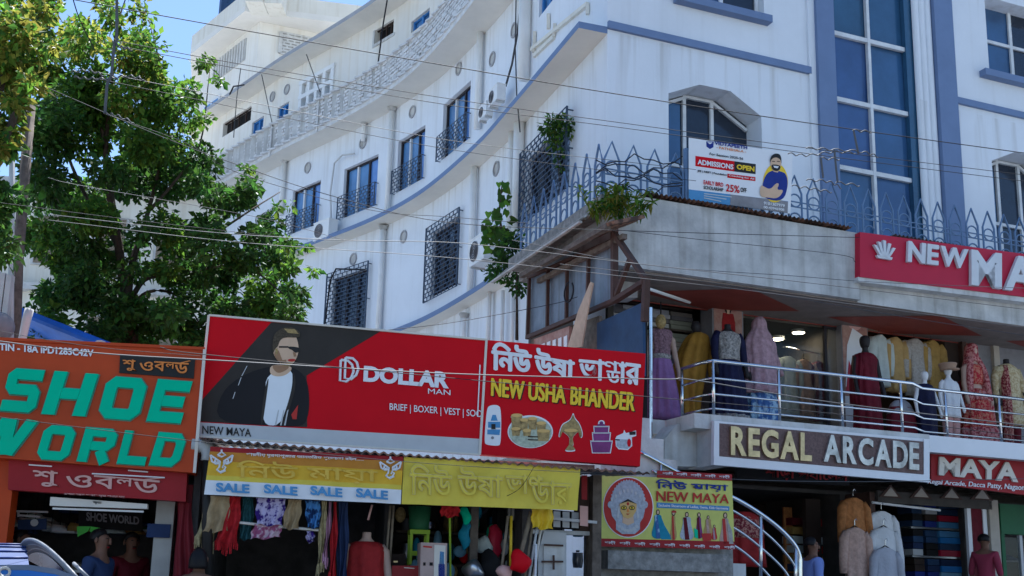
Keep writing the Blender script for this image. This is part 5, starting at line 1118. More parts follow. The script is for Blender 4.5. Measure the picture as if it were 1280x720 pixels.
up(q, [(112, 430), (130, 430), (140, 462), (102, 462)], 'banner_blue', .010); uo(q, 112, 555, 8, 8, 'panel_grey', .010); t.part('filter_print', q)
q = MB(); uo(q, 318, 522, 124, 90, 'sign_white', .006, 30); uo(q, 318, 525, 117, 83, 'plate_print', .010, 30)
for x, y, w_, h_ in ((244, 475, 34, 85), (285, 485, 25, 55), (330, 480, 28, 60), (378, 500, 30, 50), (240, 525, 28, 38), (390, 545, 40, 55), (300, 530, 26, 30)): up(q, [(x-w_*.9, y-h_/2), (x+w_*.9, y-h_/2), (x+w_*.7, y+h_/2), (x-w_*.7, y+h_/2)], 'brass_print', .014); uo(q, x, y-h_/2, w_*.9, 10, 'mask_gold', .017, 14)
up(q, [(240, 426), (210, 435), (213, 450), (280, 450), (280, 432)], 'sign_white', .008)
for yy in (545, 562): up(q, [(305, yy), (360, yy+2), (360, yy+8), (305, yy+6)], 'dark_brown', .017)
t.part('dinner_set_print', q)
q = MB()
lampo = [(552, 412), (562, 450), (585, 470), (604, 520), (604, 550), (592, 560), (584, 520), (575, 525), (555, 545), (548, 560), (556, 590), (548, 605), (572, 630), (500, 632), (525, 605), (530, 590), (532, 560), (525, 545), (500, 525), (488, 520), (478, 556), (470, 545), (488, 480), (520, 465), (540, 450)]
up(q, lampo, 'sign_white', .006); cc = Vector((545, 530)); up(q, [tuple(cc+(Vector(p)-cc)*.93) for p in lampo], 'brass_print', .010); uo(q, 540, 515, 38, 9, 'mask_gold', .014); t.part('lamp_print', q); SMOOTH = False
q = MB()
for (y0, y1, w0, w1) in ((575, 635, 56, 46), (530, 572, 46, 42), (495, 528, 38, 36)):
    up(q, [(706-w0-6, y0-5), (706+w0+6, y0-5), (706+w1+5, y1+5), (706-w1-5, y1+5)], 'sign_white', .006)
for (y0, y1, w0, w1) in ((575, 635, 56, 46), (530, 572, 46, 42), (495, 528, 38, 36)):
    up(q, [(706-w0, y0), (706+w0, y0), (706+w1, y1), (706-w1, y1)], 'purple_print', .012); up(q, [(706-w0-4, y0-4), (706+w0+4, y0-4), (706+w0+4, y0+2), (706-w0-4, y0+2)], 'sign_grey', .015)
uo(q, 706, 475, 18, 16, 'sign_white', .006); uo(q, 706, 488, 24, 10, 'purple_print', .010); uo(q, 706, 474, 10, 9, 'purple_print', .010); t.part('cookware_print', q)
q = MB(); up(q, [(782, 560), (790, 545), (825, 530), (830, 512), (840, 530), (895, 515), (896, 545), (872, 552), (874, 600), (850, 622), (800, 618), (785, 600)], 'sign_white', .006); up(q, [(788, 562), (868, 566), (868, 600), (848, 615), (802, 611), (790, 598)], 'mask_grey', .010); up(q, [(858, 522), (893, 520), (892, 538), (860, 540)], 'sign_black', .010); uo(q, 857, 582, 10, 22, 'sign_red', .014); up(q, [(782, 562), (806, 564), (806, 570), (782, 568)], 'sign_black', .014); t.part('cooker_print', q)
# corrugated awning strip
q = MB(); A = []; Bv = []; n = 240; a, b, = G.h(250, 549, .42), G.h(812, 592, .42)
for i in range(n+1):
    f = i/n; p = a.lerp(b, f); w_ = .013*math.sin(i*1.35); A.append((p.x, p.y, p.z+w_)); Bv.append((p.x, p.y+1.5, p.z+w_+.12))
k = n+1; q.add(A+Bv, [(i, i+1, k+i+1, k+i) for i in range(n)], 'tin'); q.add([(x, y, z-.012) for x, y, z in A]+[(x, y, z+.008) for x, y, z in A], [(i, i+1, k+i+1, k+i) for i in range(n)], 'rust')
single('tin_awning', 'long corrugated tin awning running under the two big red boards', 'awning', G, tuple(a), q)
# cloth banners under the awning
def wavy(F, corners, v, m_of, nu=40, nv=10, amp=.015):
    q = MB(); P = [F.h(*c, v) for c in corners]
    def f(u, w_): p = P[0].lerp(P[1], u).lerp(P[3].lerp(P[2], u), w_); return (p.x, p.y+amp*math.sin(u*17+w_*3)+amp*.6*math.sin(u*41+w_*7), p.z)
    V_ = [f(i/nu, j/nv) for j in range(nv+1) for i in range(nu+1)]
    for j in range(nv): q.add(V_, [], m_of(j/nv)); [q.f.append((j*(nu+1)+i, j*(nu+1)+i+1, (j+1)*(nu+1)+i+1, (j+1)*(nu+1)+i)) or q.mi.append(q.m(m_of((j+.5)/nv))) for i in range(nu)] if False else None
    q.v = V_; q.f = []; q.mi = []
    for j in range(nv):
        for i in range(nu): q.f.append((j*(nu+1)+i, j*(nu+1)+i+1, (j+1)*(nu+1)+i+1, (j+1)*(nu+1)+i)); q.mi.append(q.m(m_of((j+.5)/nv)))
    return q
VB = .38
t = start('banner', 'orange to yellow cloth banner with blue sale words on its white lower strip', 'banner', G, (255, 618), VB)
t.part('sheet', wavy(G, [(263, 558), (504, 571), (501, 630), (255, 618)], VB, lambda w_: 'sign_red_dark' if w_ < .06 else 'banner_orange' if w_ < .32 else 'banner_amber' if w_ < .62 else 'banner_yellow' if w_ < .71 else 'sign_white'), smooth=True)
for x0, y0, x1, y1 in ((270, 603, 312, 617), (330, 605, 372, 620), (388, 607, 428, 622), (445, 610, 485, 625)):
    h = 11.5; t.part('lettering', words(G, 'SALE', [(x0, y0), (x1, y1-h), (x1, y1), (x0, y0+h)], VB+.035, 'banner_blue', .004, .04))
t.part('lettering', words(G, 'নিউ', [(296, 575), (372, 578), (372, 599), (296, 597)], VB+.035, 'banner_faint', .004, .01)); t.part('lettering', words(G, 'মায়া', [(384, 583), (472, 588), (472, 606), (384, 602)], VB+.035, 'banner_faint', .004, .01))
t.part('lettering', words(G, 'শারদীয় দুর্গাপূজার আন্তরিক শুভেচ্ছা রইল......', [(308, 565), (455, 572), (455, 577), (308, 571)], VB+.035, 'sign_white', .004, .01))
def durga(cx, cy, s):
    q = MB(); f = lambda pts: [tuple(G.h(cx+x*s, cy+y*s, VB+.04)) for x, y in pts]
    for pts in ([(-14, -6), (-8, -2), (-2, 2), (-3, 9), (-6, 12), (-2, 15), (3, 13), (5, 9), (2, 7), (1, 10)], [(14, -6), (8, -2), (3, 1), (3, 6)], [(-14, -6), (-12, 2), (-7, 5), (-3, 4)], [(14, -6), (12, 2), (7, 5), (4, 4)], [(-9, 1), (-6, -1), (-4, 2), (-7, 3), (-9, 1)], [(9, 1), (6, -1), (4, 2), (7, 3), (9, 1)], [(-5, -6), (0, -10), (5, -6), (0, -4), (-5, -6)], [(0, -10), (0, -13)], [(-6, 12), (-1, 16), (5, 13)]): q.tube(f(pts), .009, 'sign_white', 4)
    return q
t.part('emblem', durga(277, 575, 1)); t.part('emblem', durga(488, 583, .95))
t = start('banner', 'plain yellow cloth banner with faint Bengali outline letters under the square red board', 'banner', G, (501, 630), VB)
t.part('sheet', wavy(G, [(505, 571), (725, 585), (722, 638), (502, 630)], VB, lambda w_: 'banner_yellow'), smooth=True)
for s, pts in (('নিউ', [(512, 579), (565, 583), (565, 621), (512, 618)]), ('উষা', [(572, 583), (628, 586), (628, 622), (572, 620)]), ('ভাণ', [(632, 592), (678, 595), (678, 618), (632, 616)]), ('ডার', [(664, 600), (714, 602), (714, 632), (664, 630)])):
    t.part('lettering', words(G, s, pts, VB+.03, 'banner_pale', .004, .02)); cx = sum(p[0] for p in pts)/4; cy = sum(p[1] for p in pts)/4; t.part('lettering', words(G, s, [(cx+(x-cx)*.985, cy+(y-cy)*.97) for x, y in pts], VB+.036, 'banner_yellow', .003, .002))
# the two open shops behind the cloth
t = Thing('garment_shop', 'dark open row shop under the big red boards, selling cloth and kitchenware', 'shop', G, (xg(480), .6, 0)); q = MB()
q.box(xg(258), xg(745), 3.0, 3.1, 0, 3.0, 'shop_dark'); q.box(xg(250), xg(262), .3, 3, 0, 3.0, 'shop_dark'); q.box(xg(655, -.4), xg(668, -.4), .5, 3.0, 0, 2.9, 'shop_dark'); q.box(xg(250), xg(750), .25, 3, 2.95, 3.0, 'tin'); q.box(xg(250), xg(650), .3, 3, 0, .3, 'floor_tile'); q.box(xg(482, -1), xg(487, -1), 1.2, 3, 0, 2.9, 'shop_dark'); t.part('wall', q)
q = MB(); q.box(xg(590, -.5), xg(600, -.5), .6, .75, .3, 2.9, 'wood_old'); t.part('post', q)
q = MB()
for z in (.9, 1.4, 1.9, 2.3): q.box(xg(495, -2.6), xg(650, -2.6), 2.5, 2.98, z, z+.03, 'wood_old')
t.part('shelf', q)
pots = ['alu', 'steel', 'sign_red', 'teal_print', 'letter_green', 'purple_print', 'sign_grey', 'brass_print', 'panel_grey', 'banner_blue']
for z in (1.43, 1.93, 2.33):
    for i in range(9):
        x = xg(500, -2.6)+.1+i*.28; r = random.uniform(.06, .11); h = random.uniform(.1, .28); q = MB(); m_ = random.choice(pots)
        q.tube([(x, 2.65, z), (x, 2.65, z+h*.5), (x, 2.65, z+h), (x, 2.65, z+h+.01)], [r*.8, r, r*.9, r*1.05], m_, 14); q.tube([(x-r*.3, 2.65, z+h+.03), (x+r*.3, 2.65, z+h+.03)], .012, 'dark', 6); single('cooking_pot', 'lidded pot on the dark back shelf of the kitchenware shop', 'pot', G, (x, 2.65, z), q, 'pots on the back shelf', True)
# grey wall piece, cupboard and door right of the kitchenware
t = Thing('side_shop', 'narrow dark doorway with a whitewashed door leaf and timber frame left of the yellow sign', 'shop', G, (xg(715), .5, 0)); q = MB()
q.box(xg(741, -.3), xg(752, -.3), .3, .6, 0, G.h(745, 590).z, 'wood_old'); q.box(xg(725, -.3), xg(741, -.3)-.003, .45, .6, G.h(735, 667, -.4).z, G.h(735, 590).z, 'iron_brown'); q.box(xg(668, -.3), xg(740, -.3), .4, .5, G.h(700, 668, -.4).z, G.h(700, 663, -.4).z, 'concrete'); q.box(xg(708, -.3), xg(741, -.3), 1.8, 1.9, 0, 2.6, 'dark'); t.part('wall', q)
q = MB(); q.poly(G.pp([(680, 664), (708, 666), (708, 800), (672, 800), (673, 690)], -.35), .35, .06, 'sign_grey'); q.box(xg(680, -.35), xg(706, -.35), .33, .345, G.h(690, 720, -.35).z, G.h(690, 680, -.35).z, 'concrete_pale')
for a, b in (((677, 702), (704, 702)), ((692, 694), (692, 712)), ((680, 681), (704, 682))): q.bar(tuple(G.h(*a, -.3)), tuple(G.h(*b, -.3)), .02, .02, 'iron_brown')
t.part('door', q)
q = MB(); q.poly(G.pp([(691, 637), (725, 640), (725, 662), (691, 660)], -.4), .42, .05, 'dark'); 
for i in range(3):
    for j in range(2): a = 692+i*11.4; b = 639+j*11.5+i*.6; q.poly(G.pp([(a, b), (a+8.5, b+.5), (a+8.5, b+8.5), (a, b+8)], -.38), .38, .02, 'sign_grey')
t.part('fanlight', q); q = MB(); q.bar(tuple(G.h(690, 648, -.3)), tuple(G.h(746, 653, -.3)), .03, .03, 'sign_grey'); t.part('rod', q)
t.part('sticker', MB().poly(G.pp([(727, 594), (734, 594), (734, 625), (727, 624)], -.27), .27, .01, 'sign_red_dark').poly(G.pp([(725, 632), (735, 633), (735, 658), (725, 657)], -.27), .27, .01, 'letter_pink'))
# ------------------------------------------------------------------ hanging cloths in front of the row shop
mat('towel_tan', (.42, .30, .16), .85, var=.2, scale=12, bump=.3); mat('scarf_red', (.55, .02, .025), .8, var=.25, scale=14, bump=.7, bscale=16); mat('cloth_teal', (.03, .11, .12), .8, var=.3, scale=30, bump=.7, bscale=16)
mat('print_purple', (.48, .42, .60), .8, var=.6, scale=13, col2=(.035, .012, .16), bump=.7, bscale=16); mat('print_floral', (.30, .08, .16), .8, var=.6, scale=12, col2=(.55, .40, .45), bump=.7, bscale=16); mat('print_blue', (.08, .24, .52), .8, var=.6, scale=16, col2=(.01, .03, .10), bump=.7, bscale=16)
mat('cloth_pink', (.58, .30, .40), .8, var=.2, bump=.7, bscale=16); mat('cloth_straw', (.50, .40, .20), .85, var=.3, scale=20, bump=.7, bscale=16)
GC = 'cloths hung below the sale banner'
def hung(lab, pts, v, m, fringe=False, amp=.025):
    P = [G.h(*c, v) for c in pts]; t = Thing('hanging_cloth', lab, 'cloth', G, tuple((P[2]+P[3])/2), GC); q = MB(); nu, nv = 18, 12
    V_ = []
    for s_ in (0, 1):
        for j in range(nv+1):
            for i in range(nu+1):
                u, w_ = i/nu, j/nv; p = P[0].lerp(P[1], u).lerp(P[3].lerp(P[2], u), w_)
                V_.append((p.x+.01*math.sin(w_*9+u*4), p.y+amp*math.sin(u*14+1.5*w_)*(.4+w_)+.012*s_, p.z+.012*math.sin(u*9)*w_))
    n = (nu+1)*(nv+1); f = []
    for s_ in (0, n):
        for j in range(nv):
            for i in range(nu): a = s_+j*(nu+1)+i; f.append((a, a+1, a+nu+2, a+nu+1))
    q.add(V_, f, m); t.part('fabric', q, smooth=True)
    if fringe:
        q = MB()
        for i in range(0, nu+1):
            b = V_[nv*(nu+1)+i]; q.tube([b, (b[0]+random.uniform(-.01, .01), b[1], b[2]-random.uniform(.05, .13))], .007, m, 4)
        t.part('fringe', q)
hung('tan checked towel hanging at the far left under the sale banner', [(258, 619), (288, 621), (284, 664), (250, 666)], .25, 'towel_tan'); hung('longer pale tan cloth hanging behind the tan towel', [(266, 620), (284, 621), (266, 678), (243, 670)], .2, 'cloth_straw', True)
hung('bright red fringed scarf hanging right of the tan towel', [(287, 620), (302, 621), (296, 680), (268, 676)], .22, 'scarf_red', True); hung('dark teal dotted cloth between the red scarf and the purple print', [(303, 621), (318, 622), (314, 675), (298, 674)], .15, 'cloth_teal')
hung('large purple and white leopard print cloth', [(320, 622), (358, 624), (352, 657), (320, 656)], .25, 'print_purple'); hung('maroon and white floral cloth below the purple print', [(318, 655), (352, 656), (350, 672), (312, 674)], .2, 'print_floral')
hung('plain beige cloth hanging right of the purple print', [(360, 624), (378, 625), (373, 662), (352, 660)], .25, 'towel_tan'); hung('blue and black dotted print cloth near the narrow scarves', [(381, 625), (401, 626), (400, 660), (384, 660)], .22, 'print_blue')
hung('small blue floral scrap hanging below the blue dotted cloth', [(383, 664), (393, 664), (393, 678), (383, 678)], .2, 'print_purple'); hung('straw coloured narrow fringed scarf', [(402, 626), (410, 626), (405, 700), (396, 708)], .22, 'cloth_straw', True)
hung('pink narrow scarf beside the straw scarf', [(411, 627), (416, 627), (409, 698), (403, 692)], .2, 'cloth_pink', True); hung('red narrow scarf, longest of the three narrow scarves', [(417, 627), (422, 627), (420, 722), (411, 715)], .22, 'scarf_red', True); hung('dark navy long cloth beside the red mannequin', [(423, 627), (436, 628), (434, 730), (420, 730)], .1, 'denim')
hung('plain orange yellow cloth hanging under the right end of the yellow banner', [(664, 635), (692, 637), (691, 662), (666, 660)], .1, 'letter_yellow'); hung('red plastic cloth hanging under the left part of the yellow banner', [(551, 632), (575, 633), (574, 646), (551, 646)], .1, 'scarf_red')
hung('dark red curtain hanging beside the shoe shop, behind the drain pipe', [(222, 628), (240, 629), (244, 760), (216, 760)], -.05, 'maroon_wall')
t = Thing('cloth_bar', 'thin pale bar holding the hanging cloths under the sale banner', 'bar', G, tuple(G.h(300, 654, .18))); t.part('pole', MB().tube([tuple(G.h(296, 653, .18)), tuple(G.h(400, 663, .18))], .014, 'sign_cream', 6))
p = G.h(455, 740, -.2); FZG = .3; t = Thing('mannequin', 'headless mannequin in a red saree with gold borders inside the garment shop', 'mannequin', G, (p.x, p.y, FZG)); x, y = p.x, p.y
t.part('body', body(x, y, .62, 1.75, 'manne_skin', False), smooth=True); t.part('stand', stand(x, y, FZG, 1.5)); q = cloth(x, y, [(.6, .26, .22, .06), (1.2, .24, .2, .06), (1.55, .2, .16, .05), (1.85, .2, .15, .04), (2.02, .2, .13, .03), (2.08, .12, .09, .02)], 'bridal_red' if 0 else 'red_cloth', 8); t.part('saree', q, smooth=True)
q = MB()
for z in (1.02, 1.35, 1.62): q.loft(rings(x, y, [(z, .235-.03*(z-1), .2-.03*(z-1), .06), (z+.014, .235-.03*(z-1), .2-.03*(z-1), .06)], 36, 8), 'letter_gold', False)
t.part('border', q)
# goods of the kitchenware shop
t = Thing('stool', 'yellow green plastic step stool standing on a red carton', 'stool', G, tuple(G.h(525, 715, -.6))); a, b = G.h(512, 662, -.6), G.h(537, 662, -.6); z0 = G.h(524, 706, -.6).z
q = MB(); q.box(a.x, b.x, .55, .85, a.z-.045, a.z, 'lime_plastic') if 'lime_plastic' in MATS else None
mat('box_cyan', (.25, .50, .66), .5)
mat('lime_plastic', (.32, .48, .03), .45); mat('carton', (.50, .36, .31), .7, var=.1); mat('carton_red', (.32, .03, .03), .6, var=.15)
t.part('seat', MB().box(a.x, b.x, .55, .85, a.z-.045, a.z, 'lime_plastic')); 
for x_, y_ in ((a.x+.02, .57), (b.x-.02, .57), (a.x+.02, .83), (b.x-.02, .83)): t.part('leg', MB().bar((x_, y_, z0), (x_, y_, a.z-.046), .03, .03, 'lime_plastic'))
t.part('crossbar', MB().box(a.x+.03, b.x-.03, .555, .575, a.z-.28, a.z-.23, 'lime_plastic')); q = MB(); c = (a.x+b.x)/2
q.tube([(c, .7, a.z), (c, .7, a.z+.02), (c, .7, a.z+.26)], [.10, .11, .13], 'green_paint', 14); single('bucket', 'translucent green bucket sitting on the yellow green stool', 'bucket', G, (c, .7, a.z), q, smooth=True)
def crate(name, lab, pts, v, d, m, marks=()):
    t = Thing(name, lab, 'carton', G, tuple(G.h(*pts[3], v))); q = MB(); P = G.pp(pts, v); q.poly(P, -v, d, m); t.part('box', q)
    q = MB()
    for mm, mp in marks: q.poly(G.pp(mp, v+.004), -v-.006, .004, mm)
    if marks: t.part('print', q)
crate('carton', 'tall pink and white fan carton printed with a blue tower fan', [(526, 678), (559, 679), (557, 790), (524, 790)], .0, .35, 'carton', (('sign_cream', [(543, 681), (557, 682), (555, 780), (541, 780)]), ('banner_blue', [(550, 689), (555, 690), (555, 705), (549, 705)]), ('poster_blue', [(548, 705), (556, 705), (556, 780), (548, 780)]), ('poster_red', [(529, 682), (540, 683), (540, 685), (529, 684)]), ('dark', [(529, 703), (532, 703), (532, 707), (529, 707)]), ('dark', [(537, 703), (541, 703), (541, 707), (537, 707)])))
crate('carton', 'red carton lying left of the fan carton', [(490, 707), (524, 707), (523, 790), (488, 790)], -.2, .4, 'carton_red', (('sign_cream', [(505, 709), (518, 710), (518, 711), (505, 710)]),)); crate('carton', 'brown carton standing behind the red carton', [(484, 693), (507, 692), (507, 790), (482, 790)], -.6, .4, 'dark_brown', (('letter_gold', [(492, 701), (497, 701), (497, 703), (492, 703)]),))
GB = 'sticks and broom handles leaning in the shop'
def stick(lab, a, b, v, r, m, name='stick'): q = MB(); q.tube([tuple(G.h(*a, v)), tuple(G.h(*b, v))], r, m, 6); single(name, lab, 'stick', G, tuple(G.h(*b, v)), q, GB, True)
stick('thick pale bamboo stick leaning under the orange yellow cloth', (664, 640), (648, 705), .05, .025, 'wood'); stick('thin bamboo stick right beside the thick leaning one', (668, 640), (655, 730), .0, .014, 'wood'); stick('grey stick in the leaning bundle, reaching up to the yellow cloth', (672, 655), (660, 730), .03, .014, 'sign_grey'); stick('white pvc stick at the right of the leaning bundle', (670, 680), (668, 760), .08, .014, 'sign_white'); stick('pale stick in the middle of the leaning bundle, close to the door', (677, 655), (665, 730), -.04, .014, 'sign_cream')
stick('blue handled mop stick', (635, 645), (625, 730), .0, .016, 'wood'); stick('yellow green broom handle upright beside the mop stick', (639, 645), (638, 715), -.05, .016, 'letter_yellow'); stick('pair of bamboo rods standing behind the red saree, left rod', (488, 632), (482, 705), -.3, .014, 'wood'); stick('pair of bamboo rods standing behind the red saree, right rod', (492, 632), (487, 705), -.3, .014, 'wood'); stick('short slanting pale rod above the red saree', (465, 631), (460, 650), -.1, .012, 'letter_pink')
def bag(name, lab, px_, v, r, m, cat='bag'):
    c = G.h(*px_, v); q = MB(); q.ball(tuple(c), r, m, 14, 9)
    q.v = [(x+.018*math.sin(31*z+9*y), y+.018*math.sin(27*x), z+.018*math.sin(33*x+5)) for x, y, z in q.v]; single(name, lab, cat, G, (c.x, c.y, c.z-r[2]), q, smooth=True)
bag('bag', 'crumpled red plastic bag in front of the leaning sticks', (650, 702), .15, (.11, .09, .12), 'sign_red'); bag('bag', 'pink bag hanging in the dark kitchenware shop', (618, 678), -.9, (.09, .08, .22), 'sign_pink_red'); bag('packet', 'pale green packet hanging beside the pink bag', (604, 681), -.8, (.11, .08, .09), 'kurta_mint', 'packet'); bag('bottle', 'teal bottle bundle hanging in the middle of the kitchenware shop', (581, 668), -.6, (.06, .06, .16), 'teal_print', 'bottle'); bag('toy', 'green and white plastic toy hanging beside the red plastic cloth', (582, 643), -.4, (.055, .05, .1), 'letter_green', 'toy')
bag('pot', 'round dull aluminium pot at the lower middle of the kitchenware shop', (592, 712), -.4, (.12, .12, .10), 'alu', 'pot'); bag('pot', 'dark shiny pot right of the dull aluminium one', (612, 706), -.5, (.12, .12, .16), 'dark', 'pot'); bag('pot', 'clay coloured pot near the mop stick foot', (632, 715), .05, (.09, .09, .08), 'letter_pink', 'pot')
rg = random.Random(21)
for i in range(26):
    x_, y_ = rg.uniform(500, 648), rg.uniform(638, 715); r = (rg.uniform(.04, .08), .05, rg.uniform(.05, .13)); c = G.h(x_, y_, rg.uniform(-1.9, -.9)); q = MB(); q.ball(tuple(c), r, rg.choice(['alu', 'sign_red', 'teal_print', 'letter_green', 'sign_grey', 'brass_print', 'kurta_mint', 'box_cyan', 'purple_print', 'sign_cream']) if 'box_cyan' in MATS else 'alu', 10, 7)
    q.tube([(c.x, c.y, c.z+r[2]), (c.x, c.y, min(2.93, c.z+r[2]+.6))], .005, 'dark', 4); single('hanging_packet', 'small packet hung on a string in the dark kitchenware shop', 'packet', G, (c.x, c.y, c.z-r[2]), q, 'packets hung in the kitchenware shop', True)
for i in range(16):
    x_ = 15+i*10.5; c = G.h(x_, rg.uniform(640, 668), -1.7-rg.uniform(0, .4)); q = MB(); m_ = rg.choice(['sign_grey', 'denim', 'sign_red', 'alu', 'kurta_mint', 'kurta_gold', 'sign_white']); shoe(q, c.x, c.y, c.z, m_); shoe(q, c.x+.02, c.y+.11, c.z, m_); q.tube([(c.x+.05, c.y+.05, c.z), (c.x+.05, c.y+.05, 2.9)], .004, 'dark', 4); single('shoes', 'pair of shoes hung on a string in the shoe shop', 'shoes', G, tuple(c), q, 'shoes hung up in the shoe shop', True)
q = MB(); q.tube([tuple(G.h(562, 632, -.3)), tuple(G.h(563, 720, -.3))], .012, 'lime_plastic', 6); single('garland', 'thin yellow green garland cord hanging in the shop', 'garland', G, tuple(G.h(563, 720, -.3)), q)
# ------------------------------------------------------------------ ground floor shops right of the stair
t = Thing('saree_shop', 'dim saree shop with stacked shelves behind the stair railing', 'shop', R, (3, 1, .5)); q = MB()
for x0, x1, m_ in ((px(974, -1), px(984, -1), 'kurta_orange'), ): q.box(x0, x1, .98, 1.02, .5, 3.1, m_)
q.box(px(922, -1), px(1050, -1), 2.4, 2.6, .5, 3.25, 'dark_brown'); q.box(px(1030, .2), px(1048, .2), .4, .5, .5, 3.2, 'dark_brown'); t.part('wall', q)
sm = ['sign_red_dark', 'sign_grey', 'maroon', 'kurta_mint', 'blue_panel', 'kurta_gold', 'pink_net', 'dark_brown']
for j in range(3):
    for k in range(9):
        q = MB(); x0 = px(985+j*13, -.8); z = 1.6+k*.15; q.box(x0, x0+.32, .8, 1.1, z, z+.12, random.choice(sm)); single('fabric_pack', 'folded fabric pack on the dim saree shop shelf', 'fabric pack', R, (x0, .9, z), q, 'fabric packs on the saree shop shelf')
t = Thing('shirt_display', 'red printed dress hanging behind the stair railing beside the yellow sign', 'dress', R, tuple(R.h(935, 700, 1.4)))
x, y = R.h(932, 690, 1.4).x, -1.4; z = R.h(932, 640, 1.4).z
t.part('top', cloth(x, y, [(z-.75, .3, .12, .08), (z-.4, .27, .12, .06), (z-.1, .25, .1, .04), (z, .1, .06, 0)], 'red_cloth', 7), smooth=True); t.part('yoke', cloth(x, y, [(z-.36, .275, .125, .06), (z-.12, .262, .105, .04), (z-.02, .13, .07, 0)], 'dot_maroon', 7), smooth=True)
GS = 'shirts and kurtas hung at the ground floor entrance'
hang('orange patterned long kurta hanging beside the saree shop entrance', 1066, 611, .55, .95, .46, 'kurta_orange', GS, d=.09); hang('pale peach long kurta hanging in front of the orange one', 1068, 648, .75, .95, .44, 'kurta_peach', GS, d=.09)
hang('white shirt hanging topmost of the three shirts', 1101, 628, .5, .8, .50, 'shirt_white', GS, d=.08); hang('white shirt hanging in the middle of the three shirts', 1104, 648, .65, .8, .50, 'shirt_white', GS, d=.08); hang('bluish grey shirt hanging lowest of the three shirts', 1106, 673, .85, .8, .48, 'shirt_grey', GS, d=.08)
t = Thing('shirt_shop', 'shop with a white door frame and shelves of blue shirt boxes', 'shop', R, (5, .4, .5)); q = MB()
q.box(px(1125, -1), px(1200, -1), 1.3, 1.5, .5, 3.2, 'dark_brown'); q.box(px(1080, .3), px(1086, .3), -.3, .3, .5, 3.3, 'iron_brown'); q.box(px(1088, .32), px(1226, .32), -.36, -.31, R.h(1150, 630, .32).z-.02, R.h(1150, 617, .32).z, 'shop_wall'); t.part('wall', q)
q = MB()
for i in range(4):
    a = 1112+i*38; q.poly(R.pp([(a-14, 621+i), (a, 606+i), (a+14, 623+i)], .36), -.39, .02, 'iron_brown'); q.poly(R.pp([(a-9, 620+i), (a, 609+i), (a+9, 621+i)], .36), -.393, .002, 'beige')
t.part('valance', q); q = MB(); q.tube([tuple(R.h(1090, 628, .35)), tuple(R.h(1175, 638, .35))], .02, 'sign_white', 8); t.part('tube_light', q)
q = MB(); xa_, xb_, xc = px(1198, .3), px(1217, .3), R.h(1205, 628, .3).z
for a in (xa_, xb_): q.box(a-.04, a+.04, -.33, -.27, .5, xc, 'sign_white')
q.box(xa_-.04, xb_+.04, -.334, -.266, xc, xc+.07, 'sign_white'); t.part('door_frame', q); q = MB(); q.box(xa_+.041, xb_-.041, -.31, -.29, .5, xc-.001, 'maroon'); t.part('door', q)
q = MB()
for k in range(5): q.box(px(1127, -.45), px(1194, -.45), .42, .8, .9+k*.48, .93+k*.48, 'alu')
t.part('shelf', q)
mat('box_blue', (.03, .24, .62), .5); bm_ = ['box_blue', 'box_blue', 'box_cyan', 'banner_blue', 'poster_blue', 'banner_blue', 'denim', 'sign_grey', 'sign_pink_red', 'blue_panel']
for c, (a, b) in enumerate(((1130, 1142), (1146, 1160), (1163, 1190))):
    for k in range(20):
        z = .94+k*.12
        if (k % 4) == 3 and False: continue
        q = MB(); x0, x1 = px(a, -.4), px(b, -.4); m_ = random.choice(bm_ if c == 2 else ['dark', 'denim', 'blue_panel', 'sign_grey', 'poster_blue', 'dark_brown'])
        z = .935+(k//4)*.48+(k % 4)*.108; dy = -.35
        if (k//4) > 4: break
        q.box(x0, x1, .40+random.uniform(-.02, .02), .75, z, z+.1, m_); single('shirt_box', 'flat shirt box stacked on the shelves behind the white shirts', 'box', R, (x0, .45, z), q, 'shirt boxes on the shelves')
t = Thing('footwear_shop', 'green fronted footwear shop with glazed shelves at the right edge', 'shop', R, (8, .3, .5)); q = MB()
q.box(px(1224, .35), px(1235, .35), -.36, -.1, .5, 3.3, 'beige'); q.box(px(1236, .3), X1, -.33, -.2, 2.75, 3.25, 'green_paint'); q.box(px(1236, -.5), X1, .6, .7, .5, 3.2, 'shop_dark'); q.box(px(1236, .3), px(1240, .3), -.32, -.2, .5, 2.75, 'green_paint'); t.part('wall', q)
q = MB()
for a in (1259, 1290, 1320): q.box(px(a, .28)-.03, px(a, .28)+.03, -.31, -.25, .5, 2.74, 'sign_grey')
for y_ in (643, ): z = R.h(1255, y_, .28).z; q.box(px(1240, .28), X1, -.302, -.258, z, z+.05, 'sign_grey')
t.part('door_frame', q)
t.part('pane', MB().box(px(1240, .28), X1, -.285, -.28, .55, 2.7, 'glass_clear')); q = MB()
for k in range(5): q.box(px(1238, -.2), X1, .15, .45, .8+k*.38, .82+k*.38, 'panel_grey')
t.part('shelf', q)
for k in range(5):
    for i in range(8):
        q = MB(); x0 = px(1240, -.2)+.2+i*.32; m_ = random.choice(['dark', 'dark', 'dark_brown', 'sign_grey', 'denim']); shoe(q, x0, .25, .825+k*.38, m_); shoe(q, x0, .36, .825+k*.38, m_); single('shoes', 'pair of shoes on the lit shelves of the green footwear shop', 'shoes', R, (x0, .3, .825+k*.38), q, 'shoes in the green footwear shop', True)
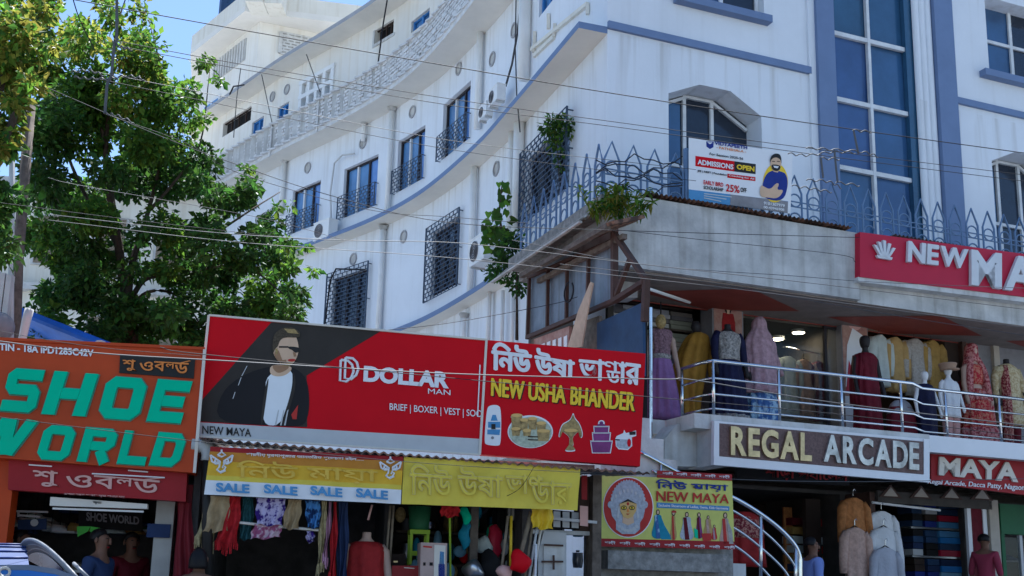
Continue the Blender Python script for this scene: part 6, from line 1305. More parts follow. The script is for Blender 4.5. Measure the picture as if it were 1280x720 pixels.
# ------------------------------------------------------------------ people
def skin_mesh(nodes, edges, m, sub=2):
    names = list(nodes); me = bpy.data.meshes.new('body'); me.from_pydata([nodes[k][0] for k in names], [(names.index(a), names.index(b)) for a, b in edges], [])
    ob = bpy.data.objects.new('body', me); COL.objects.link(ob); md = ob.modifiers.new('s', 'SKIN'); md.use_smooth_shade = True
    for i, k in enumerate(names):
        r = nodes[k][1]; me.skin_vertices[0].data[i].radius = (r, r) if not isinstance(r, tuple) else r
    me.skin_vertices[0].data[names.index('pelvis')].use_root = True; s2 = ob.modifiers.new('u', 'SUBSURF'); s2.levels = sub; s2.render_levels = sub
    dg = bpy.context.evaluated_depsgraph_get(); ev_ = ob.evaluated_get(dg); r_ = ev_.to_mesh(); q = MB(); q.add([tuple(v.co) for v in r_.vertices], [tuple(p.vertices) for p in r_.polygons], m); ev_.to_mesh_clear(); bpy.data.objects.remove(ob); return q
def person(lab, F, x, y, z, h, face, shirt, trousers='denim', glasses=False, hairlong=False, arms='down'):
    """standing figure; face = heading in degrees in the frame, -90 looks out to the street"""
    Fp = Frame(F.m @ Vector((x, y, 0)), math.degrees(F.a)+face+90); t = Thing('person', lab, 'person', Fp, (0, 0, z)); s = h/1.72
    def n(a, b, c): return (a*s, b*s, z+c*s)
    N = {'pelvis': (n(0, 0, .93), .13*s), 'waist': (n(0, 0, 1.08), .115*s), 'chest': (n(0, 0, 1.27), .135*s), 'upper': (n(0, .01, 1.39), .10*s), 'neck': (n(0, -.005, 1.48), .05*s), 'skull0': (n(0, -.015, 1.55), .062*s), 'skull': (n(0, -.01, 1.62), .088*s), 'top': (n(0, 0, 1.675), .06*s)}
    E = [('pelvis', 'waist'), ('waist', 'chest'), ('chest', 'upper'), ('upper', 'neck'), ('neck', 'skull0'), ('skull0', 'skull'), ('skull', 'top')]
    for sg, c in ((-1, 'L'), (1, 'R')):
        N.update({'sh'+c: (n(sg*.17, .01, 1.40), .062*s), 'el'+c: (n(sg*.235, .03, 1.13), .046*s), 'wr'+c: (n(sg*.235, -.06, .90), .03*s), 'ha'+c: (n(sg*.23, -.085, .80), .036*s), 'hip'+c: (n(sg*.09, 0, .86), .09*s), 'kn'+c: (n(sg*.10, -.02, .48), .06*s), 'an'+c: (n(sg*.10, .02, .09), .04*s), 'to'+c: (n(sg*.11, -.14, .04), .035*s)})
        E += [('upper', 'sh'+c), ('sh'+c, 'el'+c), ('el'+c, 'wr'+c), ('wr'+c, 'ha'+c), ('pelvis', 'hip'+c), ('hip'+c, 'kn'+c), ('kn'+c, 'an'+c), ('an'+c, 'to'+c)]
        for k in range(5):   # fingers
            a = (k-1.5)*.018 if k < 4 else -.03; N['f%d%s' % (k, c)] = (n(sg*(.23), -.085+a*.9, .80-(.09 if k < 4 else .04)+abs(k-1.5)*.008), .009*s); E.append(('ha'+c, 'f%d%s' % (k, c)))
    q = skin_mesh(N, E, 'skin')
    zf = z+1.6*s; q.loft(rings(0, -.098*s, [(zf-.03*s, .016*s, .02*s, 0), (zf+.0*s, .012*s, .016*s, 0), (zf+.035*s, .007*s, .008*s, 0)], 8), 'skin')
    for sg in (-1, 1): q.ball((sg*.085*s, .01*s, zf+.01*s), (.012*s, .02*s, .032*s), 'skin', 8, 6)
    t.part('body', q, smooth=True)
    q = MB()
    for sg in (-1, 1): q.ball((sg*.032*s, -.083*s, zf+.03*s), (.012*s, .008*s, .007*s), 'hair', 8, 5)
    q.ball((0, -.085*s, zf-.058*s), (.026*s, .01*s, .008*s), 'sign_red_dark', 8, 5); q.ball((0, -.09*s, zf-.042*s), (.03*s, .008*s, .006*s), 'hair', 8, 5); t.part('face', q, smooth=True)
    q = MB(); RR = []
    for j in range(8):
        a = j/7; zz_ = zf+.015*s+a*.115*s if not hairlong else zf-.08*s+a*.21*s; w_ = math.sqrt(max(0, 1-(max(0, a-.25)/.76)**2))
        RR.append([(.096*s*w_*math.cos(k*math.pi/12), .022*s+(.098*s*w_*math.sin(k*math.pi/12) if math.sin(k*math.pi/12) > 0 else (.03*s+.075*s*a)*w_*math.sin(k*math.pi/12)), zz_+.004*s*math.sin(5*k)) for k in range(24)])
    t.part('hair', q.loft(RR, 'hair'), smooth=True)
    E2 = [e for e in E if not any(k in e[0]+e[1] for k in ('neck', 'skull', 'top', 'ha', 'f0', 'f1', 'f2', 'f3', 'f4', 'hip', 'kn', 'an', 'to'))]
    keep = {k for e in E2 for k in e}; S = {k: ((v[0]), v[1]*1.16) for k, v in N.items() if k in keep}
    for c in 'LR': w_ = Vector(S['el'+c][0]).lerp(Vector(S['wr'+c][0]), .35); S['wr'+c] = (tuple(w_), .048*s)
    S['pelvis'] = (n(0, 0, .86), .165*s); t.part('shirt', skin_mesh(S, E2, shirt), smooth=True)
    E3 = [e for e in E if all(k[:3] in ('pel', 'hip', 'knL', 'knR', 'anL', 'anR') for k in e)]; S = {k: (v[0], v[1]*1.2) for k, v in N.items() if any(k in e for e in E3)}; t.part('trousers', skin_mesh(S, E3, trousers), smooth=True)
    if glasses:
        q = MB()
        for sg in (-1, 1): q.tube([(sg*.034*s+.024*s*math.cos(k*math.pi/6), -.1*s, zf+.028*s+.018*s*math.sin(k*math.pi/6)) for k in range(13)], .003*s, 'dark', 5); q.tube([(sg*.058*s, -.1*s, zf+.03*s), (sg*.094*s, .0, zf+.03*s)], .003*s, 'dark', 5)
        q.tube([(-.01*s, -.1*s, zf+.03*s), (.01*s, -.1*s, zf+.03*s)], .003*s, 'dark', 5); t.part('glasses', q)
    return t
mat('shirt_blue', (.20, .26, .55), .8, var=.08, scale=6); mat('shirt_maroon', (.30, .04, .07), .8, var=.1)
p = R.h(1015, 672, 1.9); person('man in glasses and a light blue shirt at the foot of the steel stair', R, p.x, -1.9, p.z-1.70, 1.70, -10, 'shirt_blue', glasses=True)
p = R.h(1230, 668, .8); person('person with dark hair in a maroon shirt by the white door frame', R, p.x, -.8, p.z-1.70, 1.70, 20, 'shirt_maroon')
p = G.h(128, 662, -.2); person('man in dark clothes seen from the side inside the shoe shop', G, p.x, .2, p.z-1.70, 1.70, -20, 'denim')
p = G.h(30, 662, -1.0); person('person in brown at the left pillar inside the shoe shop', G, p.x, 1.0, p.z-1.65, 1.65, -10, 'dark_brown')
p = G.h(166, 666, -1.2); person('person in a dark red top deeper inside the shoe shop, near the cream pillar', G, p.x, 1.2, p.z-1.65, 1.65, -60, 'maroon')
p = G.h(250, 686, .5); person('person in maroon below the drain pipe seen from behind', G, p.x, -.5, p.z-1.62, 1.62, 80, 'maroon', hairlong=True)
# ------------------------------------------------------------------ auto rickshaw at the lower left
mat('auto_line', (.035, .06, .20), .5); mat('auto_hoop', (.22, .23, .25), .4); mat('auto_window', (.07, .08, .13), .25); mat('auto_rim', (.16, .20, .28), .4)
mat('auto_blue', (.02, .16, .55), .3, var=.06); mat('auto_cover', (.075, .105, .22), .55, var=.1); mat('auto_grey', (.13, .14, .17), .5)
d = 8.0; AF = Frame((at(20, 715, d).x, d, 0), 35)
t = Thing('rickshaw', 'blue rickshaw with a ribbed canvas hood and folded grey hoops at the lower left', 'rickshaw', AF, (0, 0, 0))
def hoop(i):
    L_, A_, R_ = (24+4*i, 689+3.2*i, 8.45), (44+5.5*i, 672+6*i, 8.0), (100-1.*i, 726+1.5*i, 7.5)
    if i < 0: L_, A_, R_ = (30+13*i, 686+.3*i, 8.5), (33+13*i, 681+.3*i, 8.3), (38+13*i, 709-.2*i, 7.72)
    l, a, r = [AF.at(*p) for p in (L_, A_, R_)]; c = a*2-(l+r)*.5; c = a+(c-a)*.75; out = []
    for k in range(15): u = k/14; out.append(tuple(l*(1-u)**2+c*2*u*(1-u)+r*u*u))
    return out
hs = [hoop(i) for i in (-6, -5, -4, -3, -2, -.1)]
q = MB(); V_ = [p for h_ in hs for p in h_]; q.add(V_, [(j*15+k, j*15+k+1, j*15+k+16, j*15+k+15) for j in range(5) for k in range(14)], 'auto_cover')
for k in (6, 8, 10, 12): q.tube([Vector(h_[k])+Vector((0, -.004, .006)) for h_ in hs], .007, 'auto_line', 5)
t.part('canvas_hood', q, smooth=True)
hs = [hoop(i) for i in (0, 1, 2, 3)]
q = MB(); V_ = [tuple(Vector(p)-Vector((0, 0, .012))) for h_ in hs for p in h_]; q.add(V_, [(j*15+k, j*15+k+1, j*15+k+16, j*15+k+15) for j in range(3) for k in range(14)], 'auto_grey')
e_ = hs[-1]; q.add([tuple(Vector(p)+Vector((-.02, .02, 0))) for p in e_], [tuple(range(15))], 'auto_window'); t.part('hood_cloth', q, smooth=True)
for h_ in hs: t.part('hoop', MB().tube(h_, .011, 'auto_hoop', 7), smooth=True)
t.part('hoop', MB().tube([AF.at(92, 704, 7.55), AF.at(100, 712, 7.5), AF.at(112, 724, 7.45)], .012, 'auto_hoop', 7), smooth=True)
q = MB(); A_ = [AF.at(*p) for p in ((-60, 704, 7.9), (0, 706, 7.75), (36, 706, 7.68), (70, 711, 7.6), (100, 722, 7.5))]; n = len(A_)
for r0, r1, m_ in ((0, .035, 'auto_rim'), (.036, .95, 'auto_blue')):
    V_ = [(p.x, p.y, p.z-r0) for p in A_]+[(p.x, p.y, max(.5, p.z-r1)) for p in A_]+[(p.x-.05, p.y+.55, p.z-r0-.02) for p in A_]+[(p.x-.05, p.y+.55, max(.5, p.z-r1)) for p in A_]
    q.add(V_, [(i, i+1, n+i+1, n+i) for i in range(n-1)]+[(i, i+1, 2*n+i+1, 2*n+i) for i in range(n-1)]+[(2*n+i, 2*n+i+1, 3*n+i+1, 3*n+i) for i in range(n-1)]+[(n-1, 2*n-1, 4*n-1, 3*n-1), (0, n, 3*n, 2*n)], m_)
t.part('body', q); q = MB(); c = AF.at(5, 715, 7.72); q.tube([(c.x+.035*math.cos(k*.7), c.y-.02, c.z+.03*math.sin(k*.7)) for k in range(10)], .01, 'sign_cream', 5); t.part('painted_mark', q)
for x_, y_, r in ((-.55, -.35, .33), (-.55, .45, .33), (.9, .05, .33)):
    q = MB(); q.tube([(x_+r*math.cos(k*math.pi/14), y_, r+r*math.sin(k*math.pi/14)) for k in range(29)], .022, 'dark', 6, False); w_ = t.part('wheel', q, smooth=True); q = MB()
    for k in range(8): q.bar((x_, y_, r), (x_+r*math.cos(k*math.pi/4), y_, r+r*math.sin(k*math.pi/4)), .006, .006, 'steel')
    t.part('spokes', q, w_)
t.part('frame', MB().tube([(-.55, .05, .33), (.3, .05, .45), (.8, .05, .8), (.9, .05, .33)], .025, 'dark', 6)); t.part('seat', MB().box(-.6, -.2, -.3, .4, .62, .74, 'maroon'))
# ------------------------------------------------------------------ house behind the tree, tarpaulin
H = Frame((at(160, 300, 33).x, 33, 0), 5); t = Thing('old_house', 'pale old house with shuttered windows glimpsed through the tree', 'house', H, (0, 0, 0)); q = MB()
zz0 = at(160, 245, 33).z; q.box(-5.2, 2.6, 0, 6, 0, zz0, 'cream_wall'); q.box(-5.4, 2.8, -.5, 6.2, zz0, zz0+.25, 'concrete_pale'); q.box(-5.3, 2.7, -.35, -.001, zz0-3.2, zz0-3.0, 'concrete_pale'); t.part('wall', q)
for x_ in (-4, -2.3, -.5, 1.3):
    for z_ in (zz0-2.3, zz0-5.4):
        q = MB(); q.box(x_-.5, x_+.5, -.06, -.002, z_-.05, z_+1.55, 'concrete_pale'); w_ = t.part('window', q); q = MB(); q.box(x_-.42, x_+.42, -.08, -.061, z_, z_+1.5, 'wood'); t.part('pane', q, w_)
q = MB(); P_ = [at(x, y, d_) for x, y, d_ in ((-30, 368, 14.5), (142, 436, 13.5), (142, 470, 15.5), (-30, 420, 17))]
q.add([tuple(p) for p in P_]+[tuple(p-Vector((0, 0, .04))) for p in P_], [(0, 1, 2, 3), (7, 6, 5, 4), (0, 4, 5, 1), (1, 5, 6, 2), (2, 6, 7, 3), (3, 7, 4, 0)], 'tarp_blue'); q.tube([tuple(P_[0]), tuple(P_[1])], .06, 'tarp_blue', 8)
c = at(125, 430, 13.5); q.tube([(c.x+.07*math.cos(k*.7), c.y, c.z+.04*math.sin(k*.7)) for k in range(10)], .012, 'sign_grey', 5); single('tarpaulin', 'blue tarpaulin roof sheet rolled along its edge behind the orange board', 'tarpaulin', WORLD, tuple(P_[1]), q)
q = MB(); q.tube([tuple(at(37, 386, 12.2)), tuple(at(33, 400, 12.2)), tuple(at(28, 424, 12.2)), tuple(at(28, 470, 12.3))], [.05, .05, .045, .045], 'pvc', 8); single('vent_pipe', 'pale bent plastic vent pipe above the left of the orange board', 'pipe', WORLD, tuple(at(28, 470, 12.3)), q, smooth=True)
t = Thing('shed', 'grey tin shed wall at the far left above the orange board', 'shed', WORLD, tuple(at(0, 430, 13))); q = MB(); a, b = at(-40, 330, 13.2), at(16, 345, 13.2)
for i in range(7): x_ = a.x+(b.x-a.x)*i/7; q.box(x_, x_+(b.x-a.x)/7*.8, 13.2, 13.3, 2.5, a.z-.02*i, 'pvc')
t.part('fence_board', q); q = MB(); q.ball(tuple(at(0, 408, 13)), (.16, .2, .17), 'panel_grey'); t.part('sack', q, smooth=True)
# ------------------------------------------------------------------ trees and plants
def leaves(mb, c, r, n, size, mats, rnd, droop=.4, shell=.35):
    c = Vector(c)
    for _ in range(n):
        v = Vector((rnd.gauss(0, 1), rnd.gauss(0, 1), rnd.gauss(0, 1))).normalized()*(rnd.random()**shell)
        p = c+Vector((v.x*r[0], v.y*r[1], v.z*r[2])); L = size*rnd.choice((.5, .7, .85, 1, 1.15, 1.45))*rnd.uniform(.85, 1.15)
        d = (v*.6+Vector((rnd.gauss(0, .6), rnd.gauss(0, .6), rnd.gauss(0, .5)-droop))).normalized()
        s_ = d.cross(Vector((rnd.gauss(0, 1), rnd.gauss(0, 1), rnd.gauss(0, 1)))).normalized()*L*.26; nn = d.cross(s_).normalized()*L*.10
        mb.add([p, p+d*L*.5+s_+nn, p+d*L, p+d*L*.5-s_+nn], [(0, 1, 2, 3)], rnd.choice(mats))
rnd = random.Random(5)
def branch(q, a, b, r0, r1, m='bark', wob=.12, n=6):
    a, b = Vector(a), Vector(b); pts = []
    for i in range(n+1):
        f = i/n; p = a.lerp(b, f); k = (b-a).length*wob*math.sin(math.pi*f); pts.append(p+Vector((rnd.gauss(0, 1), rnd.gauss(0, 1), rnd.gauss(0, .6)))*k*.5)
    pts[0], pts[-1] = a, b; q.tube(pts, [r0+(r1-r0)*i/n for i in range(n+1)], m, 8); return pts
D = 16.0
t = Thing('tree', 'large dark green leafy tree standing behind the orange board, brighter at the top', 'tree', WORLD, tuple(at(160, 640, D).to_tuple()[:2]+(0,)))
tr = MB(); base = at(163, 470, D); g0 = (base.x+.1, base.y, 0); fork = at(158, 390, D)
branch(tr, g0, base, .2, .15, wob=.02); branch(tr, base, fork, .15, .11, wob=.03); t.part('trunk', tr, smooth=True)
limbs = [((158, 390), (147, 300), (132, 205), (140, 100), .12), ((147, 300), (142, 262), (125, 150), (100, 70), .08), ((158, 385), (165, 330), (185, 265), (215, 150), .10), ((156, 390), (180, 350), (215, 344), (290, 330), .07), ((155, 395), (185, 365), (225, 372), (260, 420), .05), ((150, 400), (120, 350), (90, 280), (60, 230), .07), ((215, 344), (260, 300), (310, 265), (350, 240), .04), ((140, 100), (142, 60), (150, 20), (160, -10), .04), ((185, 265), (220, 225), (250, 180), (262, 90), .04), ((150, 310), (110, 250), (80, 180), (60, 90), .06), ((290, 330), (320, 340), (345, 360), (375, 385), .03), ((215, 150), (205, 100), (195, 60), (185, 20), .03)]
for a, b, c, e, r in limbs:
    q = MB(); dd = [rnd.uniform(-.3, .3) for _ in range(4)]; dd[0] = 0; pts = [at(x, y, D+dd[i]*i) for i, (x, y) in enumerate((a, b, c, e))]
    P4 = [pts[0]*2-pts[1]]+pts+[pts[-1]*2-pts[-2]]; out = []
    for i in range(1, 4):
        for k in range(5):
            u = k/5; A_, B_, C_, E_ = P4[i-1:i+3]; out.append(.5*((2*B_)+(C_-A_)*u+(2*A_-5*B_+4*C_-E_)*u*u+(3*B_-A_-3*C_+E_)*u**3))
    out.append(pts[-1]); q.tube(out, [.7*r*(1-.75*i/(len(out)-1)) for i in range(len(out))], 'bark', 7); t.part('limb', q, smooth=True)
lo = ['leaf', 'leaf', 'leaf_dark', 'leaf_dark']; hi = ['leaf_light', 'leaf_light', 'leaf', 'leaf_yellow']; mid = ['leaf', 'leaf_light', 'leaf']  # sunlit top and shaded lower crown put into the choice of leaf colours
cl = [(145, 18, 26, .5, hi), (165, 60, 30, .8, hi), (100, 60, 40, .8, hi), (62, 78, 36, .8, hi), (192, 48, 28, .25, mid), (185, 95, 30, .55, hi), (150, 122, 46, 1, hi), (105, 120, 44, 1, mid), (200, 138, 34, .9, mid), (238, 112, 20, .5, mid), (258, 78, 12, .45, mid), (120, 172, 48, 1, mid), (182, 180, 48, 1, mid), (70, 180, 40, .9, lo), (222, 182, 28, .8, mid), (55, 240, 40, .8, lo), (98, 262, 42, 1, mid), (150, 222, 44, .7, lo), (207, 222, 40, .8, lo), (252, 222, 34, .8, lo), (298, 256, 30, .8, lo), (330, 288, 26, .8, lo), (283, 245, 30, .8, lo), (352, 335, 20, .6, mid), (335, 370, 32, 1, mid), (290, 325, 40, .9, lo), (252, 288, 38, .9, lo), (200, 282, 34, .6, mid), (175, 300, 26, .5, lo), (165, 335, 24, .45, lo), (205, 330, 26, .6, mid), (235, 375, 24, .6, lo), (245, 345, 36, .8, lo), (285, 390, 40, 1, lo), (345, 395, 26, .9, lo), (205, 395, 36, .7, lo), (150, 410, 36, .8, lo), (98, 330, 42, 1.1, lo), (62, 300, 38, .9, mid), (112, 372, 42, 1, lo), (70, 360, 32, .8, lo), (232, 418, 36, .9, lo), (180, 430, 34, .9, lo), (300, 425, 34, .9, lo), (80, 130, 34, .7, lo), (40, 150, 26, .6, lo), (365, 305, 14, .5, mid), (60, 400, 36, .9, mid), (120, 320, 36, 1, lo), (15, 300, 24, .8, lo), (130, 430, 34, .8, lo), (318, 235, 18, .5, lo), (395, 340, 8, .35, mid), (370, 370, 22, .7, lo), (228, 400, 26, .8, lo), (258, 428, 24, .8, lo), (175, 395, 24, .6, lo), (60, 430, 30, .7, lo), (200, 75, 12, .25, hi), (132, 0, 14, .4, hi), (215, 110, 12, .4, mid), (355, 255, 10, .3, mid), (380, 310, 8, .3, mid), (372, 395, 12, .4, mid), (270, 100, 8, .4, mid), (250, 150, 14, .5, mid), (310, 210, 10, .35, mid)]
cr = MB()
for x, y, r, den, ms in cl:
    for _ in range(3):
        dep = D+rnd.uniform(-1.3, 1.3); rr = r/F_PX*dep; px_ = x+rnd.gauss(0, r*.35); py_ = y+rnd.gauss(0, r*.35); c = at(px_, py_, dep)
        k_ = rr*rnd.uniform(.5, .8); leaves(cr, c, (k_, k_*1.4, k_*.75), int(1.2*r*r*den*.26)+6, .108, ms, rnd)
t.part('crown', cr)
D2 = 11.5
t = Thing('tree', 'sunlit yellow green tree reaching in at the upper left corner', 'tree', WORLD, tuple(at(-90, 640, D2).to_tuple()[:2]+(0,))); tr = MB(); a0 = at(-90, 640, D2); branch(tr, (a0.x, a0.y, 0), at(-70, 260, D2), .22, .15, wob=.04); t.part('trunk', tr, smooth=True)
for e in ((20, 40), (45, 90), (0, 140), (-40, 60), (10, 240)):
    q = MB(); branch(q, at(-70, 260, D2), at(*e, D2), .09, .02, wob=.08); t.part('limb', q, smooth=True)
cr = MB()
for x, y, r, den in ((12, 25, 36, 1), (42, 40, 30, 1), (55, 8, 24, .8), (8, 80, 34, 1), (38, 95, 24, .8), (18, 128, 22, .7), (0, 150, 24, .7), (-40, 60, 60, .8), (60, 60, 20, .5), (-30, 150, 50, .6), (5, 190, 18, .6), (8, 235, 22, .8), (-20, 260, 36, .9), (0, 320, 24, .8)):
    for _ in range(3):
        dep = D2+rnd.uniform(-.8, .8); rr = r/F_PX*dep; c = at(x+rnd.gauss(0, r*.35), y+rnd.gauss(0, r*.35), dep); k_ = rr*rnd.uniform(.5, .8); leaves(cr, c, (k_, k_*1.3, k_*.75), int(1.2*r*r*den*.17)+6, .10, ['leaf_yellow', 'leaf_light', 'leaf_yellow', 'leaf'] if y < 170 else lo, rnd)  # upper clumps coloured bright as sunlit, lower clumps dark as shaded
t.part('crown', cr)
# heart leaved climber, bush, plants on terrace
def heart(mb, p, L, d, m):
    d = d.normalized(); s_ = d.cross(Vector((rnd.gauss(0, .3), -1, rnd.gauss(0, .3)))).normalized(); pts = [(0, .0), (-.14, .36), (.10, .52), (.45, .40), (1.15, 0), (.45, -.40), (.10, -.52), (-.14, -.36)]
    mb.add([p+d*(a*L)+s_*(b*L)+Vector((0, -.03*abs(b)*L, 0)) for a, b in pts], [tuple(range(8))], m)
s, z = whit(625, 300, .5); pw, nn = wp(s); dq_ = (pw.y+nn.y*.6)
t = Thing('climber_plant', 'large heart leaved plant climbing above the air conditioner on the white wall', 'plant', WORLD, tuple(at(632, 345, dq_))); q = MB(); q.tube([tuple(at(x, y, dq_)) for x, y in ((632, 345), (628, 300), (624, 265), (628, 226))], [.03, .025, .02, .01], 'bark', 6); q.tube([tuple(at(x, y, dq_)) for x, y in ((629, 310), (615, 295), (602, 288))], [.018, .015, .01], 'bark', 6); t.part('stem', q)
q = MB()
for x0, y0, x1, y1, n_ in ((620, 225, 640, 260, 12), (606, 255, 642, 300, 34), (600, 282, 628, 305, 14), (612, 290, 645, 320, 16)):
    for _ in range(n_): heart(q, at(rnd.uniform(x0, x1), rnd.uniform(y0, y1), dq_+rnd.uniform(-.25, .2)), rnd.uniform(.10, .17), Vector((rnd.gauss(0, .6), rnd.gauss(0, .3), rnd.gauss(-.8, .4))), rnd.choice(['leaf', 'leaf_light', 'leaf']))
t.part('leaves', q)
t = Thing('bush', 'small dark feathery bush hanging at the end of the lean-to roof', 'plant', WORLD, tuple(at(645, 370, dq_-.8))); q = MB()
for x, y, r, n_ in ((640, 315, 20, 240), (628, 335, 18, 200), (655, 325, 14, 160), (645, 350, 14, 140), (640, 300, 14, 120), (615, 340, 10, 60), (648, 362, 8, 40)):
    rr = r/F_PX*dq_; leaves(q, at(x, y, dq_-.8+rnd.uniform(-.2, .2)), (rr, rr, rr), n_, .10, ['leaf_dark', 'leaf', 'leaf_dark'], rnd)
t.part('leaves', q); q = MB(); q.tube([tuple(at(646, y, dq_-.8)) for y in (425, 365, 320)], [.03, .02, .01], 'bark', 6); t.part('stem', q)
dg_ = R.m @ Vector((-.75, -1.45, 0)); dg_ = dg_.y
t = Thing('terrace_plant', 'leggy green weeds growing out of the terrace corner above the tin roof', 'plant', WORLD, tuple(at(770, 275, dg_))); q = MB(); st = MB()
for _ in range(30):
    bx_ = rnd.uniform(728, 800); by_ = 276-(bx_-700)*.05+rnd.uniform(-6, 8); tx_ = bx_+rnd.gauss(0, 12); ty_ = by_-rnd.uniform(14, 42); a, b = at(bx_, by_, dg_-.1), at(tx_, ty_, dg_-.1+rnd.uniform(-.3, .2)); st.tube([tuple(a), tuple(a.lerp(b, .6)+Vector((0, 0, .05))), tuple(b)], .007, 'leaf_yellow', 4)
    for k in range(12):
        f = rnd.uniform(.35, 1.05); p = a.lerp(b, f); dv = Vector((rnd.gauss(0, 1), rnd.gauss(0, .6), rnd.gauss(-.1, .5))).normalized(); L = rnd.uniform(.10, .19); s_ = dv.cross(Vector((0, 0, 1))).normalized()*L*.17; q.add([p, p+dv*L*.5+s_+Vector((0, 0, .02)), p+dv*L-Vector((0, 0, .03)), p+dv*L*.5-s_+Vector((0, 0, .02))], [(0, 1, 2, 3)], rnd.choice(['leaf_light', 'leaf_yellow', 'leaf']))
t.part('stem', st); t.part('leaves', q)
s, z = whit(690, 180, .3); pw, nn = wp(s); dv_ = pw.y+nn.y*.3
t = Thing('vine', 'leafy vine clinging to the top of the grilled window near the corner', 'plant', WORLD, tuple(at(690, 200, dv_))); q = MB()
for x, y, r, n_ in ((690, 150, 9, 70), (690, 165, 10, 80), (694, 178, 9, 60), (708, 150, 9, 60), (700, 160, 10, 60), (684, 160, 8, 50), (697, 192, 7, 30), (712, 165, 6, 30), (700, 210, 5, 16)): rr = r/F_PX*dv_; leaves(q, at(x, y, dv_-.15), (rr, rr*.7, rr), n_, .09, ['leaf', 'leaf_light', 'leaf_dark'], rnd)
t.part('leaves', q); q = MB(); q.tube([tuple(at(x, y, dv_-.1)) for x, y in ((690, 142), (692, 165), (697, 190), (699, 225))], .008, 'bark', 5); t.part('stem', q)
# ------------------------------------------------------------------ poles, rods and overhead wires
q = MB(); q.tube([tuple(at(38, 133, 13.6)), tuple(at(22, 330, 13.6)), tuple(at(6, 760, 13.6))], [.065, .07, .085], 'wood_old', 8); single('wooden_pole', 'leaning dark wooden utility pole at the left edge in front of the trees', 'pole', WORLD, tuple(at(6, 760, 13.6)), q, smooth=True)
q = MB(); q.tube([tuple(at(16, 95, 13.3)), tuple(at(14, 330, 13.3)), tuple(at(12, 760, 13.3))], .036, 'pvc', 8); single('metal_pole', 'thin grey metal pole beside the leaning wooden pole', 'pole', WORLD, tuple(at(12, 760, 13.3)), q, smooth=True)
def rod(lab, pts, off, r=.013, m='wire_grey'):
    P_ = []
    for x, y in pts:
        s, z = whit(x, y, off); pw, n_ = wp(s); P_.append((pw.x+n_.x*off, pw.y+n_.y*off, z))
    q = MB(); q.tube(P_, r, m, 5); single('rod', lab, 'rod', WORLD, P_[-1], q, 'thin rods and loose cables along the side wall')
rod('dark rod standing on the brick parapet below the small vent', [(484, 0), (479, 30), (472, 84)], .62, .02, 'wire'); rod('pale rod standing on the middle of the brick parapet', [(399, 118), (396, 165)], .64, .025, 'parapet_white'); rod('pale rod standing near the left end of the brick parapet', [(340, 160), (337, 196)], .64, .025, 'parapet_white'); rod('thin leaning antenna rod beside the ornate window', [(383, 68), (400, 115)], .64); rod('thin leaning antenna rod beside the blue windows', [(327, 93), (341, 158)], .64); rod('pale rod hanging below the roof eave on the left', [(301, 85), (296, 122), (292, 172)], .8)
rod('white hose curling beside the second balcony window', [(443, 192), (428, 194), (418, 204), (413, 240), (414, 280)], .12, .025, 'sign_grey'); rod('bundle of grey cable along the thick corner pipe', [(652, -5), (647, 40), (640, 80), (632, 108)], .16, .022); rod('thin black cable hanging beside the thick corner pipe', [(645, 0), (644, 60), (646, 120), (650, 165)], .35); rod('black cable bent round the lower left cage window', [(456, 337), (420, 336), (413, 350), (406, 405)], .2, .022, 'wire'); rod('slack cable hanging off the tower side of the eave', [(287, 118), (292, 108), (305, 106)], .85, .025, 'wire')
def catm(pts, n=6):
    P = [pts[0]*2-pts[1]]+pts+[pts[-1]*2-pts[-2]]; out = []
    for i in range(1, len(P)-2):
        a, b, c, d_ = P[i-1:i+3]
        for k in range(n): u = k/n; out.append(.5*((2*b)+(c-a)*u+(2*a-5*b+4*c-d_)*u*u+(3*b-a-3*c+d_)*u**3))
    return out+[P[-2]]
GW = 'overhead wires across the street'
def wire(lab, pts, d0, d1, r=.008, m='wire'):
    n = len(pts); xs_ = [p[0] for p in pts]; P_ = [at(x, y, d0+(d1-d0)*(x-xs_[0])/(xs_[-1]-xs_[0]+1e-6)) for x, y in pts]; q = MB(); q.tube([tuple(p) for p in catm(P_)], r*.43, m, 5); single('wire', lab, 'wire', WORLD, tuple(P_[0]), q, GW)
wire('topmost dark wire running from the tree past the roof tower to the glass column', [(60, -8), (95, 0), (300, 37), (558, 82), (780, 119), (1040, 158), (1300, 194)], 9, 11, .011)
wire('upper wire of a close pair crossing the brick parapet and corner wall', [(150, 52), (300, 80), (559, 123), (780, 154), (1040, 189), (1300, 221)], 9, 11.5); wire('lower wire of a close pair crossing the brick parapet and corner wall', [(150, 58), (300, 86), (559, 131), (780, 160), (1040, 196), (1300, 229)], 9, 11.5)
wire('thin wire passing just under the brick parapet, upper of two', [(120, 90), (235, 112), (506, 166), (640, 186), (780, 202), (870, 212)], 9.5, 12, .007, 'wire_grey'); wire('thin wire passing just under the brick parapet, lower of two', [(120, 98), (235, 122), (500, 176), (640, 198), (780, 216), (870, 226)], 9.5, 12, .007)
wire('wire dropping from the tree past the balcony windows to the red sign', [(60, 110), (200, 170), (300, 207), (412, 244), (560, 278), (773, 288), (1075, 297)], 9, 12, .008); wire('wire sagging from the curly splice in the tree to the climber plant', [(130, 142), (235, 180), (300, 217), (460, 262), (560, 271), (660, 279)], 9, 12, .007)
wire('pale wire crossing the lower cage window and the tin roof', [(60, 268), (260, 290), (420, 300), (560, 303), (660, 313), (773, 327), (1040, 357), (1300, 389)], 9, 11, .008, 'wire_pale'); wire('second pale wire crossing under it along the lean-to roof', [(60, 275), (300, 303), (560, 322), (793, 347), (927, 362), (1100, 385), (1300, 412)], 9, 11, .007, 'wire_pale')
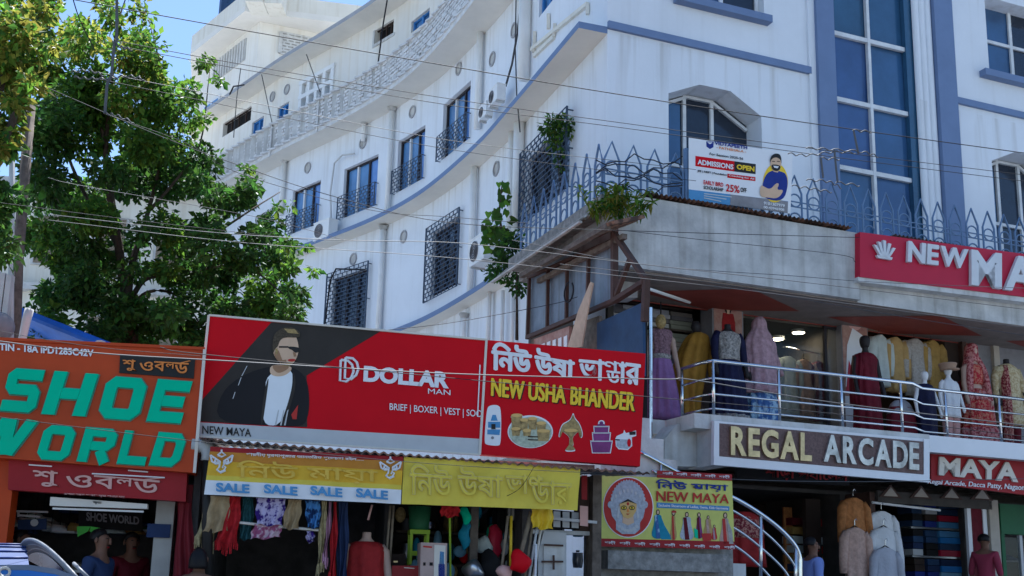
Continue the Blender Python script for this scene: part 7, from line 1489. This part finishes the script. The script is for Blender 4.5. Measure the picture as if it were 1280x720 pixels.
wire('pale wire running along the red and brown soffit', [(640, 300), (807, 331), (993, 345), (1100, 353), (1300, 361)], 10, 12, .007, 'wire_pale'); wire('thin dark wire lying along the grey concrete parapet', [(780, 288), (880, 300), (1047, 318), (1070, 328)], 13, 14, .008); wire('grey wire sloping below the soffit to the balcony rail', [(700, 330), (880, 352), (960, 366), (1130, 396), (1300, 422)], 10, 12, .007, 'wire_grey')
wire('bright thick cable running across the big billboards and the balcony rail', [(-20, 424), (117, 441), (280, 451), (560, 467), (820, 474), (867, 475), (1040, 503), (1300, 534)], 8, 10, .012, 'wire_pale'); wire('dark wire just below the bright cable across the billboards', [(200, 434), (255, 443), (590, 475), (810, 496), (1040, 517), (1300, 548)], 8.2, 10.2, .008)
wire('dark wire crossing the orange board and the sale banner top', [(-20, 519), (240, 551), (505, 577), (695, 589), (790, 592)], 8, 11, .007); wire('pale wire under the granite sign and across the ground floor shops', [(780, 590), (916, 599), (1040, 602), (1160, 601), (1300, 598)], 12, 12, .008, 'wire_pale')
wire('grey wire through the tree crown towards the balcony windows', [(60, 222), (107, 233), (320, 271), (430, 300)], 10, 14, .007, 'wire_grey'); wire('dark wire low in the tree crown', [(-10, 252), (127, 270), (260, 286), (385, 300)], 10, 14, .007); wire('dark cable from the lane to the annex loop, above the billboard', [(480, 413), (560, 404), (640, 390), (700, 378), (722, 371)], 13, 14.5, .010); wire('dark drooping wire above the orange board', [(-10, 412), (60, 425), (140, 436), (250, 445)], 9, 10, .006)
wire('slack wire hanging from the awning corner over the sale banner', [(323, 562), (345, 588), (372, 622)], 11.2, 11.4, .008, 'wire_grey'); wire('slack wire hanging from the awning over the yellow banner', [(668, 583), (650, 610), (625, 625), (600, 645)], 11.4, 11.8, .007); wire('thin wire leaving the tree top to the left', [(90, -5), (100, 25), (118, 62)], 9, 9.5, .012)
# spliced cable hanging in the tree and splices before the glass column
def twist(pts, d, r, m, amp=.011):
    P_ = [at(x, y, d) for x, y in pts]; out = []; C_ = catm(P_, 10)
    for i, p in enumerate(C_): out.append((p.x, p.y+amp*math.cos(i*1.25), p.z+amp*math.sin(i*1.25)))
    return MB().tube(out, r*.7, m, 6)
t = Thing('spliced_cable', 'pale spliced cable hanging vertically in front of the tree with curly twisted ends', 'cable', WORLD, tuple(at(131, 142, 8.5)))
q = MB(); q.tube([tuple(at(x, y, 8.5)) for x, y in ((146, -10), (146, 50), (143, 55), (139, 96), (134, 104), (131, 142))], .013, 'wire_pale', 6); t.part('cable', q); t.part('splice', twist([(92, 96), (112, 98), (134, 98), (160, 95), (180, 99)], 8.5, .009, 'wire_pale')); t.part('splice', twist([(88, 90), (110, 88), (130, 94)], 8.5, .008, 'wire_pale')); t.part('splice', twist([(131, 142), (145, 144), (167, 153)], 8.5, .008, 'wire_pale')); t.part('splice', twist([(140, 52), (150, 58), (165, 62)], 8.5, .010, 'wire_pale'))
t = Thing('spliced_cable', 'twisted white splices hanging in front of the tall glass column', 'cable', WORLD, tuple(at(1045, 230, 10)))
for pts in (((985, 192), (1010, 194), (1040, 190), (1070, 191)), ((1008, 185), (1040, 187), (1078, 190), (1098, 196)), ((1025, 198), (1050, 199)), ((1066, 163), (1090, 165)), ((1008, 225), (1035, 227), (1052, 235)), ((1045, 228), (1075, 232)), ((990, 232), (1015, 236), (1040, 240))): t.part('splice', twist(pts, 10, .008, 'wire_pale', .012))
q = MB()
for a, b in (((1067, 163), (1073, 192)), ((1043, 188), (1047, 228)), ((1026, 197), (1029, 222))): q.tube([tuple(at(*a, 10)), tuple(at(*b, 10))], .010, 'wire_pale', 6)
t.part('tie_wire', q)
t = Thing('cable_bundle', 'loose loops of black cable wound along the terrace railing left of the banner', 'cable', R, (0, -1.45, 7.3)); q = MB()
for k in range(5): q.tube([tuple(R.h(745+i*12, 200+k*9+5*math.sin(i*1.1+k*2)+3*math.sin(i*2.7+k), 1.45)) for i in range(10)], .009, 'wire', 5)
t.part('cable', q)
